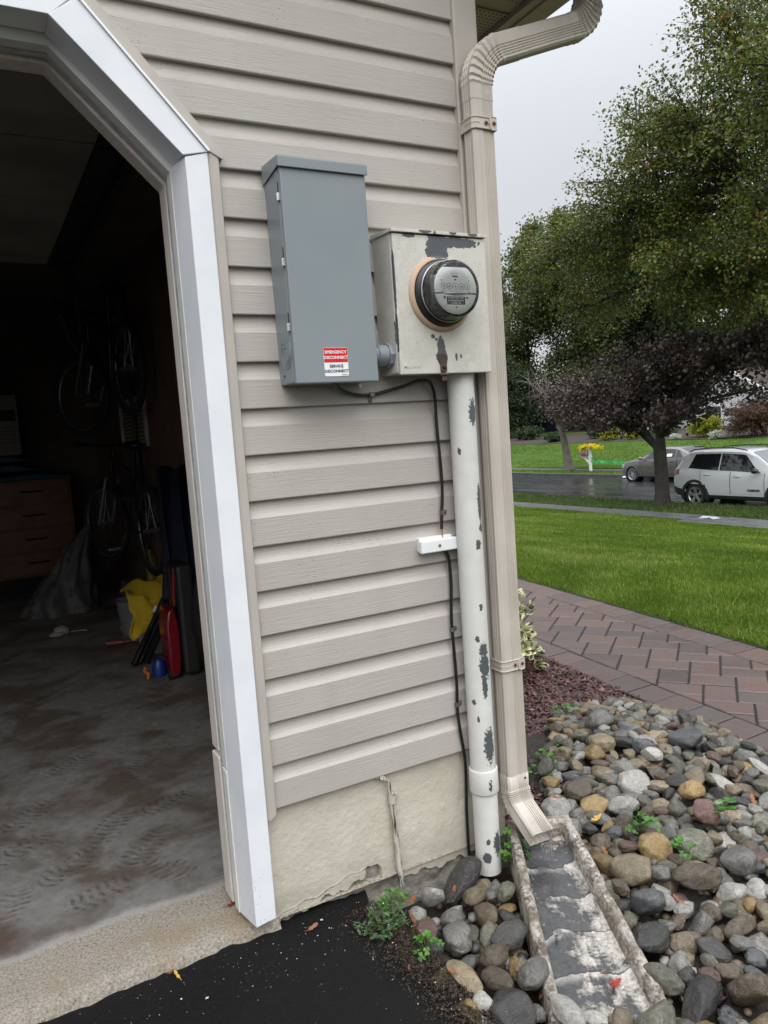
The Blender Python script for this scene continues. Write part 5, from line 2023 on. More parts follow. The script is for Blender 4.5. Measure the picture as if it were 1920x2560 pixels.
# the stones that can be told apart close to the wall and the block, placed one by one: x, y, z, r, colour, shape word, rotation, label
HAND = [
    (0.500, -0.090, -0.318, 0.062, 'speckled black', 4, 0.35, 'speckled black oblong stone lying against the foot of the thick pipe'),
    (0.395, -0.100, -0.325, 0.045, 'pale', 1, 1.3, 'upright pale whitish stone beside the thin pipe on the foundation'),
    (0.400, -0.190, -0.345, 0.036, 'grey', 0, 0.4, 'grey rounded stone between the pale stone and the big smooth grey one'),
    (0.365, -0.265, -0.335, 0.052, 'grey', 9, 1.1, 'big smooth light grey stone with a brown spot, left of the splash block'),
    (0.325, -0.185, -0.350, 0.036, 'reddish', 5, 0.2, 'rounded brown-red stone beside the weeds'),
    (0.480, -0.225, -0.340, 0.046, 'brown', 8, 1.4, 'mottled brown stone standing behind the dark smooth one'),
    (0.478, -0.338, -0.335, 0.050, 'dark grey', 1, 0.1, 'large smooth dark stone touching the left rail of the splash block'),
    (0.300, -0.385, -0.345, 0.046, 'tan', 4, 1.7, 'long brown and tan stone at the driveway edge'),
    (0.360, -0.435, -0.345, 0.040, 'brown', 1, 1.9, 'narrow brown speckled stone next to the long tan one'),
    (0.405, -0.365, -0.345, 0.042, 'brown', 0, 0.5, 'broad dull brown stone below the big light grey one'),
    (0.440, -0.470, -0.340, 0.048, 'grey', 0, 0.7, 'broad grey stone beside the lower left rail of the splash block'),
    (0.340, -0.530, -0.350, 0.060, 'dark grey', 5, 0.2, 'dark wet stone lowest on the left of the splash block'),
    (0.435, -0.590, -0.350, 0.042, 'pale', 8, 1.6, 'pale tall stone leaning on the outside of the left rail'),
    (0.500, -0.150, -0.335, 0.038, 'tan', 0, 0.3, 'small tan stone tucked under the speckled black one'),
    (0.580, -0.190, -0.335, 0.036, 'greenish', 0, 0.9, 'greenish stone squeezed between the clover and the left rail'),
    (0.980, 0.060, -0.318, 0.055, 'pale', 5, 0.9, 'pale round stone with a leaf, just behind the splash block'),
    (0.955, -0.050, -0.330, 0.040, 'pale', 10, 0.2, 'white blocky stone at the back end of the splash block'),
    (1.120, 0.100, -0.312, 0.055, 'brown', 5, 0.2, 'round brown granite stone behind the splash block'),
    (1.085, -0.005, -0.315, 0.052, 'ochre', 6, 2.7, 'yellow stone behind the right corner of the splash block'),
    (1.160, -0.060, -0.318, 0.052, 'pale', 9, 2.6, 'smooth pale stone right of the yellow one'),
    (1.290, 0.010, -0.300, 0.062, 'pale', 5, 0.3, 'large white mottled stone in the upper middle of the heap'),
    (1.400, 0.270, -0.275, 0.060, 'tan', 6, 0.7, 'large tan heart-shaped stone near the top of the heap'),
    (1.320, 0.240, -0.285, 0.048, 'ochre', 0, 1.5, 'orange-brown stone beside the tan heart-shaped one'),
    (1.560, 0.450, -0.285, 0.068, 'grey', 0, 0.4, 'big grey boulder-like stone at the far top of the heap'),
    (1.660, 0.100, -0.265, 0.070, 'blue-grey', 6, 2.2, 'large blue-grey angular stone near the paver walk'),
    (1.085, -0.150, -0.325, 0.052, 'brown', 10, 0.3, 'two-tone brown and grey blocky stone in the middle of the heap'),
    (1.060, -0.285, -0.318, 0.056, 'ochre', 5, 0.4, 'yellow-tan round stone beside the clover in the heap'),
    (1.160, -0.345, -0.315, 0.060, 'greenish', 5, 0.2, 'big yellowish round stone right of the clover in the heap'),
    (0.920, -0.330, -0.318, 0.066, 'tan', 6, 1.9, 'large mottled tan stone against the right rail of the splash block'),
    (0.840, -0.450, -0.325, 0.050, 'blue-grey', 10, 1.5, 'upright blue-grey stone leaning on the right rail'),
    (1.020, -0.460, -0.305, 0.058, 'brown', 8, 2.5, 'largest brown oblong stone in the middle of the heap'),
    (1.170, -0.480, -0.305, 0.060, 'grey', 6, 0.2, 'large grey mottled stone beside the largest brown one'),
    (0.760, -0.545, -0.335, 0.052, 'dark grey', 1, 0.3, 'smooth dark stone halfway down the right rail'),
    (0.680, -0.640, -0.345, 0.045, 'greenish', 8, 1.7, 'small greenish stone near the lower right rail'),
    (0.690, -0.735, -0.345, 0.056, 'dark grey', 4, 0.4, 'wide dark green-grey stone below the right rail'),
    (0.560, -0.725, -0.350, 0.055, 'greenish', 0, 0.4, 'broad brown-grey stone lying against the open lower end of the splash block'),
    (0.612, -0.810, -0.345, 0.045, 'ochre', 1, 0.2, 'rust-orange smooth stone below the splash block'),
    (0.800, -0.780, -0.335, 0.058, 'brown', 6, 1.2, 'big upright mottled brown stone at the bottom of the heap'),
    (1.300, -0.270, -0.290, 0.056, 'reddish', 10, 0.5, 'dark maroon blocky stone in the right of the heap'),
    (1.370, -0.160, -0.285, 0.050, 'ochre', 0, 0.4, 'ochre stone behind the maroon blocky one'),
]
HAND = [(h[0], h[1], h[2] - 0.12 * h[3], h[3] * 0.88) + h[4:] for h in HAND]
for h in HAND:
    stones.append(h)
    placed.append((h[0], h[1], h[2], h[3] * 1.0))
COLS = ['grey'] * 6 + ['dark grey'] * 4 + ['tan'] * 7 + ['brown'] * 7 + ['pale'] * 5 + ['greenish'] * 6 + ['blue-grey'] * 2 + ['reddish'] * 2 + ['ochre'] * 2
N_HAND = len(stones)
for cls, cnt in ((0.048, 30), (0.040, 110), (0.032, 220), (0.025, 260)):
    for _ in range(cnt):
        pass
        r = cls * rk.uniform(0.85, 1.15)
        b = drop(r, 46)
        if b is None: continue
        placed.append((*b, r))
        stones.append((*b, r, rk.choice(COLS), rk.randrange(len(SHAPES)), rk.uniform(0, PI), None))


def where(x, y):
    a, b = splash_local(x, y)
    L2 = SL
    if a < 0 and b < L2:
        return 'left of the splash block'
    if b >= L2 - 0.02 and a < 0.35: return 'below the open end of the splash block'
    if y > 0.52: return 'at the far tip of the heap by the mulch'
    if x > 1.80: return 'along the edge of the paver walk'
    if x - y * 0.55 < 1.13 and y > 0.02: return 'along the mulch side of the heap'
    if y > 0.25: return 'on the crest of the heap below the walk'
    if b < 0.06: return 'behind the back end of the splash block'
    if a < 0.22: return 'beside the right rail of the splash block'
    if y > -0.02: return 'in the middle of the heap under its crest'
    if y > -0.30: return 'on the right slope of the heap'
    if y > -0.55: return 'on the lower right slope of the heap'
    return 'at the bottom right of the heap'


cp3 = Vector(CAMP)
order = sorted(range(len(stones)), key=lambda i: (0 if i < N_HAND else 1, -stones[i][3] / (Vector(stones[i][:3]) - cp3).length))
rest = [stones[i] for i in order[298:]]
stones = [stones[i] for i in order[:298]]
for i, (x, y, z, r, colr, shp, rot, lab) in enumerate(stones):
    wd, me, dm = SHAPES[shp]
    o = bpy.data.objects.new('river_stone', me)
    COL.objects.link(o)
    o.location = (x, y, z)
    o.scale = (r, r, r * (0.97 if i < N_HAND else rk.uniform(0.85, 1.1)))
    tilt = 0.16 if i < N_HAND else 0.38
    o.rotation_euler = (rk.gauss(0, tilt), rk.gauss(0, tilt), rot)
    if lab and 'pright' in lab: o.rotation_euler = (0.15, 0.75, rot)
    o.material_slots[0].link = 'OBJECT'
    o.material_slots[0].material = RK[colr]
    sz = 'large' if r > 0.054 else 'middling' if r > 0.042 else 'small' if r > 0.032 else 'pebble-sized'
    g = None
    if lab is None:
        lab = f"{sz} {wd} {colr} stone {where(x, y)}"
    tag(o, lab, 'stone', 'river stones around the splash block')

# the smaller stones past the three hundred: one object, one material slot per kind of stone
rv, rf, rm = [], [], []
KN = list(RK)
for (x, y, z, r, colr, shp, rot, lab) in rest:
    me0 = SHAPES[shp][1]
    M_ = Matrix.Rotation(rot, 3, 'Z') @ Matrix.Rotation(rk.gauss(0, .35), 3, 'X')
    o0 = len(rv)
    rv += [tuple(M_ @ (v.co * r) + Vector((x, y, z))) for v in me0.vertices]
    rf += [[k + o0 for k in p.vertices] for p in me0.polygons]
    rm += [KN.index(colr)] * len(me0.polygons)
me = bpy.data.meshes.new('small_river_stones'); me.from_pydata(rv, [], rf)
for k in KN:
    mt = RK[k].copy(); me.materials.append(mt)
    for nd in mt.node_tree.nodes:                              # no per-object scale here: the pattern is set in metres
        if nd.type in ('TEX_NOISE', 'TEX_VORONOI'): nd.inputs['Scale'].default_value *= 30
me.polygons.foreach_set('material_index', rm)
me.polygons.foreach_set('use_smooth', [True] * len(rf))
tag(npobj('small_river_stones', me), 'the many smaller river stones packed between the larger ones', 'stones', kind='stuff')

# small pebbles filling the gaps: past the three hundred stones, one object
pv, pf, pt_ = [], [], []
ico = bmesh.new(); bmesh.ops.create_icosphere(ico, subdivisions=1, radius=1.0)
iv = [v.co.copy() for v in ico.verts]; iff = [[v.index for v in f.verts] for f in ico.faces]; ico.free()
npb = 0
while npb < 900:
    x, y = rk.uniform(0.24, 2.0), rk.uniform(-1.12, 0.82)
    if not inside((x, y), HEAP) or in_splash(x, y, 0.008) or x < edge_x(y) + 0.03: continue
    if y > -0.03 and x < 0.80: continue
    r = rk.uniform(0.008, 0.020)
    M_ = Matrix.Rotation(rk.uniform(0, 6), 3, 'Z') @ Matrix.Diagonal((r * rk.uniform(0.8, 1.4), r, r * 0.65))
    o0 = len(pv)
    c_ = Vector((x, y, heap_base(x, y) + r * rk.uniform(0.3, 1.2)))
    pv += [tuple(M_ @ (v * (1 + 0.15 * mnoise.noise(v * 2 + c_ * 40))) + c_) for v in iv]
    pf += [[i + o0 for i in f] for f in iff]
    pt_ += [rk.random()] * len(iv)
    npb += 1
me = bpy.data.meshes.new('pebbles'); me.from_pydata(pv, [], pf)
me.materials.append(tinted('mixed_pebbles', [(0, (0.03, 0.03, 0.032)), (0.35, (0.10, 0.095, 0.085)), (0.6, (0.18, 0.14, 0.09)), (0.8, (0.09, 0.06, 0.05)), (1, (0.34, 0.33, 0.30))], 0.45))
me.polygons.foreach_set('use_smooth', [True] * len(pf))
at = me.attributes.new('tint', 'FLOAT', 'POINT'); at.data.foreach_set('value', np.array(pt_, dtype=np.float32))
tag(npobj('pebbles', me), 'small mixed pebbles filling the gaps between the river stones', 'pebbles', kind='stuff')

# damp dark soil with mulch crumbs showing between the stones
sb_ = MB()
sb_.grid(90, 90, lambda u, v: ((lambda x, y: (x, y, heap_base(x, y) + 0.012 * mnoise.noise((x * 12, y * 12, 1)) + 0.003 - (0.05 if x < edge_x(y) - 0.02 else 0) - (0.03 if y > 0.0 and x < 0.8 else 0) - (0.07 if in_splash(x, y, 0.05) else 0)))(0.16 + u * 1.9, -1.5 + v * 2.3)))
tag(sb_.build('soil', pmat('damp_dark_soil', (0.020, 0.014, 0.011), 0.8, 0.5, 40, 0.9, 90, 0.01), smooth=80), kind='structure')

# dusty crumbs and grit on the driveway edge
gv = 9000
X = np.minimum(RNG.normal(0.235, 0.055, gv), 0.31 - RNG.random(gv) * 0.06); Y = RNG.uniform(-1.0, -0.02, gv)
t = RNG.random(gv)
S = RNG.uniform(0.001, 0.0042, gv)
dr = np.stack([RNG.normal(0, 1, gv), RNG.normal(0, 1, gv), RNG.normal(0, .4, gv)], 1)
dr /= np.linalg.norm(dr, axis=1)[:, None]
P_ = np.stack([X, Y, np.full(gv, -0.3415) - np.clip((X - 0.24), 0, 1) * 0.25 + 0.003], 1)
sd_ = np.cross(dr, [0, 0, 1.0]); sd_ /= np.linalg.norm(sd_, axis=1)[:, None]
V = np.stack([P_ - dr * S[:, None], P_ + sd_ * S[:, None] * .6, P_ + dr * S[:, None], P_ - sd_ * S[:, None] * .6, P_ + np.array([0, 0, 1.0]) * S[:, None] * .8], 1).reshape(-1, 3)
tri = np.array([[0, 1, 4], [1, 2, 4], [2, 3, 4], [3, 0, 4]])
Fi = (np.arange(gv)[:, None, None] * 5 + tri[None]).reshape(-1)
GRIT = tinted('soil_crumbs', [(0, (0.010, 0.008, 0.007)), (0.75, (0.05, 0.036, 0.028)), (0.985, (0.075, 0.058, 0.046)), (1.0, (0.40, 0.38, 0.35))], 0.9, spec=0.1)
tag(npobj('soil_crumbs', mesh_np('soil_crumbs', V, Fi, np.arange(0, len(Fi), 3), GRIT, attr=('tint', np.repeat(t, 5)))), 'dark soil crumbs and grit along the driveway edge', 'soil crumbs', kind='stuff')

# pale flecks of litter on the driveway and slab edge
n = 900
X = RNG.uniform(-1.2, 0.30, n); Y = np.where(RNG.random(n) < 0.55, -np.abs(RNG.normal(0.0, 0.12, n)) - 0.01, RNG.uniform(-0.9, 0.0, n))
an = RNG.uniform(0, 6.28, n); S = RNG.exponential(0.0005, n) + 0.0004
ca, sa = np.cos(an), np.sin(an)
Z = np.full(n, -0.3262)
asp = RNG.uniform(0.3, 0.9, n)
V = np.stack([np.stack([X + ca * S, Y + sa * S, Z], 1), np.stack([X - sa * S * asp, Y + ca * S * asp, Z + .001], 1), np.stack([X - ca * S, Y - sa * S, Z], 1), np.stack([X + sa * S * asp, Y - ca * S * asp, Z], 1)], 1).reshape(-1, 3)
me = mesh_np('litter_flecks', V, np.arange(4 * n), np.arange(0, 4 * n, 4), pmat('pale_flecks', (0.50, 0.48, 0.44), 0.8, 0.3, 30))
tag(npobj('litter_flecks', me), 'tiny pale flecks of litter scattered over the black driveway', 'litter', kind='stuff')

# crumbled leaf litter and mulch scraps caught among the stones
n = 420
X = RNG.uniform(0.28, 2.0, n); Y = RNG.uniform(-1.0, 1.2, n)
k = np.array([(inside((a, b), HEAP) or (b > 0.0 and a > 0.85 and a < xo_l(b) - 0.03)) and not in_splash(a, b, 0.0) for a, b in zip(X, Y)])
X, Y = X[k], Y[k]; n = len(X)
Z = np.array([(heap_base(a, b) + 0.018 + 0.022 * RNG.random()) if inside((a, b), HEAP) else mz(a, b) + 0.010 for a, b in zip(X, Y)])
an = RNG.uniform(0, 6.28, n); S = RNG.uniform(0.005, 0.015, n); asp = RNG.uniform(0.25, 0.6, n); ti = RNG.normal(0, 0.5, n)
ca, sa = np.cos(an), np.sin(an)
D_ = np.stack([ca, sa, np.tan(np.clip(ti, -1, 1))], 1); N_ = np.stack([-sa, ca, RNG.normal(0, .4, n)], 1)
C_ = np.stack([X, Y, Z], 1)
V = np.stack([C_ - D_ * S[:, None], C_ + N_ * (S * asp)[:, None], C_ + D_ * S[:, None], C_ - N_ * (S * asp)[:, None]], 1).reshape(-1, 3)
LIT = tinted('leaf_litter', [(0, (0.02, 0.010, 0.007)), (0.5, (0.06, 0.026, 0.014)), (0.8, (0.13, 0.05, 0.02)), (1, (0.24, 0.10, 0.03))], 0.6)
tag(npobj('leaf_litter', mesh_np('leaf_litter', V, np.arange(4 * n), np.arange(0, 4 * n, 4), LIT, attr=('tint', np.repeat(RNG.random(n), 4)))), 'brown scraps of crumbled leaves caught among the stones', 'leaf litter', kind='stuff')

# ------------------------------------------------------------------ weeds, clover, fallen leaves
CLOV = tinted('clover_leaf', [(0, (0.035, 0.115, 0.012)), (0.6, (0.07, 0.20, 0.022)), (1, (0.13, 0.28, 0.05))], 0.45, 0.25)
WEED = tinted('dull_weed_leaf', [(0, (0.025, 0.060, 0.022)), (0.6, (0.05, 0.11, 0.04)), (1, (0.10, 0.17, 0.06))], 0.6, 0.2)
STEMM = pmat('green_stem', (0.07, 0.12, 0.03), 0.6, 0.2)


def leaf_poly(kind, L):
    if kind == 'heart':
        return [(0, 0), (0.38 * L, 0.35 * L), (0.52 * L, 0.72 * L), (0.34 * L, 1.0 * L), (0, 0.84 * L), (-0.34 * L, 1.0 * L), (-0.52 * L, 0.72 * L), (-0.38 * L, 0.35 * L)]
    return [(0, 0), (0.22 * L, 0.35 * L), (0.2 * L, 0.7 * L), (0, L), (-0.2 * L, 0.7 * L), (-0.22 * L, 0.35 * L)]


def leafy(name, label, cat, loc, n, R, H, L, kind, mat, seed, group=None):
    r = random.Random(seed)
    root = thing(name, label, cat, loc, group)
    V, F, T = [], [], []
    sm_ = MB()
    for i in range(n):
        a = r.uniform(0, 2 * PI); d = R * math.sqrt(r.random())
        h = H * (1 - 0.55 * (d / R) ** 2) * r.uniform(0.55, 1.05)
        tip = Vector(loc) + Vector((d * math.cos(a), d * math.sin(a), h))
        base = Vector(loc) + Vector((d * 0.35 * math.cos(a), d * 0.35 * math.sin(a), 0))
        sm_.tube([base, base.lerp(tip, 0.5) + Vector((0, 0, h * 0.12)), tip], 0.0007, 4, False)
        if kind == 'heart':
            a0 = r.uniform(0, 2 * PI)
            up = Vector((r.gauss(0, .3) + 0.25 * math.cos(a), r.gauss(0, .3) + 0.25 * math.sin(a), 1)).normalized()
            for k in range(3):
                aa = a0 + k * 2 * PI / 3
                X_ = Vector((math.cos(aa), math.sin(aa), 0)); X_ = (X_ - up * X_.dot(up)).normalized()
                Y_ = up.cross(X_)
                ll = L * r.uniform(0.75, 1.15)
                o0 = len(V)
                pts = leaf_poly('heart', ll)
                for (u, v) in pts:
                    V.append(tip + Y_ * u + X_ * v + up * (0.16 * abs(u) + 0.03 * ll))
                F.append([o0, o0 + 1, o0 + 2, o0 + 3, o0 + 4]); F.append([o0, o0 + 4, o0 + 5, o0 + 6, o0 + 7])
                T += [r.gauss(0.5, 0.2)] * len(pts)
        else:
            m_ = r.randrange(5, 9)
            for k in range(m_):
                q0 = base.lerp(tip, 0.25 + 0.75 * k / m_)
                aa = r.uniform(0, 2 * PI)
                up = Vector((r.gauss(0, .5), r.gauss(0, .5), 1)).normalized()
                X_ = Vector((math.cos(aa), math.sin(aa), 0.2)); X_ = (X_ - up * X_.dot(up)).normalized()
                Y_ = up.cross(X_)
                ll = L * r.uniform(0.6, 1.2)
                o0 = len(V)
                pts = leaf_poly('oval', ll)
                for (u, v) in pts:
                    V.append(q0 + Y_ * u + X_ * v + up * 0.2 * abs(u))
                F.append(list(range(o0, o0 + len(pts))))
                T += [r.gauss(0.5, 0.25)] * len(pts)
    me = bpy.data.meshes.new('foliage')
    me.from_pydata([tuple(v) for v in V], [], F)
    me.materials.append(mat)
    at = me.attributes.new('tint', 'FLOAT', 'POINT')
    at.data.foreach_set('value', np.clip(np.array(T, dtype=np.float32), 0, 1))
    npobj('foliage', me, root)
    sm_.build('stem', STEMM, root)
    return root


GW = 'clover plants among the stones'
leafy('clover', 'tall bright green clover growing between the thick pipe and the splash block', 'clover', (0.690, -0.085, -0.375), 17, 0.055, 0.155, 0.0145, 'heart', CLOV, 1, GW)
leafy('weed', 'straggly dull green weed at the cracked corner of the foundation', 'weed', (0.225, -0.130, -0.345), 30, 0.085, 0.055, 0.016, 'oval', WEED, 2)
leafy('weed', 'low yellow-green weed by the gap in the foundation', 'weed', (0.300, -0.050, -0.355), 14, 0.055, 0.055, 0.016, 'oval', CLOV, 12)
leafy('clover', 'small clover between the driveway and the long tan stone', 'clover', (0.275, -0.275, -0.355), 16, 0.045, 0.060, 0.011, 'heart', CLOV, 3, GW)
leafy('clover', 'clover patch in the middle of the stones beside the yellow-tan stone', 'clover', (1.075, -0.215, -0.315), 20, 0.060, 0.055, 0.013, 'heart', CLOV, 4, GW)
leafy('clover', 'pale clover at the mulch edge of the heap, beyond the downspout', 'clover', (1.245, 0.345, -0.345), 24, 0.085, 0.060, 0.013, 'heart', CLOV, 5, GW)
leafy('clover', 'clover sprig at the far top of the heap where mulch meets stones', 'clover', (1.59, 0.69, -0.345), 16, 0.060, 0.055, 0.015, 'heart', CLOV, 6, GW)
leafy('clover', 'thin clover sprigs in the gap right of the largest brown stone', 'clover', (1.085, -0.375, -0.315), 10, 0.040, 0.045, 0.013, 'heart', CLOV, 7, GW)
leafy('clover', 'clover growing in the mulch just behind the downspout', 'clover', (1.14, 0.33, -0.36), 14, 0.06, 0.05, 0.012, 'heart', CLOV, 8, GW)
leafy('weed', 'single broad bright green leaf sprouting beside the maroon stone', 'weed', (1.315, -0.335, -0.290), 3, 0.018, 0.060, 0.034, 'heart', CLOV, 9)

LEAFS = {'orange': pmat('orange_leaf', (0.20, 0.068, 0.020), 0.55, 0.35, 60), 'brown': pmat('brown_leaf', (0.115, 0.045, 0.020), 0.6, 0.4, 60), 'red': pmat('red_leaf', (0.26, 0.020, 0.016), 0.5, 0.4, 60), 'yellow': pmat('yellow_leaf', (0.45, 0.26, 0.04), 0.5, 0.3, 60)}


def fallen(loc, L, ang, colr, label, seed, lobed=False):
    r = random.Random(seed)
    n = 22
    L *= 0.8
    pts = []
    for i in range(n):
        t = 2 * PI * i / n
        rad = L * (0.62 + 0.30 * math.cos(2 * t) + (0.22 * math.cos(5 * t + 0.6) if lobed else 0.05 * math.cos(6 * t)) + r.uniform(-0.05, 0.05))
        pts.append((rad * math.cos(t), rad * (0.85 if lobed else 0.7) * math.sin(t)))
    c, s = math.cos(ang), math.sin(ang)
    curl = r.uniform(6, 14); tw = r.uniform(-4, 4)
    def P(u, v):
        z = curl * (v * v) / max(L, .01) * 0.06 + tw * u * v * 0.5 / max(L, .01) * 0.08 + curl * 0.02 * u * u / max(L, .01)
        return (u * c - v * s, u * s + v * c, z)
    m = MB()
    vs = [P(0, 0)] + [P(0.5 * a, 0.5 * b) for a, b in pts] + [P(a, b) for a, b in pts]
    fs_ = [(0, 1 + i, 1 + (i + 1) % n) for i in range(n)] + [(1 + i, 1 + n + i, 1 + n + (i + 1) % n, 1 + (i + 1) % n) for i in range(n)]
    m.add(vs, fs_)
    m.tube([P(-L * 0.9, 0), P(-L * 1.35, 0.08 * L), P(-L * 1.6, 0.2 * L)], 0.0009, 4)
    o = m.build('fallen_leaf', LEAFS[colr], smooth=80)
    o.location = loc
    o.rotation_euler = (r.gauss(0, .25), r.gauss(0, .25), 0)
    tag(o, label, 'leaf', 'fallen autumn leaves')


spP = lambda b, a, dz=0.004: tuple(S0 + ax_l * b + ax_w * a + ax_n * (floor_z(b / SL) + dz))
fallen(spP(0.555, 0.040, 0.008), 0.030, 0.4, 'red', 'crumpled bright red leaf at the lower end of the splash block', 1, True)
fallen(spP(0.400, -0.055, 0.008), 0.016, 1.0, 'brown', 'small curled rusty leaf in the middle of the splash block trough', 2)
fallen(spP(0.520, 0.030, 0.008), 0.015, 0.2, 'brown', 'dark brown leaf just above the red one in the trough', 3)
fallen((1.020, -0.085, -0.312), 0.030, 0.3, 'yellow', 'yellow-orange leaf on the stones right behind the splash block', 4, True)
fallen((0.960, 0.030, -0.270), 0.030, 1.9, 'orange', 'rust-orange leaf hanging off the pale stone behind the splash block', 5)
fallen((0.990, 0.115, -0.330), 0.030, 0.6, 'orange', 'curled orange leaf in the mulch behind the splash block', 6)
fallen((0.318, -0.120, -0.305), 0.026, 0.5, 'orange', 'orange-brown leaf beside the weeds under the foundation gap', 7)
fallen((0.295, -0.160, -0.325), 0.024, 1.5, 'brown', 'dark curled leaf next to the reddish stone', 8)
fallen((0.435, -0.150, -0.300), 0.016, 0.9, 'orange', 'small bright orange leaf caught between the speckled and brown stones', 9, True)
fallen((0.060, -0.045, -0.322), 0.020, 0.2, 'orange', 'orange leaf on the driveway close to the foundation', 10)
fallen((-0.300, -0.010, -0.318), 0.014, 0.7, 'orange', 'small orange leaf at the edge of the garage slab', 11)
fallen((-0.290, -0.025, -0.320), 0.016, 2.0, 'yellow', 'green-yellow leaf on the driveway at the slab edge', 12)
fallen((0.275, -0.370, -0.332), 0.014, 2.0, 'orange', 'orange scrap of leaf on the driveway edge beside the stones', 13, True)
fallen((0.200, -0.300, -0.336), 0.012, 1.0, 'brown', 'tiny brown leaf on the driveway below the weeds', 14)
fallen((1.330, -0.030, -0.250), 0.026, 2.6, 'orange', 'orange leaf standing between stones right of the big white stone', 15)
fallen((1.180, 0.020, -0.275), 0.022, 0.5, 'orange', 'orange leaf lying by the round brown granite stone', 16)
fallen((0.930, -0.210, -0.330), 0.022, 1.2, 'orange', 'orange leaf on the soil by the upper right rail', 17)
fallen((0.990, -0.165, -0.315), 0.026, 0.2, 'brown', 'dark red-brown leaf between the two-tone stone and the pale one', 18)
fallen((0.880, -0.520, -0.300), 0.024, 1.8, 'orange', 'rusty leaf beside the lower right rail near the brown oblong stone', 19)
fallen((0.780, -0.850, -0.300), 0.030, 0.4, 'orange', 'orange-red leaf at the bottom of the heap', 20, True)
fallen((1.200, -0.620, -0.275), 0.026, 2.1, 'brown', 'long brown curled leaf on the right slope of the heap', 21)
fallen((1.430, -0.340, -0.270), 0.028, 0.9, 'orange', 'rust-coloured leaf at the right of the heap behind the maroon stone', 22)
fallen((1.780, 0.740, -0.345), 0.024, 0.9, 'orange', 'orange leaf in the mulch at the far tip of the heap', 23)
fallen((0.940, 0.520, -0.360), 0.026, 0.4, 'brown', 'brown leaf in the mulch close behind the downspout', 24)
fallen((-0.100, 0.135, -0.294), 0.022, 0.5, 'red', 'crumpled dark red scrap at the foot of the door jamb', 25, True)

# variegated shrub beside the walk, mostly behind the downspout
q = NB('variegated_leaf')
at = q.n('ShaderNodeAttribute'); at.attribute_name = 'tint'
LV = q.fin(q.ramp(at.outputs['Fac'], [(0, (0.03, 0.08, 0.012)), (0.35, (0.10, 0.17, 0.03)), (0.5, (0.40, 0.40, 0.13)), (1.0, (0.66, 0.64, 0.42))]), 0.45)
SHX = 1.79
sh = thing('variegated_shrub', 'green and cream variegated shrub peeping out behind the downspout beside the walk', 'shrub', (SHX, 1.62, -0.38))
r = random.Random(5)
V, F, T = [], [], []
tw_ = MB()
for i in range(420):
    u = Vector((r.gauss(0, 1), r.gauss(0, 1), abs(r.gauss(0, 1)) * 1.0)).normalized()
    rad = r.uniform(0.55, 1.0)
    p = Vector((SHX, 1.62, -0.36)) + Vector((u.x * 0.33 * rad, u.y * 0.40 * rad, u.z * 0.56 * rad))
    if i % 3 == 0: tw_.tube([(SHX + u.x * .05, 1.62 + u.y * .05, -0.38), p], 0.0022, 4, False)
    for k in range(5):
        d = (u + Vector((r.gauss(0, .7), r.gauss(0, .7), r.gauss(0.1, .6)))).normalized()
        s_ = d.cross(Vector((r.gauss(0, 1), r.gauss(0, 1), r.gauss(0, 1)))).normalized()
        nn = d.cross(s_)
        L = r.uniform(0.035, 0.058)
        o0 = len(V)
        out = [(0, 0), (.24, .3), (.27, .6), (.16, .88), (0, 1), (-.16, .88), (-.27, .6), (-.24, .3)]
        inn = [(0, .1), (.15, .33), (.17, .6), (0, .86), (-.17, .6), (-.15, .33)]
        for a, b in out: V.append(p + s_ * a * L + d * b * L + nn * 0.25 * abs(a) * L); T.append(r.uniform(0.75, 1.0))
        m0 = len(V)
        for a, b in inn: V.append(p + s_ * a * L + d * b * L + nn * (0.25 * abs(a) + 0.012) * L); T.append(r.uniform(0.0, 0.3))
        F.append(list(range(o0, m0))); F.append(list(range(m0, len(V))))
me = bpy.data.meshes.new('foliage'); me.from_pydata([tuple(v) for v in V], [], F); me.materials.append(LV)
at = me.attributes.new('tint', 'FLOAT', 'POINT'); at.data.foreach_set('value', np.array(T, dtype=np.float32))
npobj('foliage', me, sh)
tw_.build('stem', STEMM, sh)
# ------------------------------------------------------------------ cars
GLS = pmat('car_glass', (0.012, 0.014, 0.016), 0.06, 0.1, 3, spec=0.8, rvar=0.02)
TYRE = pmat('tyre_rubber', (0.012, 0.012, 0.012), 0.75, 0.2, 30)
ALLOY = pmat('silver_alloy', (0.50, 0.51, 0.53), 0.3, 0.1, 8, metal=0.75)
DRIM = pmat('dark_wheel_well', (0.008, 0.008, 0.008), 0.8)
CLAD = pmat('black_plastic_cladding', (0.016, 0.016, 0.017), 0.55, 0.15, 20)
TAILR = pmat('red_tail_lamp', (0.30, 0.012, 0.014), 0.15, 0.1, 20, Coat_Weight=0.5)
CHROME = pmat('bright_trim', (0.55, 0.55, 0.56), 0.18, 0.05, metal=0.9)


def interp(P, x):
    if x <= P[0][0]: return P[0][1]
    for (a, b), (c, d) in zip(P, P[1:]):
        if x <= c: return b + (d - b) * (x - a) / (c - a)
    return P[-1][1]


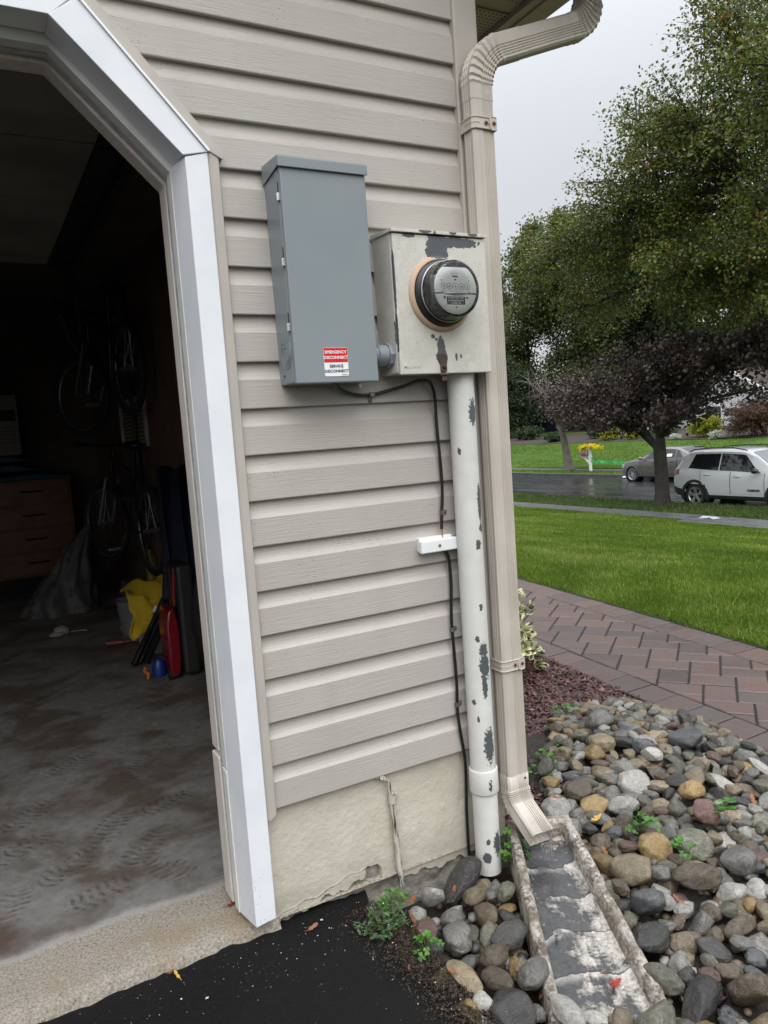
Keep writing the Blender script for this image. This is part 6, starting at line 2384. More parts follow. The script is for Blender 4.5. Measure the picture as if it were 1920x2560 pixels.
def sinterp(P, x):
    """Catmull-Rom through the profile points"""
    if x <= P[0][0]: return P[0][1]
    if x >= P[-1][0]: return P[-1][1]
    for i in range(len(P) - 1):
        if x <= P[i + 1][0]:
            x0, y0 = P[max(0, i - 1)]; x1, y1 = P[i]; x2, y2 = P[i + 1]; x3, y3 = P[min(len(P) - 1, i + 2)]
            h = x2 - x1
            t = (x - x1) / h
            m1 = (y2 - y0) / (x2 - x0) * h if x2 > x0 else 0
            m2 = (y3 - y1) / (x3 - x1) * h if x3 > x1 else 0
            lo, hi = min(y1, y2), max(y1, y2)
            v = (2 * t ** 3 - 3 * t ** 2 + 1) * y1 + (t ** 3 - 2 * t ** 2 + t) * m1 + (-2 * t ** 3 + 3 * t ** 2) * y2 + (t ** 3 - t ** 2) * m2
            return max(lo - 0.02, min(hi + 0.02, v))


def car(name, label, paint, c, side, loc, rotz):
    """c: dict of profiles in metres, x from tail (0) to nose (L); side = +1 when the left flank is the visible one"""
    root = thing(name, label, 'car', loc, None, rotz)
    LOCAL.add(root.name)
    L = c['L']

    def sec(x):
        w_ = sinterp(c['w'], x); zb = interp(c['bot'], x); be = sinterp(c['belt'], x); tp = sinterp(c['top'], x)
        be = min(be, tp - 0.03)
        h = tp - be
        k = min(1, h / 0.48)
        y6 = w_ * (0.95 - c.get('tumble', 0.20) * k)
        z6 = be + max(h - 0.075, h * 0.4)
        return [(0, zb), (0.80 * w_, zb), (0.955 * w_, zb + 0.05), (0.985 * w_, zb + 0.20), (1.0 * w_, 0.5 * (zb + be) + 0.02), (0.995 * w_, be - 0.20), (0.975 * w_, be - 0.055), (0.945 * w_, be),
                (y6, z6), (y6 - 0.05 * k - 0.03, z6 + (tp - z6) * 0.62), (y6 - 0.20, tp - 0.008), (0, tp + 0.012)]
    nst = int(L / 0.045)
    S = [sec(L * i / nst) for i in range(nst + 1)]
    npt = len(S[0])
    m = MB()
    vs, fs = [], []
    for i in range(nst + 1):
        x = L * i / nst
        ring = [(x, -y, z) for y, z in S[i]] + [(x, y, z) for y, z in reversed(S[i][1:-1])]
        vs += ring
    nr = 2 * npt - 2
    arch = c['arch']
    for i in range(nst):
        for k in range(nr):
            k2 = (k + 1) % nr
            q_ = (i * nr + k, i * nr + k2, (i + 1) * nr + k2, (i + 1) * nr + k)
            mx_ = sum(vs[a][0] for a in q_) / 4; mz_ = sum(vs[a][2] for a in q_) / 4; my_ = abs(sum(vs[a][1] for a in q_) / 4)
            if my_ > 0.55 and any((mx_ - ax) ** 2 + (mz_ - c['rw']) ** 2 < arch ** 2 for ax in c['axles']): continue
            fs.append(q_)
    fs += [tuple(range(nr - 1, -1, -1)), tuple(nst * nr + k for k in range(nr))]
    m.add(vs, fs)
    m.build('body', paint, root, smooth=38)

    def P(x, k, t, sg, off=0.0):
        """point on the flank: between section points k and k+1 at fraction t, lifted outwards by off"""
        s = sec(x)
        (y0, z0), (y1, z1) = s[k], s[k + 1]
        y, z = y0 + (y1 - y0) * t, z0 + (z1 - z0) * t
        n = Vector((z1 - z0, -(y1 - y0)))
        n = n.normalized() if n.length > 1e-6 else Vector((1, 0))
        return (x, sg * (y + n.x * off), z + n.y * off)

    def flank(xa, xb, k, t0, t1, off, sg, n=24, skew0=0.0, skew1=0.0):
        """panel over section edge k; skew shifts the two ends forward with t"""
        g = MB()
        g.grid(n, 4, lambda u, v: P(xa + skew0 * v + (xb + skew1 * v - xa - skew0 * v) * u, k, t0 + (t1 - t0) * v, sg, off))
        return g
    for sg in (-1, 1):
        for (xa, xb, s0, s1) in c['windows']:
            flank(xa, xb, 7, 0.05, 0.90, 0.005, sg, 20, s0, s1).build('side_window', GLS, root, smooth=60)
        if c.get('chrome'):
            tp_ = [P(x_, 7, 0.96, sg, 0.010) for x_ in np.linspace(c['chrome'][0], c['chrome'][1], 24)]
            g = MB(); g.tube(tp_, 0.008, 6); g.build('window_trim', CHROME, root)
        # doors: a skin panel a hair proud of the body, so its gaps show
        for (xa, xb, hx_) in c['doors']:
            g = MB()
            rows = [(2, 1.0), (3, 0.5), (3, 1.0), (4, 0.5), (4, 1.0), (5, 0.5), (5, 1.0), (6, 1.0)]
            pts = [[P(xa + (xb - xa) * i / 16, k, t, sg, 0.006) for i in range(17)] for k, t in rows]
            vs2 = [p for r_ in pts for p in r_]
            fs2 = []
            for j in range(len(rows) - 1):
                for i in range(16):
                    q_ = (j * 17 + i, j * 17 + i + 1, (j + 1) * 17 + i + 1, (j + 1) * 17 + i)
                    cx_ = sum(vs2[a][0] for a in q_) / 4; cz_ = sum(vs2[a][2] for a in q_) / 4
                    if any((cx_ - ax) ** 2 + (cz_ - c['rw']) ** 2 < (arch + 0.05) ** 2 for ax in c['axles']): continue
                    fs2.append(q_)
            g.add(vs2, fs2)
            d = g.build('door', paint, root, smooth=40)
            g = MB()
            for xe in (xa, xb):
                g.tube([P(xe, k, t, sg, 0.004) for k, t in rows if not any((xe - ax) ** 2 + (P(xe, k, t, sg)[2] - c['rw']) ** 2 < (arch + 0.05) ** 2 for ax in c['axles'])], 0.006, 5)
            g.build('door_gap', DRIM, d)
            hp = [P(hx_ + dx, 5, 0.62, sg, 0.03 if 0.02 < dx < 0.2 else 0.008) for dx in (0, 0.03, 0.08, 0.14, 0.19, 0.22)]
            g = MB(); g.tube(hp, [0.010, 0.015, 0.017, 0.017, 0.015, 0.010], 8); g.build('handle', c.get('hmat', paint), d, smooth=60)
        if c.get('clad'):
            g = MB()
            n = 60
            vv, ff = [], []
            for i in range(n + 1):
                x_ = c['clad'][0] + (c['clad'][1] - c['clad'][0]) * i / n
                vv += [P(x_, 1, 0.4, sg, 0.012), P(x_, 2, 0.0, sg, 0.016), P(x_, 2, 0.55, sg, 0.018), P(x_, 2, 0.6, sg, 0.004)]
            for i in range(n):
                xm = c['clad'][0] + (c['clad'][1] - c['clad'][0]) * (i + .5) / n
                if any(abs(xm - ax) < arch * 0.9 for ax in c['axles']): continue
                for k in range(3): ff.append((4 * i + k, 4 * i + k + 1, 4 * i + 5 + k, 4 * i + 4 + k))
            g.add(vv, ff); g.build('sill', CLAD, root, smooth=40)
        for ax in c['axles']:
            w_ = sinterp(c['w'], ax)
            g = MB()                                              # arch flare following the cut
            ring = []
            N = 40
            r0, r1 = arch - 0.035, arch + c.get('flare', 0.07)
            for i in range(N + 1):
                a = -0.28 + (PI + 0.56) * i / N
                ca_, sa_ = math.cos(a), math.sin(a)
                ys = w_ * 0.985
                ring += [(ax + r0 * ca_, sg * (ys - 0.03), c['rw'] + r0 * sa_), (ax + (r0 + 0.01) * ca_, sg * (ys + 0.024), c['rw'] + (r0 + 0.01) * sa_), (ax + r1 * ca_, sg * (ys + 0.018), c['rw'] + r1 * sa_), (ax + (r1 + 0.01) * ca_, sg * (ys - 0.03), c['rw'] + (r1 + 0.01) * sa_)]
            ff = []
            for i in range(N):
                for k in range(3): ff.append((4 * i + k, 4 * i + k + 1, 4 * i + 5 + k, 4 * i + 4 + k))
            g.add(ring, ff); g.build('wheel_arch', CLAD if c.get('clad') else paint, root, smooth=40)
            g = MB()
            g.lathe([(arch + 0.02, 0.0), (arch + 0.02, 0.32), (0, 0.32)], (ax, sg * (w_ * 0.97), c['rw']), (0, -sg, 0), 32)
            g.build('wheel_well', DRIM, root)
            R, tw = c['rw'], 0.215
            yo = sg * (w_ * 0.985 - 0.005)
            o = (ax, yo, R)
            n_ = (0, sg, 0)
            wh = MB()
            rr = c['rim']
            wh.lathe([(rr, -0.01), (rr + 0.012, 0.006), (R - 0.045, 0.010), (R - 0.012, -0.008), (R, -0.035), (R, -tw + 0.035), (R - 0.02, -tw), (rr, -tw)], o, n_, 40)
            wo_ = wh.build('wheel', TYRE, root, smooth=35)
            rm_ = MB()
            rm_.lathe([(rr - 0.022, -0.13), (rr - 0.02, -0.02), (rr - 0.006, -0.004), (rr + 0.004, -0.006), (rr + 0.004, -0.02)], o, n_, 40)
            ns = c['spokes']
            for k in range(ns):
                a = 2 * PI * k / ns + 0.4
                d_ = Vector((math.cos(a), 0, math.sin(a))); e_ = Vector((-math.sin(a), 0, math.cos(a)))
                N_ = Vector(n_)
                c0 = Vector(o)
                wi, wo2 = c['spw']
                vsx = []
                for (rd, hw, dp) in ((0.03, wi, -0.028), (rr * 0.55, (wi + wo2) / 2, -0.016), (rr - 0.012, wo2, -0.010)):
                    for sgn in (-1, 1):
                        vsx.append(c0 + d_ * rd + e_ * sgn * hw + N_ * dp)
                        vsx.append(c0 + d_ * rd + e_ * sgn * hw * 1.2 + N_ * (dp - 0.035))
                rm_.add(vsx, [(0, 2, 6, 4), (4, 6, 10, 8), (0, 4, 5, 1), (4, 8, 9, 5), (2, 3, 7, 6), (6, 7, 11, 10)])
            rm_.lathe([(0.042, -0.04), (0.040, -0.020), (0.030, -0.016), (0, -0.016)], o, n_, 20)
            rm_.build('rim', ALLOY, wo_, smooth=30)
            bk_ = MB(); bk_.lathe([(0, -0.10), (rr - 0.02, -0.10)], o, n_, 32); bk_.build('brake_back', DRIM, wo_)
    # glass across the car
    for nm, (xa, xb) in c['screens'].items():
        g = MB()
        def TP(x, s, off):
            q_ = sec(x)
            yy, zz = q_[9]; y2, z2 = q_[10]; y3, z3 = q_[11]
            a = abs(s)
            if a > 0.75: t = (1 - a) / 0.25; y, z = yy + (y2 - yy) * t * 0.9, zz + (z2 - zz) * t * 0.9
            else: t = 1 - a / 0.75; y, z = (y2 + (yy - y2) * 0.1) * (1 - t), (z2 + (zz - z2) * 0.1) + (z3 - z2) * t
            return (x, math.copysign(y, s), z)
        dx = 0.008 if 'wind' in nm else -0.008
        g.grid(26, 14, lambda u, v: (lambda p_: (p_[0] + dx, p_[1], p_[2] + 0.007))(TP(xa + (xb - xa) * v, (u - 0.5) * 1.9, 0)))
        g.build(nm, c.get('screenmat', GLS), root, smooth=60)
    return root, sec, P


CW = pmat('white_car_paint', (0.62, 0.64, 0.66), 0.22, 0.03, 1, spec=0.6, rvar=0.04, Coat_Weight=0.6, Coat_Roughness=0.06)
SG = pmat('light_windscreen', (0.16, 0.19, 0.20), 0.06, 0.1, 3, spec=0.8, rvar=0.02)
CG = pmat('grey_metallic_paint', (0.14, 0.13, 0.122), 0.26, 0.06, 1, metal=0.35, Coat_Weight=0.6, Coat_Roughness=0.08)
SUV = dict(L=4.40, w=[(0, 0.72), (0.06, 0.80), (0.2, 0.865), (0.5, 0.90), (0.9, 0.912), (2.2, 0.91), (3.4, 0.905), (3.9, 0.88), (4.2, 0.80), (4.40, 0.62)],
           bot=[(0, 0.40), (0.25, 0.30), (0.6, 0.24), (3.6, 0.24), (4.2, 0.30), (4.4, 0.40)],
           belt=[(0, 0.92), (0.10, 1.07), (0.5, 1.105), (1.2, 1.06), (2.2, 1.02), (3.1, 0.985), (3.5, 0.97), (4.1, 0.90), (4.4, 0.70)],
           top=[(0, 0.95), (0.06, 1.09), (0.14, 1.18), (0.30, 1.42), (0.44, 1.57), (0.62, 1.62), (1.2, 1.645), (2.0, 1.64), (2.45, 1.58), (2.9, 1.33), (3.25, 1.10), (3.4, 1.055), (3.8, 1.02), (4.15, 0.95), (4.34, 0.80), (4.40, 0.66)],
           arch=0.405, axles=[0.86, 3.50], rw=0.345, rim=0.232, spokes=5, spw=(0.030, 0.050), flare=0.055, clad=(0.12, 4.3),
           windows=[(0.62, 1.62, 0.16, 0.0), (1.66, 2.92, 0.0, -0.52)], doors=[(1.06, 2.02, 1.18), (2.03, 3.04, 2.14)], screens={'rear_window': (0.15, 0.42), 'windscreen': (2.50, 3.22)}, screenmat=SG, tumble=0.22)
suv, sec_, P_ = car('parked_car', 'white compact suv with dark side glass and black cladding at the near curb', CW, SUV, -1, (18.47, 13.92, -1.792), math.radians(-90))
for sg in (-1, 1):
    g = MB(); g.tube([(0.55, sg * 0.66, 1.585), (0.70, sg * 0.665, 1.645), (1.3, sg * 0.665, 1.685), (2.0, sg * 0.66, 1.675), (2.40, sg * 0.65, 1.60)], 0.016, 8); g.build('roof_rail', CLAD, suv, smooth=60)
    g = MB()
    g.grid(10, 6, lambda u, v: P_(0.05 + 0.26 * u + 0.05 * v * (1 - u), 5 if v < 0.5 else 6, (0.25 + 0.75 * v * 2) if v < .5 else (v - .5) * 1.4, sg, 0.014 * (1 - (2 * u - 1) ** 4)))
    g.build('tail_lamp', TAILR, suv, smooth=60)
    g = MB(); g.ball((2.86, sg * 1.03, 1.075), 0.10, 0.10, 0.075, 16, 10); g.tube([(2.90, sg * 0.90, 1.03), (2.87, sg * 0.98, 1.04)], 0.03, 8); g.build('wing_mirror', GLS, suv, smooth=80)
    g = MB(); g.grid(8, 6, lambda u, v: P_(0.62 + 0.20 * u, 4 if v < .5 else 5, (0.55 + v) if v < .5 else (v - .5) * 0.7, sg, 0.006)); g.build('fuel_flap', CW, suv, smooth=60)
    g = MB(); g.grid(10, 5, lambda u, v: P_(0.01 + 0.48 * u, 2 if v < .4 else 3, (v / .4) if v < .4 else (v - .4) * .4, sg, 0.010)); g.build('bumper_corner', CLAD, suv, smooth=60)
g = MB(); g.tube([(0.70, 0.1, 1.65), (0.62, 0.1, 1.74), (0.60, 0.1, 1.83)], 0.006, 6); g.build('antenna', CLAD, suv)
a_, b_ = P_(2.62, 3, 0.5, -1, 0.012), P_(2.95, 3, 0.5, -1, 0.012)
text_mesh('door_badge', 'COMPASS', 0.075, INK, (2.74, -(0.918 + 0.012), 0.545), (1, 0, 0), (0, 0, 1), 0.003, 'CENTER', suv, bold=0.003, space=1.15)

SED = dict(L=4.45, w=[(0, 0.66), (0.1, 0.78), (0.35, 0.86), (0.9, 0.895), (2.2, 0.898), (3.4, 0.89), (3.95, 0.85), (4.25, 0.74), (4.45, 0.52)],
           bot=[(0, 0.38), (0.3, 0.25), (0.7, 0.19), (3.7, 0.19), (4.2, 0.22), (4.45, 0.32)],
           belt=[(0, 0.85), (0.15, 0.98), (0.7, 1.0), (1.4, 0.975), (2.4, 0.94), (3.2, 0.905), (3.6, 0.86), (4.15, 0.74), (4.45, 0.55)],
           top=[(0, 0.88), (0.12, 1.02), (0.35, 1.06), (0.62, 1.10), (1.0, 1.27), (1.35, 1.385), (1.8, 1.42), (2.25, 1.405), (2.6, 1.34), (3.0, 1.12), (3.28, 0.975), (3.5, 0.935), (4.0, 0.845), (4.25, 0.74), (4.40, 0.62), (4.45, 0.50)],
           arch=0.355, axles=[0.95, 3.58], rw=0.325, rim=0.235, spokes=10, spw=(0.014, 0.017), flare=0.01,
           windows=[(0.98, 1.36, 0.26, 0.03), (1.40, 2.18, 0.03, 0.0), (2.22, 3.06, 0.0, -0.44)], doors=[(1.28, 2.19, 1.40), (2.20, 3.18, 2.30)], chrome=(0.95, 2.85), screens={'rear_window': (0.62, 1.26), 'windscreen': (2.52, 3.14)}, tumble=0.24)
sed, sec2, P2_ = car('parked_car', 'grey metallic sedan with ten-spoke alloys parked at the far curb', CG, SED, 1, (24.40, 17.45, -1.785), math.radians(90))
for sg in (-1, 1):
    g = MB(); g.ball((3.0, sg * 1.0, 0.985), 0.09, 0.085, 0.06, 14, 8); g.tube([(3.0, sg * 0.86, 0.94), (3.0, sg * 0.95, 0.95)], 0.02, 6); g.build('wing_mirror', CG, sed, smooth=80)
    g = MB(); g.grid(8, 5, lambda u, v: P2_(4.02 + 0.30 * u, 5 if v < .5 else 6, .3 + 1.4 * v if v < .5 else (v - .5) * 1.6, sg, 0.010)); g.build('headlamp', pmat('clear_headlamp', (0.35, 0.37, 0.38), 0.1), sed, smooth=60)
    g = MB(); g.grid(8, 5, lambda u, v: P2_(0.05 + 0.30 * u, 5 if v < .5 else 6, .3 + 1.4 * v if v < .5 else (v - .5) * 1.6, sg, 0.010)); g.build('tail_lamp', TAILR, sed, smooth=60)
g = MB(); g.grid(6, 4, lambda u, v: P2_(1.56 + 0.26 * u, 7, 0.18 + 0.30 * v, 1, 0.011)); g.build('window_sticker', WHT, sed)

# ------------------------------------------------------------------ mailbox, tape, papers
MB0 = (26.56, 26.585)
mail = thing('mailbox', 'white post mailbox topped with yellow flowers across the street', 'mailbox', (MB0[0], MB0[1], -1.66))
WPAINT = pmat('white_post_paint', (0.74, 0.75, 0.75), 0.5, 0.06, 10)
m = MB()
m.box(MB0[0] - 0.055, MB0[0] + 0.055, MB0[1] - 0.055, MB0[1] + 0.055, -1.70, -0.42)
m.lathe([(0.09, -0.42), (0.075, -0.40), (0.04, -0.385), (0.055, -0.35), (0.05, -0.315), (0.0, -0.295)], (MB0[0], MB0[1], 0), (0, 0, 1), 16)
m.build('post', WPAINT, mail, bevel=0.006)
m = MB()
m.box(MB0[0] - 0.05, MB0[0] + 0.05, MB0[1] - 0.10, MB0[1] + 0.62, -0.965, -0.885)
m.prism([(0.055, -1.30), (0.055, -1.20), (0.36, -0.965), (0.45, -0.965)], (MB0[0] - 0.045, MB0[1], 0), (0, 1, 0), (0, 0, 1), (1, 0, 0), 0.09)
m.build('arm', WPAINT, mail, bevel=0.004)
m = MB()
pf = [(-0.12, 0)] + [(0.12 * -math.cos(PI * i / 12), 0.19 + 0.12 * math.sin(PI * i / 12)) for i in range(13)] + [(0.12, 0)]
m.prism(pf, (MB0[0], MB0[1] + 0.08, -0.885), (1, 0, 0), (0, 0, 1), (0, 1, 0), 0.56)
m.build('box', pmat('mailbox_grey_print', (0.22, 0.21, 0.20), 0.4, 0.6, 9), mail, smooth=40)
m = MB(); m.box(MB0[0] - 0.135, MB0[0] - 0.122, MB0[1] + 0.18, MB0[1] + 0.48, -0.86, -0.74); m.build('red_panel', pmat('mailbox_red', (0.35, 0.03, 0.03), 0.5), mail)
V, F = [], []
r = random.Random(9)
for i in range(900):
    t = r.uniform(-0.68, 0.66)
    p = Vector((MB0[0] + r.gauss(0, 0.13), MB0[1] + t + 0.02, -0.50 + 0.10 * math.cos(t * 2.2) + r.gauss(0, 0.045)))
    d = Vector((r.gauss(0, 1), r.gauss(0, 1), r.gauss(0.6, 1))).normalized(); s = d.orthogonal().normalized(); s2 = d.cross(s)
    L_f = r.uniform(0.025, 0.05); o0 = len(V)
    V += [p + s * L_f, p + s2 * L_f, p - s * L_f, p - s2 * L_f]; F.append((o0, o0 + 1, o0 + 2, o0 + 3))
me = bpy.data.meshes.new('yellow_flowers'); me.from_pydata([tuple(v) for v in V], [], F); me.materials.append(pmat('yellow_mums', (0.80, 0.64, 0.01), 0.6, 0.25, 12))
fo = npobj('yellow_flowers', me)
tag(fo, 'mound of yellow flowers draped over the white mailbox', 'flowers')
q = NB('green_caution_tape')
X_, Y_, Z_ = q.sep(q.coord())
wv = q.noise(q.coord(scale=(1, 14, 30)), 1.0, 2)
band = q.math('MULTIPLY', q.mr(q.math('FRACT', q.math('MULTIPLY', Y_, 0.95)), 0.28, 0.30), q.mr(wv, 0.48, 0.52))
TAPE = q.fin(q.mix(q.math('MULTIPLY', band, 0.8), (0.07, 0.62, 0.14), (0.02, 0.10, 0.03)), 0.4)
m = MB()
A_, B_ = Vector((26.50, 26.50, -1.115)), Vector((25.35, 21.95, -1.13))
n = 30
vs = []
for i in range(n + 1):
    t = i / n
    p = A_.lerp(B_, t); sag = -0.05 * 4 * t * (1 - t)
    for k, dz in ((0, 0.075), (1, -0.075)):
        vs.append((p.x + 0.012 * math.sin(t * 14 + k), p.y, p.z + dz + sag))
m.add(vs, [(2 * i, 2 * i + 1, 2 * i + 3, 2 * i + 2) for i in range(n)])
tag(m.build('caution_tape', TAPE), 'bright green marked tape stretched low from the mailbox towards the grey sedan', 'tape')
stk2 = MB(); stk2.tube([(25.35, 21.95, -1.70), (25.35, 21.95, -1.02)], 0.015, 6)
tag(stk2.build('tape_stake', WPAINT), 'thin stake holding the far end of the green tape', 'stake')
PAPER = pmat('wet_paper', (0.40, 0.42, 0.44), 0.7, 0.05)
for i, (x, y, a, lab) in enumerate(((14.92, 10.62, 0.3, 'left one of two white papers on the grey sidewalk near the white car'), (14.95, 10.36, 1.1, 'right one of two white papers on the grey sidewalk near the white car'))):
    m = MB(); m.grid(4, 4, lambda u, v: ((u - .5) * 0.26, (v - .5) * 0.20, 0.012 + 0.025 * (u - .5) * (v - .3) + 0.02 * u * u))
    o = m.build('paper_sheet', PAPER); o.location = (x, y, -1.640); o.rotation_euler = (0, 0, a)
    tag(o, lab, 'paper', 'papers on the sidewalk')
m = MB(); m.ball((0, 0, 0.05), 0.16, 0.22, 0.06, 12, 8)
for i in range(len(m.v)):
    v = Vector(m.v[i]); m.v[i] = tuple(v * (1 + 0.25 * mnoise.noise(v * 9)))
o = m.build('plastic_bag', pmat('pale_blue_plastic', (0.55, 0.66, 0.70), 0.35, 0.1), smooth=80); o.location = (25.0, 22.75, -1.80)
tag(o, 'pale plastic bag lying in the far gutter by the sedan wheel', 'bag')

# ------------------------------------------------------------------ houses across the street
def lap(name, col, pitch=0.2, rough=0.6):
    q = NB(name)
    z = q.sep(q.coord())[2]
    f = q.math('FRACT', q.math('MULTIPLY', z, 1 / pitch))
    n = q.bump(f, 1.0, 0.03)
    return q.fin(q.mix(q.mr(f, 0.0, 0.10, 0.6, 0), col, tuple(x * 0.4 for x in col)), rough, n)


LAPW, LAPB = lap('white_lap_siding', (0.72, 0.73, 0.74)), lap('navy_lap_siding', (0.018, 0.026, 0.060))
ROOFB = pmat('brown_shingles', (0.055, 0.042, 0.037), 0.9, 0.3, 2, 0.4, 14, 0.03)
WTRIM = pmat('white_trim_paint', (0.76, 0.77, 0.77), 0.5, 0.03)
DOORD = pmat('dark_door', (0.06, 0.06, 0.06), 0.5)
wh = thing('white_house', 'white lap-sided house with a street-facing gable behind the maple', 'house', (54, 38, -1.2))
m = MB()
m.prism([(34.3, -1.6), (34.3, 2.2), (37.75, 4.25), (41.4, 2.2), (41.4, -1.6)], (52.0, 0, 0), (0, 1, 0), (0, 0, 1), (1, 0, 0), 9)
m.build('gable_wall', LAPW, wh)
m = MB()
for (y0, z0, y1, z1) in ((37.75, 4.36, 33.7, 1.93), (37.75, 4.36, 42.0, 1.93)):
    m.prism([(y0, z0), (y1, z1), (y1, z1 - 0.16), (y0, z0 - 0.16)], (51.45, 0, 0), (0, 1, 0), (0, 0, 1), (1, 0, 0), 9.6)
m.build('roof', ROOFB, wh)
m = MB()
for (y0, z0, y1, z1) in ((37.75, 4.34, 33.7, 1.91), (37.75, 4.34, 42.0, 1.91)):
    m.prism([(y0, z0), (y1, z1), (y1, z1 - 0.26), (y0, z0 - 0.26)], (51.36, 0, 0), (0, 1, 0), (0, 0, 1), (1, 0, 0), 0.08)
m.build('rake_board', WTRIM, wh)
m = MB(); m.box(51.96, 52.02, 34.7, 37.0, -1.5, 1.55); m.build('garage_door', pmat('shaded_panel_door', (0.32, 0.32, 0.32), 0.6), wh)  # grey door colour carries the shade under the eave
m = MB(); m.box(51.93, 52.02, 38.4, 40.0, -0.1, 1.3)
wd = m.build('window', WTRIM, wh)
m = MB(); m.box(51.91, 51.94, 38.5, 39.9, 0.0, 1.2); m.build('pane', GLS, wd)
m = MB(); m.box(53.5, 60, 41.4, 48.5, -1.6, 2.0); m.build('wing_wall', LAPW, wh)
m = MB()
m.prism([(52.6, 1.75), (52.6, 1.95), (56.8, 3.95), (61.0, 1.95), (61, 1.75)], (0, 41.4, 0), (1, 0, 0), (0, 0, 1), (0, 1, 0), 7.5)
m.build('wing_roof', ROOFB, wh)
for y in (42.5, 45.6):
    m = MB(); m.box(53.44, 53.52, y, y + 1.3, 0.2, 1.5); wd = m.build('window', WTRIM, wh)
    m = MB(); m.box(53.42, 53.45, y + .1, y + 1.2, 0.3, 1.4); m.build('pane', GLS, wd)
m = MB(); m.box(53.43, 53.52, 43.95, 44.95, -1.5, 0.7); m.build('front_door', DOORD, wh)
bl = thing('blue_house', 'dark blue lap-sided house far off in the shade of the trees', 'house', (63, 72, -1.2))
m = MB(); m.box(60, 68, 62, 76, -1.8, 2.4); m.build('wall', LAPB, bl)
m = MB(); m.prism([(59.5, 2.3), (64, 5.2), (68.5, 2.3), (64, 5.0)], (0, 61.5, 0), (1, 0, 0), (0, 0, 1), (0, 1, 0), 15); m.prism([(59.5, 2.2), (64, 5.0), (68.5, 2.2)], (0, 61.9, 0), (1, 0, 0), (0, 0, 1), (0, 1, 0), 14.2); m.build('roof', ROOFB, bl)
m = MB(); m.box(59.93, 60.02, 72.85, 73.0, -1.8, 2.3); m.build('corner_board', WTRIM, bl)
for y in (69.5, 65.0):
    m = MB(); m.box(59.93, 60.02, y, y + 1.2, -0.2, 1.3); wd = m.build('window', WTRIM, bl)
    m = MB(); m.box(59.9, 59.94, y + .1, y + 1.1, -0.1, 1.2); m.build('pane', GLS, wd)
# ------------------------------------------------------------------ trees and shrubs
BARK = pmat('dark_wet_bark', (0.030, 0.026, 0.021), 0.85, 0.4, 3, 0.8, 22, 0.03)
BARKG = pmat('grey_bark', (0.13, 0.115, 0.095), 0.85, 0.35, 3, 0.7, 20, 0.03)
TR = np.random.default_rng(77)


def leaf_mesh(name, C, D, S, L, Wr, mat, T):
    """leaves: centre-base C, direction D, side S, length L -> kite of four points"""
    N = np.cross(D, S)
    A = C
    B = C + D * (L * 0.45)[:, None] + S * (L * Wr * 0.5)[:, None] + N * (L * 0.08)[:, None]
    E = C + D * L[:, None]
    G = C + D * (L * 0.45)[:, None] - S * (L * Wr * 0.5)[:, None] + N * (L * 0.08)[:, None]
    V = np.stack([A, B, E, G], 1).reshape(-1, 3)
    n = len(C)
    return mesh_np(name, V, np.arange(4 * n), np.arange(0, 4 * n, 4), mat, attr=('tint', np.repeat(np.clip(T, 0, 1), 4)))


def unit(v):
    return v / np.maximum(1e-9, np.linalg.norm(v, axis=1))[:, None]


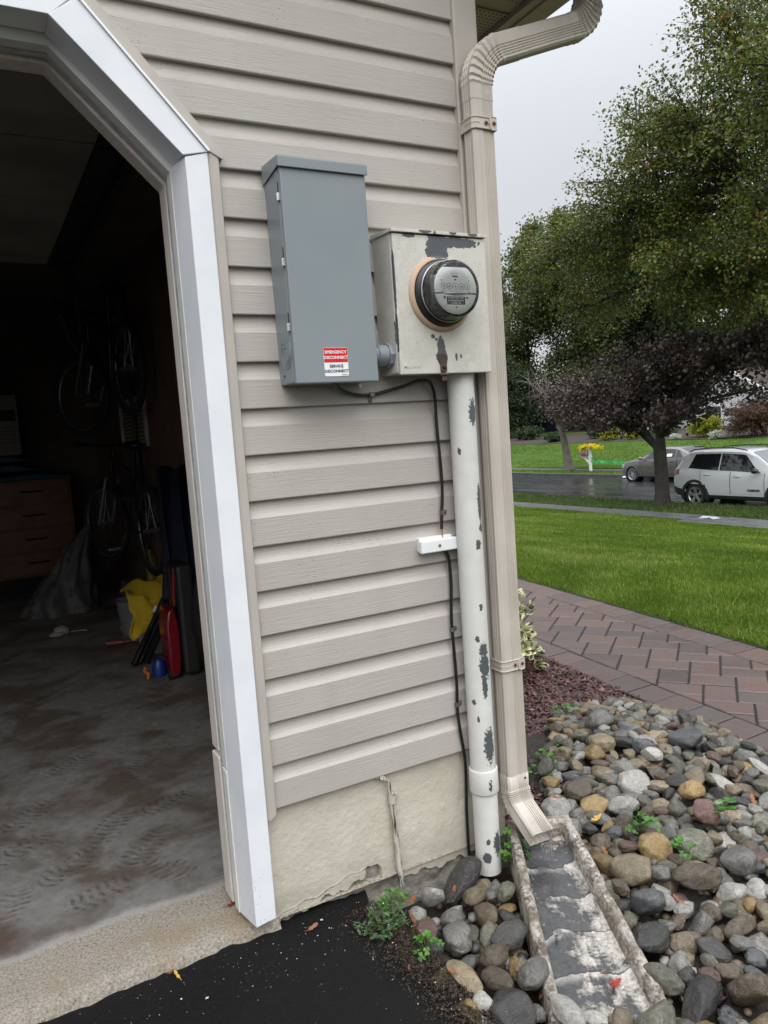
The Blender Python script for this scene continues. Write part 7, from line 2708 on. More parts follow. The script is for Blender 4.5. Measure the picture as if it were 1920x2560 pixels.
def tree(name, label, trunk, radii, blobs, leafmat, leaf, bark=BARK, group=None, spread=0.16, droop=0.3, wr=0.75, cat='tree', seed=0, twig_r=0.012, leafless=(), limb_r=0.07, surf=0.55):
    """trunk: polyline; blobs: (centre, radii, twigs, leaves per twig)"""
    rng = np.random.default_rng(seed + 1000)
    base = trunk[0]
    root = thing(name, label, cat, base, group)
    wood = MB()
    wood.tube(smooth_pts(trunk, 4), [radii[0] + (radii[1] - radii[0]) * (i / (4 * (len(trunk) - 1))) ** 0.8 + (radii[0] * 0.35 * max(0, 1 - i / 2.0)) for i in range(4 * (len(trunk) - 1) + 1)], 12)
    C_, D_, S_, L_s, T_ = [], [], [], [], []
    tp = Vector(trunk[-1])
    for bi, (c, rd, nt_, nl) in enumerate(blobs):
        c = np.array(c, float); rd = np.array(rd, float)
        # limb from the trunk into the blob
        k = len(trunk) - 1 - (bi % 2 if len(trunk) > 2 else 0)
        st = Vector(trunk[k])
        mid = st.lerp(Vector(c), 0.5) + Vector((0, 0, 0.12 * (Vector(c) - st).length))
        lp_ = smooth_pts([st, mid, Vector(c), Vector(c) + (Vector(c) - mid) * 0.5], 4)
        r0 = min(radii[1] * 0.8, limb_r * (0.6 + 0.25 * float(rd.max())))
        wood.tube(lp_, [r0 * (1 - 0.82 * i / (len(lp_) - 1)) for i in range(len(lp_))], 7)
        u = unit(rng.normal(0, 1, (nt_, 3)))
        rad = surf + (1 - surf) * rng.random(nt_) ** 0.6
        tips = c + u * rd * rad[:, None]
        sub = rng.integers(2, len(lp_), nt_)
        for i in range(nt_):
            o_ = Vector(lp_[sub[i]]).lerp(Vector(c), 0.4)
            tip = Vector(tips[i])
            m_ = o_.lerp(tip, 0.55) + Vector((0, 0, 0.10 * (tip - o_).length))
            if i % 2 == 0 or nl == 0:
                wood.tube([o_, m_, tip], [twig_r * 1.6, twig_r, twig_r * 0.3], 4, False)
            if nl:
                t = rng.random(nl) ** 0.8 * 0.75 + 0.25
                o3, m3, t3 = np.array(o_), np.array(m_), np.array(tip)
                P = (1 - t)[:, None] ** 2 * o3 + (2 * t * (1 - t))[:, None] * m3 + (t ** 2)[:, None] * t3
                P = P + rng.normal(0, spread, (nl, 3)) * np.array([1, 1, 0.8])
                d = unit(rng.normal(0, 1, (nl, 3)) + np.array([0, 0, -droop]) + 0.5 * u[i])
                s = unit(np.cross(d, rng.normal(0, 1, (nl, 3))))
                C_.append(P); D_.append(d); S_.append(s)
                L_s.append(leaf * rng.uniform(0.6, 1.25, nl))
                T_.append(np.clip(rng.normal(0.45, 0.17, nl) + rng.normal(0, 0.16), 0, 1))
    wood.build('trunk', bark, root, smooth=70, fix=False)
    if C_:
        C_ = np.concatenate(C_); D_ = np.concatenate(D_); S_ = np.concatenate(S_); L_s = np.concatenate(L_s); T_ = np.concatenate(T_)
        npobj('crown', leaf_mesh('crown', C_, D_, S_, L_s, wr, leafmat, T_), root)
    return root


LFG = tinted('linden_leaves', [(0, (0.030, 0.046, 0.008)), (0.4, (0.085, 0.115, 0.018)), (0.72, (0.165, 0.195, 0.036)), (0.90, (0.24, 0.22, 0.050)), (0.97, (0.24, 0.17, 0.03)), (1.0, (0.24, 0.10, 0.02))], 0.40, 0.40)
LFM = tinted('purple_maple_leaves', [(0, (0.024, 0.017, 0.015)), (0.5, (0.062, 0.044, 0.039)), (0.8, (0.100, 0.072, 0.058)), (1, (0.16, 0.09, 0.05))], 0.30, 0.30)
LFO = tinted('olive_background_leaves', [(0, (0.035, 0.050, 0.016)), (0.5, (0.085, 0.112, 0.034)), (1, (0.18, 0.19, 0.06))], 0.6, 0.30)
LFD = tinted('dark_evergreen_leaves', [(0, (0.008, 0.018, 0.007)), (0.5, (0.020, 0.038, 0.014)), (1, (0.045, 0.065, 0.022))], 0.6, 0.2)
LFB = tinted('tan_autumn_leaves', [(0, (0.05, 0.030, 0.014)), (0.5, (0.12, 0.075, 0.032)), (1, (0.22, 0.14, 0.05))], 0.6, 0.3)
LFY = tinted('yellow_green_leaves', [(0, (0.08, 0.10, 0.008)), (0.5, (0.24, 0.28, 0.015)), (1, (0.42, 0.42, 0.03))], 0.55, 0.3)
LFR = tinted('rust_shrub_leaves', [(0, (0.035, 0.016, 0.010)), (0.5, (0.085, 0.040, 0.024)), (1, (0.15, 0.075, 0.035))], 0.55, 0.2)
LFS = tinted('dark_shrub_leaves', [(0, (0.010, 0.022, 0.008)), (0.5, (0.028, 0.052, 0.016)), (1, (0.07, 0.10, 0.03))], 0.5, 0.2)
LFW = tinted('white_blossom', [(0, (0.10, 0.16, 0.05)), (0.3, (0.40, 0.42, 0.36)), (1, (0.80, 0.80, 0.80))], 0.6, 0.2)

# the big leafy tree that hangs in from the right
tree('linden_tree', 'big leafy green tree overhanging from the right, its trunk outside the picture', [(16.3, 7.6, -1.66), (16.25, 7.7, 0.6), (16.4, 7.9, 2.4), (16.2, 8.2, 4.6)], [0.30, 0.20],
     [((16.2, 10.4, 9.4), (2.2, 1.5, 1.5), 90, 64), ((16.1, 12.7, 8.0), (2.0, 1.5, 1.5), 90, 64), ((16.0, 8.0, 9.2), (3.6, 3.4, 3.2), 180, 68), ((16.2, 11.2, 7.4), (3.0, 2.3, 2.3), 180, 73), ((16.1, 13.4, 6.5), (2.6, 2.1, 2.2), 162, 68), ((16.3, 15.4, 6.1), (2.2, 1.7, 1.75), 126, 64),
      ((16.5, 17.3, 6.0), (1.8, 1.4, 1.3), 90, 53), ((15.8, 11.2, 4.4), (2.0, 1.7, 1.9), 126, 64), ((13.9, 7.6, 7.2), (2.0, 1.9, 2.2), 96, 60), ((18.8, 10.6, 7.6), (2.6, 3.0, 2.8), 156, 68),
      ((18.8, 14.6, 6.2), (2.2, 2.3, 2.2), 126, 64), ((15.6, 9.0, 4.6), (2.2, 1.7, 2.0), 120, 64), ((17.6, 12.6, 4.2), (2.2, 1.7, 1.5), 96, 60), ((17.4, 16.4, 4.6), (1.9, 1.6, 1.1), 72, 51)],
     LFG, 0.088, spread=0.125, seed=1, twig_r=0.015, limb_r=0.10, surf=0.40)

# purple maple on the verge, dark trunk in front of the white car
tree('maple_tree', 'dark-leaved purple maple on the verge, its dark trunk in front of the cars', [(16.80, 13.55, -1.68), (16.80, 13.55, -0.9), (16.78, 13.57, -0.1), (16.80, 13.60, 0.25)], [0.215, 0.165],
     [((16.6, 13.7, 2.35), (1.7, 1.9, 0.95), 88, 38), ((16.7, 15.6, 1.55), (1.6, 1.6, 0.95), 72, 38), ((16.7, 11.7, 2.45), (1.5, 1.4, 0.75), 80, 44), ((16.4, 14.7, 0.95), (1.4, 1.2, 0.60), 60, 40),
      ((16.8, 10.1, 2.45), (1.5, 1.1, 0.70), 56, 44), ((16.9, 17.0, 1.25), (1.3, 1.0, 0.65), 34, 34), ((16.3, 12.5, 0.95), (1.0, 0.9, 0.40), 26, 34), ((17.8, 13.9, 1.7), (1.1, 1.8, 1.0), 60, 44), ((16.9, 11.0, 1.35), (0.8, 0.9, 0.55), 16, 26)],
     LFM, 0.108, spread=0.13, seed=2, wr=0.95, twig_r=0.009, limb_r=0.085)

# half bare tree on the far verge
tree('maple_tree', 'half bare grey-trunked tree leaning left on the far lawn, purple leaves on one side', [(27.0, 28.62, -1.66), (27.0, 28.80, -0.6), (27.0, 29.05, 0.35), (27.0, 29.35, 0.7)], [0.24, 0.13],
     [((27.0, 27.6, 2.0), (1.9, 1.9, 1.5), 110, 46), ((27.0, 25.6, 2.0), (1.8, 1.6, 1.2), 80, 44), ((27.2, 29.2, 2.1), (1.5, 1.0, 1.1), 50, 30), ((27, 31.2, 3.0), (1.0, 1.6, 1.3), 26, 0), ((27, 30.2, 2.4), (0.9, 1.0, 1.5), 18, 0)],
     LFM, 0.12, bark=BARKG, spread=0.18, seed=3, wr=0.95, twig_r=0.016)

# trees beyond the houses
def bgtree(x, y, h, rw_, mat, label, seed, n=70, nl=55, leaf=0.30, name='background_tree'):
    zb = hx(x)
    rr = np.random.default_rng(seed)
    bl_ = []
    for k in range(9):
        f = k / 8
        a = rr.uniform(0, 2 * PI)
        wv_ = rw_ * math.sin(PI * (0.22 + 0.70 * f)) ** 0.8
        bl_.append(((x + 0.45 * wv_ * math.cos(a), y + 0.55 * wv_ * math.sin(a), zb + h * (0.11 + 0.79 * f)), (wv_ * 0.75, wv_ * 0.75, h * 0.13), n, nl))
    return tree(name, label, [(x, y, zb), (x + 0.2, y + .1, zb + h * 0.35), (x, y, zb + h * 0.75)], [0.35, 0.12], bl_, mat, leaf, spread=0.42, seed=seed, twig_r=0.03, group='trees beyond the far houses')


bgtree(66, 88, 29, 6.5, LFO, 'tall olive-green tree farthest left, showing just right of the downspout', 31, 80, 60, 0.34)
bgtree(58, 69, 24, 6.5, LFO, 'tall olive-green tree rising over the blue house', 32, 85, 60, 0.32)
bgtree(50, 62.5, 8.0, 3.2, LFD, 'low dark evergreen on the left in front of the blue house', 33, 60, 50, 0.22)
bgtree(64, 61, 21, 6.0, LFO, 'olive-green tree behind the half bare maple', 34, 70, 55, 0.34)
bgtree(60, 51, 19, 6.0, LFD, 'dark tree behind the wing of the white house', 35, 80, 60, 0.34)
bgtree(66, 42, 19, 6.5, LFD, 'dark broad tree behind the white gable', 36, 80, 60, 0.36)
bgtree(58, 33, 12, 4.0, LFB, 'tan autumn tree beside the white gable on the right', 37, 60, 55, 0.26)
bgtree(62, 27, 18, 6.5, LFD, 'dark tree at the far right behind the tan one', 38, 80, 60, 0.36)
bgtree(57, 60, 23, 6.0, LFO, 'olive-green tree filling the gap over the half bare maple', 41, 85, 60, 0.32)
bgtree(56, 78, 19, 5.0, LFO, 'olive-green tree beside the tall leftmost one', 42, 75, 60, 0.32)
bgtree(80, 75, 24, 8, LFO, 'hazy green tree in the farthest row above the blue house', 39, 70, 55, 0.42)
bgtree(82, 58, 23, 8, LFO, 'hazy green tree in the farthest row behind the dark ones', 40, 70, 55, 0.42)


def shrub(name, label, c, rd, n, nl, mat, leaf, seed, cat='shrub', spread=0.07, group=None):
    z0 = hx(c[0])
    return tree(name, label, [(c[0], c[1], z0), (c[0], c[1], z0 + 0.10), (c[0], c[1], z0 + 0.2)], [0.03, 0.02], [((c[0], c[1], z0 + rd[2] * 0.80), rd, n, nl)], mat, leaf, spread=spread, seed=seed, twig_r=0.006, cat=cat, limb_r=0.02, droop=-0.2, group=group)


GS = 'shrubs in front of the far houses'
shrub('shrub', 'small yellow-green shrub left of the white mailbox flowers and the maple trunk', (42, 40.6, 0), (0.9, 1.1, 0.62), 110, 40, LFY, 0.10, 51, group=GS)
shrub('shrub', 'pointed yellow-green shrub just left of the maple trunk', (42, 38.2, 0), (0.8, 0.8, 0.95), 110, 40, LFY, 0.10, 52, group=GS)
shrub('shrub', 'large bright yellow-green shrub right of the maple trunk', (42, 32.0, 0), (1.1, 1.35, 0.85), 170, 44, LFY, 0.10, 53, group=GS)
shrub('shrub', 'big rounded rust-brown shrub at the right edge behind the white car', (41.5, 28.0, 0), (1.9, 2.5, 1.35), 300, 60, LFR, 0.09, 54, group=GS)
shrub('shrub', 'low dark green shrub behind the half bare tree', (42, 46.8, 0), (0.9, 1.2, 0.5), 90, 40, LFS, 0.10, 55, group=GS)
shrub('shrub', 'dark green shrub between the two yellow-green ones', (43.5, 36.8, 0), (1.0, 1.2, 0.8), 110, 40, LFS, 0.11, 56, group=GS)
shrub('shrub', 'dark green shrub under the blue house, leftmost of the row', (46, 55.0, 0), (1.4, 2.2, 0.75), 120, 40, LFS, 0.13, 57, group=GS)
shrub('shrub', 'dark green shrub between the low dark one and the mailbox flowers', (44, 43.4, 0), (1.1, 1.8, 0.85), 120, 40, LFS, 0.12, 58, group=GS)
shrub('flower_clump', 'round white flower clump beside the rust-brown shrub', (40.5, 30.1, 0), (0.5, 0.62, 0.34), 80, 36, LFW, 0.06, 59, 'flowers', 0.04, 'white flower clumps by the far path')
shrub('flower_clump', 'small white flower clump between the yellow-green shrubs', (41, 33.6, 0), (0.35, 0.5, 0.24), 50, 30, LFW, 0.06, 60, 'flowers', 0.04, 'white flower clumps by the far path')
bed = MB()
bed.grid(30, 60, lambda u, v: (40.6 + u * 12, 24 + v * 44, hx(40.6 + u * 12) + 0.05 + 0.05 * mnoise.noise((u * 30, v * 60, 1))))
tag(bed.build('planting_bed', pmat('dark_bark_bed', (0.030, 0.020, 0.015), 0.9, 0.4, 6, 0.6, 20, 0.03), smooth=80), kind='structure')
# ------------------------------------------------------------------ inside the garage
BIKEM = pmat('black_bike_paint', (0.015, 0.015, 0.016), 0.35, 0.2)
SILV = pmat('dull_silver', (0.35, 0.35, 0.36), 0.35, 0.15, 20, metal=0.8)


def torus(m, c, ax, R, r, n=40, k=8):
    ax = Vector(ax).normalized(); a = ax.orthogonal().normalized(); b = ax.cross(a)
    pts = [Vector(c) + (a * math.cos(2 * PI * i / n) + b * math.sin(2 * PI * i / n)) * R for i in range(n + 1)]
    m.tube(pts, r, k, False)


BIKET = pmat('dusty_bike_tyre', (0.020, 0.020, 0.020), 0.8)


def bicycle(label, loc, rotz, lean, pitch, steer):
    root = thing('bicycle', label, 'bicycle', loc, 'bicycles on the rack inside the garage', rotz)
    LOCAL.add(root.name)
    R = 0.33
    hub_r, hub_f = (0, 0, R), (1.05, 0, R)
    bbk, seat, head, headl = (0.43, 0, 0.29), (0.27, 0, 0.80), (0.84, 0, 0.86), (0.88, 0, 0.72)
    m = MB()
    m.tube([bbk, seat], 0.017, 8); m.tube([(0.30, 0, 0.74), head], 0.017, 8); m.tube([bbk, headl], 0.02, 8); m.tube([head, headl], 0.022, 8)
    for s in (-1, 1):
        m.tube([(0, s * 0.065, R), (0.40, s * 0.03, 0.29)], 0.010, 6); m.tube([(0, s * 0.065, R), (0.28, s * 0.025, 0.72)], 0.009, 6)
    m.build('frame', BIKEM, root, smooth=60)
    cs, sn = math.cos(steer), math.sin(steer)

    def turn(m_):
        m_.v = [(0.89 + (x - 0.89) * cs - y * sn, (x - 0.89) * sn + y * cs, z) for x, y, z in m_.v]
        return m_

    m = MB()
    for s in (-1, 1):
        m.tube([(0.885, s * 0.055, 0.70), (1.05, s * 0.06, R)], 0.013, 6)
    m.tube([(0.885, -0.06, 0.70), (0.885, 0.06, 0.70)], 0.018, 8); m.tube([headl, (0.885, 0, 0.70)], 0.018, 8)
    turn(m).build('fork', SILV, root, smooth=60)
    for c in (hub_r, hub_f):
        T_ = turn if c is hub_f else (lambda m_: m_)
        m = MB(); torus(m, c, (0, 1, 0), R - 0.025, 0.026, 56, 8)
        w_ = T_(m).build('wheel', BIKET, root, smooth=70)
        m = MB(); torus(m, c, (0, 1, 0), R - 0.055, 0.009, 48, 6); m.tube([(c[0], -0.06, c[2]), (c[0], 0.06, c[2])], 0.018, 8)
        T_(m).build('rim', SILV, w_, smooth=70)
        m = MB()
        for k in range(28):
            a = 2 * PI * k / 28
            m.tube([(c[0] + 0.018 * math.cos(a + 0.6), 0.03 * (-1) ** k, c[2] + 0.018 * math.sin(a + 0.6)), (c[0] + (R - 0.055) * math.cos(a), 0, c[2] + (R - 0.055) * math.sin(a))], 0.0013, 3, False)
        T_(m).build('spokes', SILV, w_)
    m = MB(); m.tube([head, (0.82, 0, 0.93), (0.87, 0, 0.96)], 0.014, 8); m.tube([(0.87, 0, 0.96), (0.86, 0.14, 0.97), (0.82, 0.31, 0.99)], 0.012, 8); m.tube([(0.87, 0, 0.96), (0.86, -0.14, 0.97), (0.82, -0.31, 0.99)], 0.012, 8)
    for s in (-1, 1): m.tube([(0.835, s * 0.20, 0.975), (0.815, s * 0.33, 0.995)], 0.017, 8)
    turn(m).build('handlebar', BIKEM, root, smooth=60)
    m = MB(); m.ball((0.22, 0, 0.945), 0.13, 0.075, 0.035, 16, 8); m.tube([seat, (0.235, 0, 0.92)], 0.013, 8); m.build('saddle', BIKEM, root, smooth=80)
    m = MB()
    m.lathe([(0.09, -0.004), (0.09, 0.004), (0, 0.004)], (0.43, -0.05, 0.29), (0, -1, 0), 28)
    for s in (-1, 1):
        m.tube([(0.43, s * 0.06, 0.29), (0.43 + s * 0.12, s * 0.075, 0.29 - s * 0.12)], 0.010, 6)
        m.box(0.43 + s * 0.12 - 0.045, 0.43 + s * 0.12 + 0.045, s * 0.13 - 0.045, s * 0.13 + 0.045, 0.28 - s * 0.12, 0.30 - s * 0.12)
    m.build('crank', SILV, root, bevel=0.003)
    root.rotation_euler = (lean, pitch, rotz)
    return root


bicycle('black bicycle on the upper level of the rack in the dark garage', (0.46, 3.72, 1.19), math.radians(97), 0.0, 0.10, math.radians(24))
bicycle('black bicycle on the lower level of the rack in the dark garage', (0.50, 3.75, 0.04), math.radians(96), 0.0, 0.0, math.radians(16))
m = MB()
m.box(0.555, 0.585, 4.30, 4.36, -0.30, 2.2); m.box(0.20, 0.585, 4.28, 4.38, -0.30, -0.25)
for z in (0.57, 1.70): m.box(0.40, 0.585, 4.31, 4.35, z, z + 0.03)
tag(m.build('bike_rack', BIKEM, bevel=0.004), 'dark upright stand holding the two bicycles one above the other', 'bike rack')

WOODO = pmat('orange_wood', (0.12, 0.040, 0.014), 0.5, 0.3, 7)
dr_ = thing('dresser', 'orange-brown wooden dresser with dark pulls at the back of the garage', 'dresser', (-0.45, 6.2, -0.30))
m = MB(); m.box(-1.25, 0.24, 6.0, 6.5, -0.165, 0.745); m.build('carcass', WOODO, dr_, bevel=0.006)
m = MB(); m.box(-1.21, 0.20, 6.03, 6.47, -0.30, -0.166); m.build('plinth', DRIM, dr_)
for cx0, cx1 in ((-1.22, -0.45), (-0.43, 0.215)):
    for k in range(4):
        z0 = -0.145 + 0.222 * k
        m = MB(); m.box(cx0, cx1, 5.985, 6.0, z0, z0 + 0.205)
        d = m.build('drawer', WOODO, dr_, bevel=0.004)
        c_ = (cx0 + cx1) / 2
        m = MB(); m.tube([(c_ - 0.09, 5.985, z0 + 0.12), (c_ - 0.07, 5.965, z0 + 0.115), (c_ + 0.07, 5.965, z0 + 0.115), (c_ + 0.09, 5.985, z0 + 0.12)], 0.009, 6); m.build('handle', DRIM, d)
BLUET = pmat('blue_tarp', (0.022, 0.055, 0.085), 0.55, 0.3, 6, 0.3, 12, 0.02)
m = MB()
for k, (zz, x1) in enumerate(((0.752, 0.24), (0.84, 0.02), (0.93, -0.05))):
    m.grid(40, 10, lambda u, v: (-1.2 + (x1 + 1.2) * u, 5.97 + 0.45 * v, zz + 0.045 + 0.035 * mnoise.noise((u * 7, v * 3, k)) - 0.03 * (u ** 6)))
    m.grid(40, 4, lambda u, v: (-1.2 + (x1 + 1.2) * u, 5.97 - 0.012 * math.sin(v * PI), zz - 0.01 + v * (0.055 + 0.035 * mnoise.noise((u * 7, 0, k)) - 0.03 * (u ** 6))))
tag(m.build('folded_tarp', BLUET, smooth=60), 'folded blue tarp lying in layers on the dresser', 'tarp')
bx = thing('carton', 'off-white printed carton with two dark pictures standing on the tarp', 'box', (-0.42, 6.2, 0.98))
CART = pmat('carton_white', (0.20, 0.19, 0.155), 0.7, 0.1)
m = MB(); m.box(-0.72, -0.145, 6.05, 6.35, 0.985, 1.54); m.build('carton', CART, bx, bevel=0.004)
m = MB()
m.box(-0.35, -0.165, 6.045, 6.049, 1.30, 1.40)
m.build('picture_panel', DRIM, bx)
m = MB(); m.box(-0.68, -0.44, 6.045, 6.049, 1.30, 1.40); m.build('picture_panel', DRIM, bx)
m = MB()
for k in range(5): m.box(-0.68, -0.18, 6.046, 6.049, 1.10 + 0.035 * k, 1.107 + 0.035 * k)
m.build('print_line', pmat('print_grey', (0.09, 0.085, 0.07), 0.8), bx)

# window with blinds on the side wall
wn = thing('blind_window', 'small white framed window with slatted blinds behind the bicycles', 'window', (0.595, 4.4, 0.95))
m = MB()
for (y0, y1, z0, z1) in ((3.98, 4.03, 0.97, 1.36), (4.95, 5.0, 0.97, 1.36), (4.03, 4.95, 0.97, 1.02), (4.03, 4.95, 1.31, 1.36)): m.box(0.575, 0.599, y0, y1, z0, z1)
m.build('frame', pmat('window_frame_white', (0.5, 0.5, 0.48), 0.5), wn, bevel=0.003)
m = MB()
for k in range(9):
    z = 1.03 + 0.031 * k
    m.add([(0.585, 4.03, z), (0.585, 4.95, z), (0.595, 4.95, z + 0.02), (0.595, 4.03, z + 0.02)], [(0, 1, 2, 3)])
m.build('blind', pmat('cream_blind_slats', (0.45, 0.38, 0.24), 0.6), wn)

# overhead door rolled up under the ceiling, with track
OD = pmat('overhead_door_board', (0.20, 0.19, 0.165), 0.8, 0.25, 2.5)
od = thing('overhead_door', 'open sectional garage door lying flat overhead', 'garage door', (-2, 1.5, 1.95))
ys_ = [0.36, 0.89, 1.52, 2.06, 2.61]
for a, b in zip(ys_, ys_[1:]):
    m = MB(); m.box(-4.2, -0.115, a + 0.004, b - 0.004, 1.952, 1.995); m.build('door_section', OD, od, bevel=0.003)
TRK = pmat('black_track', (0.012, 0.012, 0.012), 0.5, 0.3)
m = MB(); m.box(-0.112, -0.01, 0.34, 2.66, 1.935, 2.0)
m.build('end_stile', TRK, od)
m = MB()
m.box(0.02, 0.024, 0.45, 2.95, 1.915, 1.985); m.box(-0.02, 0.024, 0.45, 2.95, 1.911, 1.915); m.box(-0.02, 0.024, 0.45, 2.95, 1.985, 1.989)
m.box(0.03, 0.05, 2.82, 2.86, 1.62, 2.33); m.box(0.03, 0.05, 0.8, 0.84, 1.9, 2.33)
m.tube([(-0.05, 2.9, 1.75), (0.0, 3.0, 1.62), (0.05, 3.05, 1.55)], 0.02, 8)
m.build('track', TRK, od)
for y in (0.4, 0.89, 1.52, 2.06, 2.58):
    m = MB(); m.box(-0.11, -0.02, y - 0.03, y + 0.03, 1.928, 1.935); m.tube([(-0.03, y, 1.94), (0.02, y, 1.945)], 0.011, 8); m.build('roller', TRK, od)

# things along the right side of the floor
FZ = -0.30


def cloth(name, label, cat, c, fn, mat, nu=36, nv=24):
    m = MB(); m.grid(nu, nv, fn)
    o = m.build(name, mat, smooth=80)
    o.modifiers.new('cloth', 'SOLIDIFY').thickness = 0.006
    return tag(o, label, cat)


YEL = pmat('yellow_towel', (0.46, 0.31, 0.015), 0.9, 0.18, 14, 0.4, 120)
WBK = pmat('white_plastic_basket', (0.42, 0.42, 0.41), 0.5, 0.08)
bk_ = thing('basket', 'white plastic basket under the yellow towel', 'basket', (0.36, 3.05, FZ))
m = MB()
def bask(u, v):
    a = u * 2 * PI
    hw, hd = 0.135 + 0.035 * v, 0.16 + 0.04 * v
    n = 6
    ca, sa = math.cos(a), math.sin(a)
    s = (abs(ca) ** n + abs(sa) ** n) ** (-1 / n)
    return (0.375 + hw * ca * s, 3.06 + hd * sa * s, FZ + 0.002 + 0.31 * v + 0.006 * math.sin(v * 30))
m.grid(48, 12, bask)
m.add([(0.25, 2.92, FZ + 0.004), (0.50, 2.92, FZ + 0.004), (0.50, 3.20, FZ + 0.004), (0.25, 3.20, FZ + 0.004)], [(0, 1, 2, 3)])
m.build('basket_side', WBK, bk_, smooth=40)
m = MB(); m.tube([bask(i / 32, 1.0) for i in range(33)], 0.009, 6); m.build('rim', WBK, bk_, smooth=60)
def towel(u, v):
    """hangs over the front rim of the basket: v = 0 low hem in front, v = 1 back over the rim"""
    x = 0.150 + 0.40 * u
    if v < 0.55:
        t = v / 0.55
        hem = 0.13 + 0.035 * math.sin(u * 7) - 0.05 * u
        z = hem + (0.36 - hem) * t
        y = 2.80 + 0.05 * t + 0.020 * math.sin(u * 17 + 2 * t) * (1.1 - t)
    else:
        t = (v - 0.55) / 0.45
        z = 0.36 + 0.075 * math.sin(t * PI * 0.6) * (0.6 + 0.6 * u) + 0.02 * math.sin(u * 13 + t * 5)
        y = 2.85 + 0.30 * t
    n = mnoise.noise((u * 5, v * 5, 2))
    return (x + 0.03 * n, y + 0.03 * mnoise.noise((u * 8, v * 6, 4)), FZ + z + 0.028 * n)


cloth('yellow_towel', 'crumpled yellow towel draped over the white basket', 'towel', None, towel, YEL, 50, 40)
tb = thing('folded_chair', 'bundle of shiny black tubes of a folded camp chair leaning on the basket', 'folding chair', (0.12, 2.70, FZ))
for i, (dx, dy, L, r) in enumerate(((0, 0, 1.0, 0.017), (0.036, 0.012, 1.0, 0.016), (0.074, 0.0, 0.96, 0.020), (0.030, 0.050, 0.9, 0.015))):
    a = Vector((0.115 + dx, 2.70 + dy, FZ + 0.01)); b = a + Vector((0.30, 0.10, 0.46)) * L
    m = MB(); m.tube([a, a + (b - a) * 0.02, b], [r * 1.25, r, r], 10); m.build('tube', pmat('gloss_black_tube', (0.012, 0.012, 0.013), 0.18) if i == 0 else bpy.data.materials['gloss_black_tube'], tb, smooth=50)
m = MB(); m.obox((0.30, 2.775, FZ + 0.29), (0.545, 0.18, 0.82), (0.82, 0, -0.57), (0, 1, 0), 0.018, 0.030, 0.003); m.build('white_label', WPL, tb)
NAVY = pmat('navy_jacket', (0.012, 0.018, 0.040), 0.85, 0.25, 10, 0.3, 60)
cloth('jacket', 'dark navy jacket hanging in folds over the garage clutter', 'jacket', None,
      lambda u, v: (0.30 + 0.26 * u + 0.10 * v + 0.025 * math.sin(u * 15 + v * 3), 2.62 + 0.22 * math.sin(u * PI) * 0 + 0.30 * v - 0.05 * math.sin(u * 15), FZ + 0.38 + 0.75 * v + 0.015 * math.sin(u * 11)), NAVY, 40, 24)
REDP = pmat('red_plastic', (0.20, 0.006, 0.016), 0.25, 0.1, 5, Coat_Weight=0.4)
rd_ = thing('suitcase', 'tall red and black wheeled case standing just inside the door', 'suitcase', (0.26, 2.28, FZ))
m = MB()
m.prism([(0.0, 0.05), (0.035, 0.01), (0.085, 0.03), (0.10, 0.12), (0.10, 0.30), (0.07, 0.40), (0.02, 0.38), (0.0, 0.30)], (0.235, 2.26, FZ), (0.7, 0.15, 0), (0, 0, 1), (0, 1, 0), 0.20)
m.build('shell', REDP, rd_, smooth=50, bevel=0.012)
m = MB(); m.box(0.31, 0.40, 2.25, 2.52, FZ + 0.02, FZ + 0.62); m.build('black_side', CLAD, rd_, bevel=0.02)
m = MB(); m.tube([(0.295, 2.30, FZ + 0.40), (0.31, 2.30, FZ + 0.60), (0.315, 2.42, FZ + 0.60), (0.315, 2.42, FZ + 0.42)], 0.008, 6); m.build('handle', REDP, rd_, smooth=60)
for yy in (2.30, 2.46):
    m = MB(); m.lathe([(0.03, -0.012), (0.03, 0.012), (0, 0.012)], (0.24, yy, FZ + 0.03), (1, 0, 0), 14, cap0=True); m.build('wheel', TYRE, rd_)
bag2 = MB(); bag2.ball((0.46, 2.32, FZ + 0.28), 0.11, 0.16, 0.29, 18, 12)
for i in range(len(bag2.v)):
    v = Vector(bag2.v[i]); n_ = mnoise.noise(v * 7); bag2.v[i] = (v.x + 0.02 * n_, v.y + 0.03 * n_, max(FZ + 0.002, v.z + 0.03 * n_))
tag(bag2.build('black_bag', pmat('black_bag_fabric', (0.010, 0.011, 0.013), 0.6, 0.3, 8, 0.3, 25, 0.01), smooth=80), 'soft black bag slumped beside the red case at the jamb', 'bag')
cn_ = MB()
cn_.lathe([(0.036, 0), (0.038, 0.04), (0.030, 0.08), (0.020, 0.095), (0.0, 0.10)], (0.205, 2.42, FZ + 0.001), (0, 0, 1), 20, cap0=True)
tag(cn_.build('blue_container', pmat('blue_plastic', (0.010, 0.030, 0.20), 0.35), smooth=40), 'small blue plastic container on the floor left of the red case', 'container')
og = MB(); og.tube(smooth_pts([(0.13, 2.40, FZ + 0.07), (0.125, 2.40, FZ + 0.045), (0.14, 2.39, FZ + 0.03), (0.135, 2.39, FZ + 0.004)]), 0.011, 8)
tag(og.build('orange_tool', pmat('orange_rubber', (0.32, 0.11, 0.035), 0.6), smooth=60), 'small bent orange object beside the blue container', 'tool')
pb = MB(); pb.box(0.36, 0.52, 2.66, 2.84, FZ + 0.001, FZ + 0.075)
tag(pb.build('shoe_box', WBK, bevel=0.006), 'low white box on the floor behind the black tubes', 'box')
sh_ = MB(); sh_.ball((0.30, 2.58, FZ + 0.028), 0.055, 0.09, 0.03, 14, 8)
tag(sh_.build('grey_shoe', pmat('grey_canvas', (0.12, 0.12, 0.13), 0.8), smooth=80), 'grey shoe half under the low white box', 'shoe')
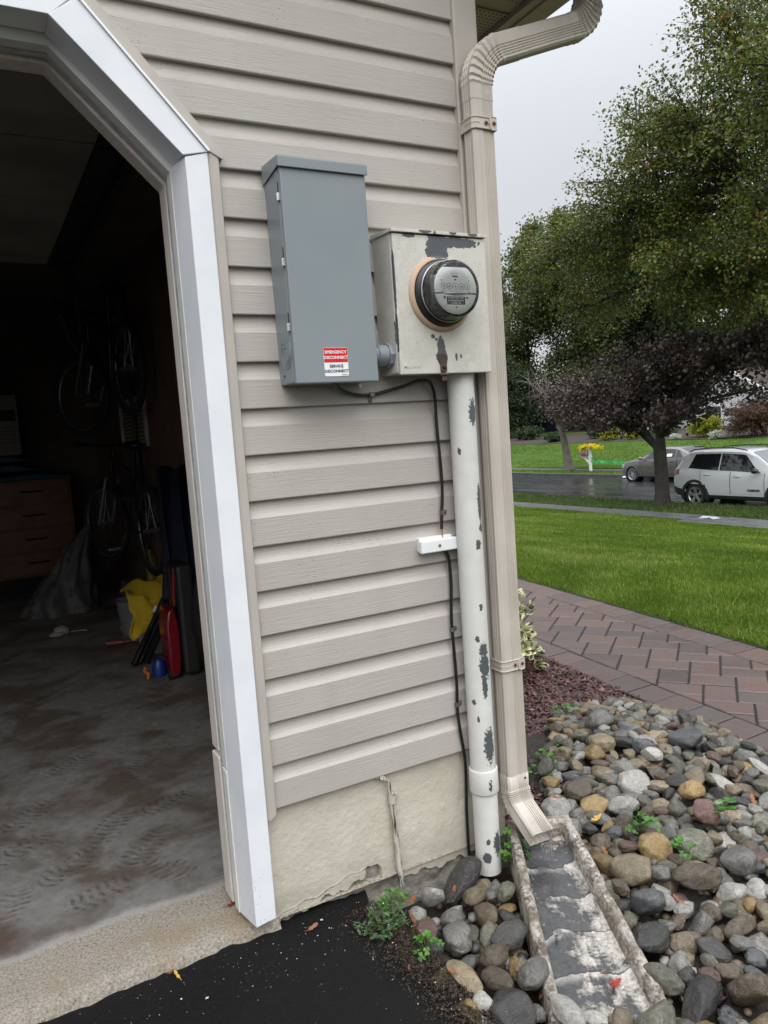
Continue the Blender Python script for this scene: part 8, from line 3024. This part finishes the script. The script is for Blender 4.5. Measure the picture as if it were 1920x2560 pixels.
bu = thing('bucket', 'pale dented bucket behind the yellow towel', 'bucket', (0.30, 3.52, FZ))
m = MB(); m.lathe([(0.10, 0.0), (0.125, 0.24), (0.13, 0.245), (0.122, 0.24), (0.098, 0.01), (0, 0.01)], (0.30, 3.52, FZ), (0, 0, 1), 28); m.build('pail', pmat('dusty_pail', (0.17, 0.175, 0.18), 0.6, 0.2, 12), bu, smooth=50)
m = MB(); m.tube([(0.30 + 0.13 * math.cos(t), 3.40, FZ + 0.10 + 0.12 * math.sin(t)) for t in [PI + PI * i / 12 for i in range(13)]], 0.004, 6); m.build('handle', SILV, bu)
bo = MB(); bo.lathe([(0.04, 0), (0.042, 0.16), (0.02, 0.20), (0.018, 0.24), (0, 0.24)], (0.56, 4.2, FZ + 0.24), (0, 0, 1), 18, cap0=True)
tag(bo.build('yellow_bottle', pmat('yellow_green_bottle', (0.22, 0.24, 0.015), 0.4), smooth=40), 'yellow-green bottle standing behind the towel', 'bottle')
sh2 = MB(); sh2.box(0.36, 0.59, 3.9, 4.45, FZ + 0.001, FZ + 0.239)
tag(sh2.build('storage_crate', DARKIN, bevel=0.008), 'dark crate under the yellow-green bottle', 'crate')
rt = MB(); rt.tube([(0.06, 3.30, FZ + 0.022), (0.16, 3.27, FZ + 0.022)], 0.020, 12); rt.tube([(0.16, 3.27, FZ + 0.022), (0.30, 3.22, FZ + 0.02)], 0.010, 8)
tag(rt.build('hand_tool', pmat('dark_red_grip', (0.11, 0.022, 0.018), 0.5), smooth=50), 'tool with a dark red grip lying on the floor before the basket', 'tool')
BAGM = None
q = NB('striped_tarp_bag')
f = q.noise(q.coord(scale=(2.5, 2.5, 1.6), rot=(0.3, 0.5, 0)), 3, 4, 0.6, 1.5)
BAGM = q.fin(q.ramp(f, [(0.0, (0.07, 0.065, 0.06)), (0.50, (0.085, 0.08, 0.075)), (0.56, (0.035, 0.03, 0.028)), (0.60, (0.07, 0.065, 0.06)), (0.66, (0.02, 0.03, 0.07)), (0.70, (0.06, 0.055, 0.05))]), 0.6)
bg_ = MB()
def bagf(u, v):
    a = u * 2 * PI
    r_ = (0.24 * (1 - v) ** 0.9 + 0.05 * (1 - v * 0.6)) * (1 + 0.30 * mnoise.noise((math.cos(a) * 1.6, math.sin(a) * 1.6, v * 3)) + 0.10 * math.sin(a * 9 + v * 4))
    return (-0.03 + r_ * 1.0 * math.cos(a) + 0.24 * v * v, 4.75 + r_ * 0.7 * math.sin(a), FZ + 0.002 + 0.68 * v ** 1.1 + 0.03 * mnoise.noise((u * 9, v * 4, 5)) * (v > 0.02))
bg_.grid(48, 26, bagf)
tag(bg_.build('plastic_sack', BAGM, smooth=80), 'slumped grey and blue printed sack hanging by the bicycles', 'sack')
gl_ = MB()
gl_.ball((-0.15, 3.87, FZ + 0.035), 0.055, 0.04, 0.035, 14, 8)
gl_.ball((-0.19, 3.83, FZ + 0.02), 0.05, 0.022, 0.018, 10, 6)
gl_.tube([(-0.10, 3.87, FZ + 0.02), (-0.02, 3.88, FZ + 0.012), (0.01, 3.86, FZ + 0.012)], 0.006, 6)
for i in range(len(gl_.v)):
    v = Vector(gl_.v[i]); gl_.v[i] = (v.x + 0.012 * mnoise.noise(v * 30), v.y, max(FZ + 0.001, v.z + 0.010 * mnoise.noise(v * 25)))
tag(gl_.build('work_glove', pmat('off_white_glove', (0.22, 0.21, 0.19), 0.9, 0.2, 20), smooth=80), 'crumpled off-white glove lying alone on the garage floor', 'glove')
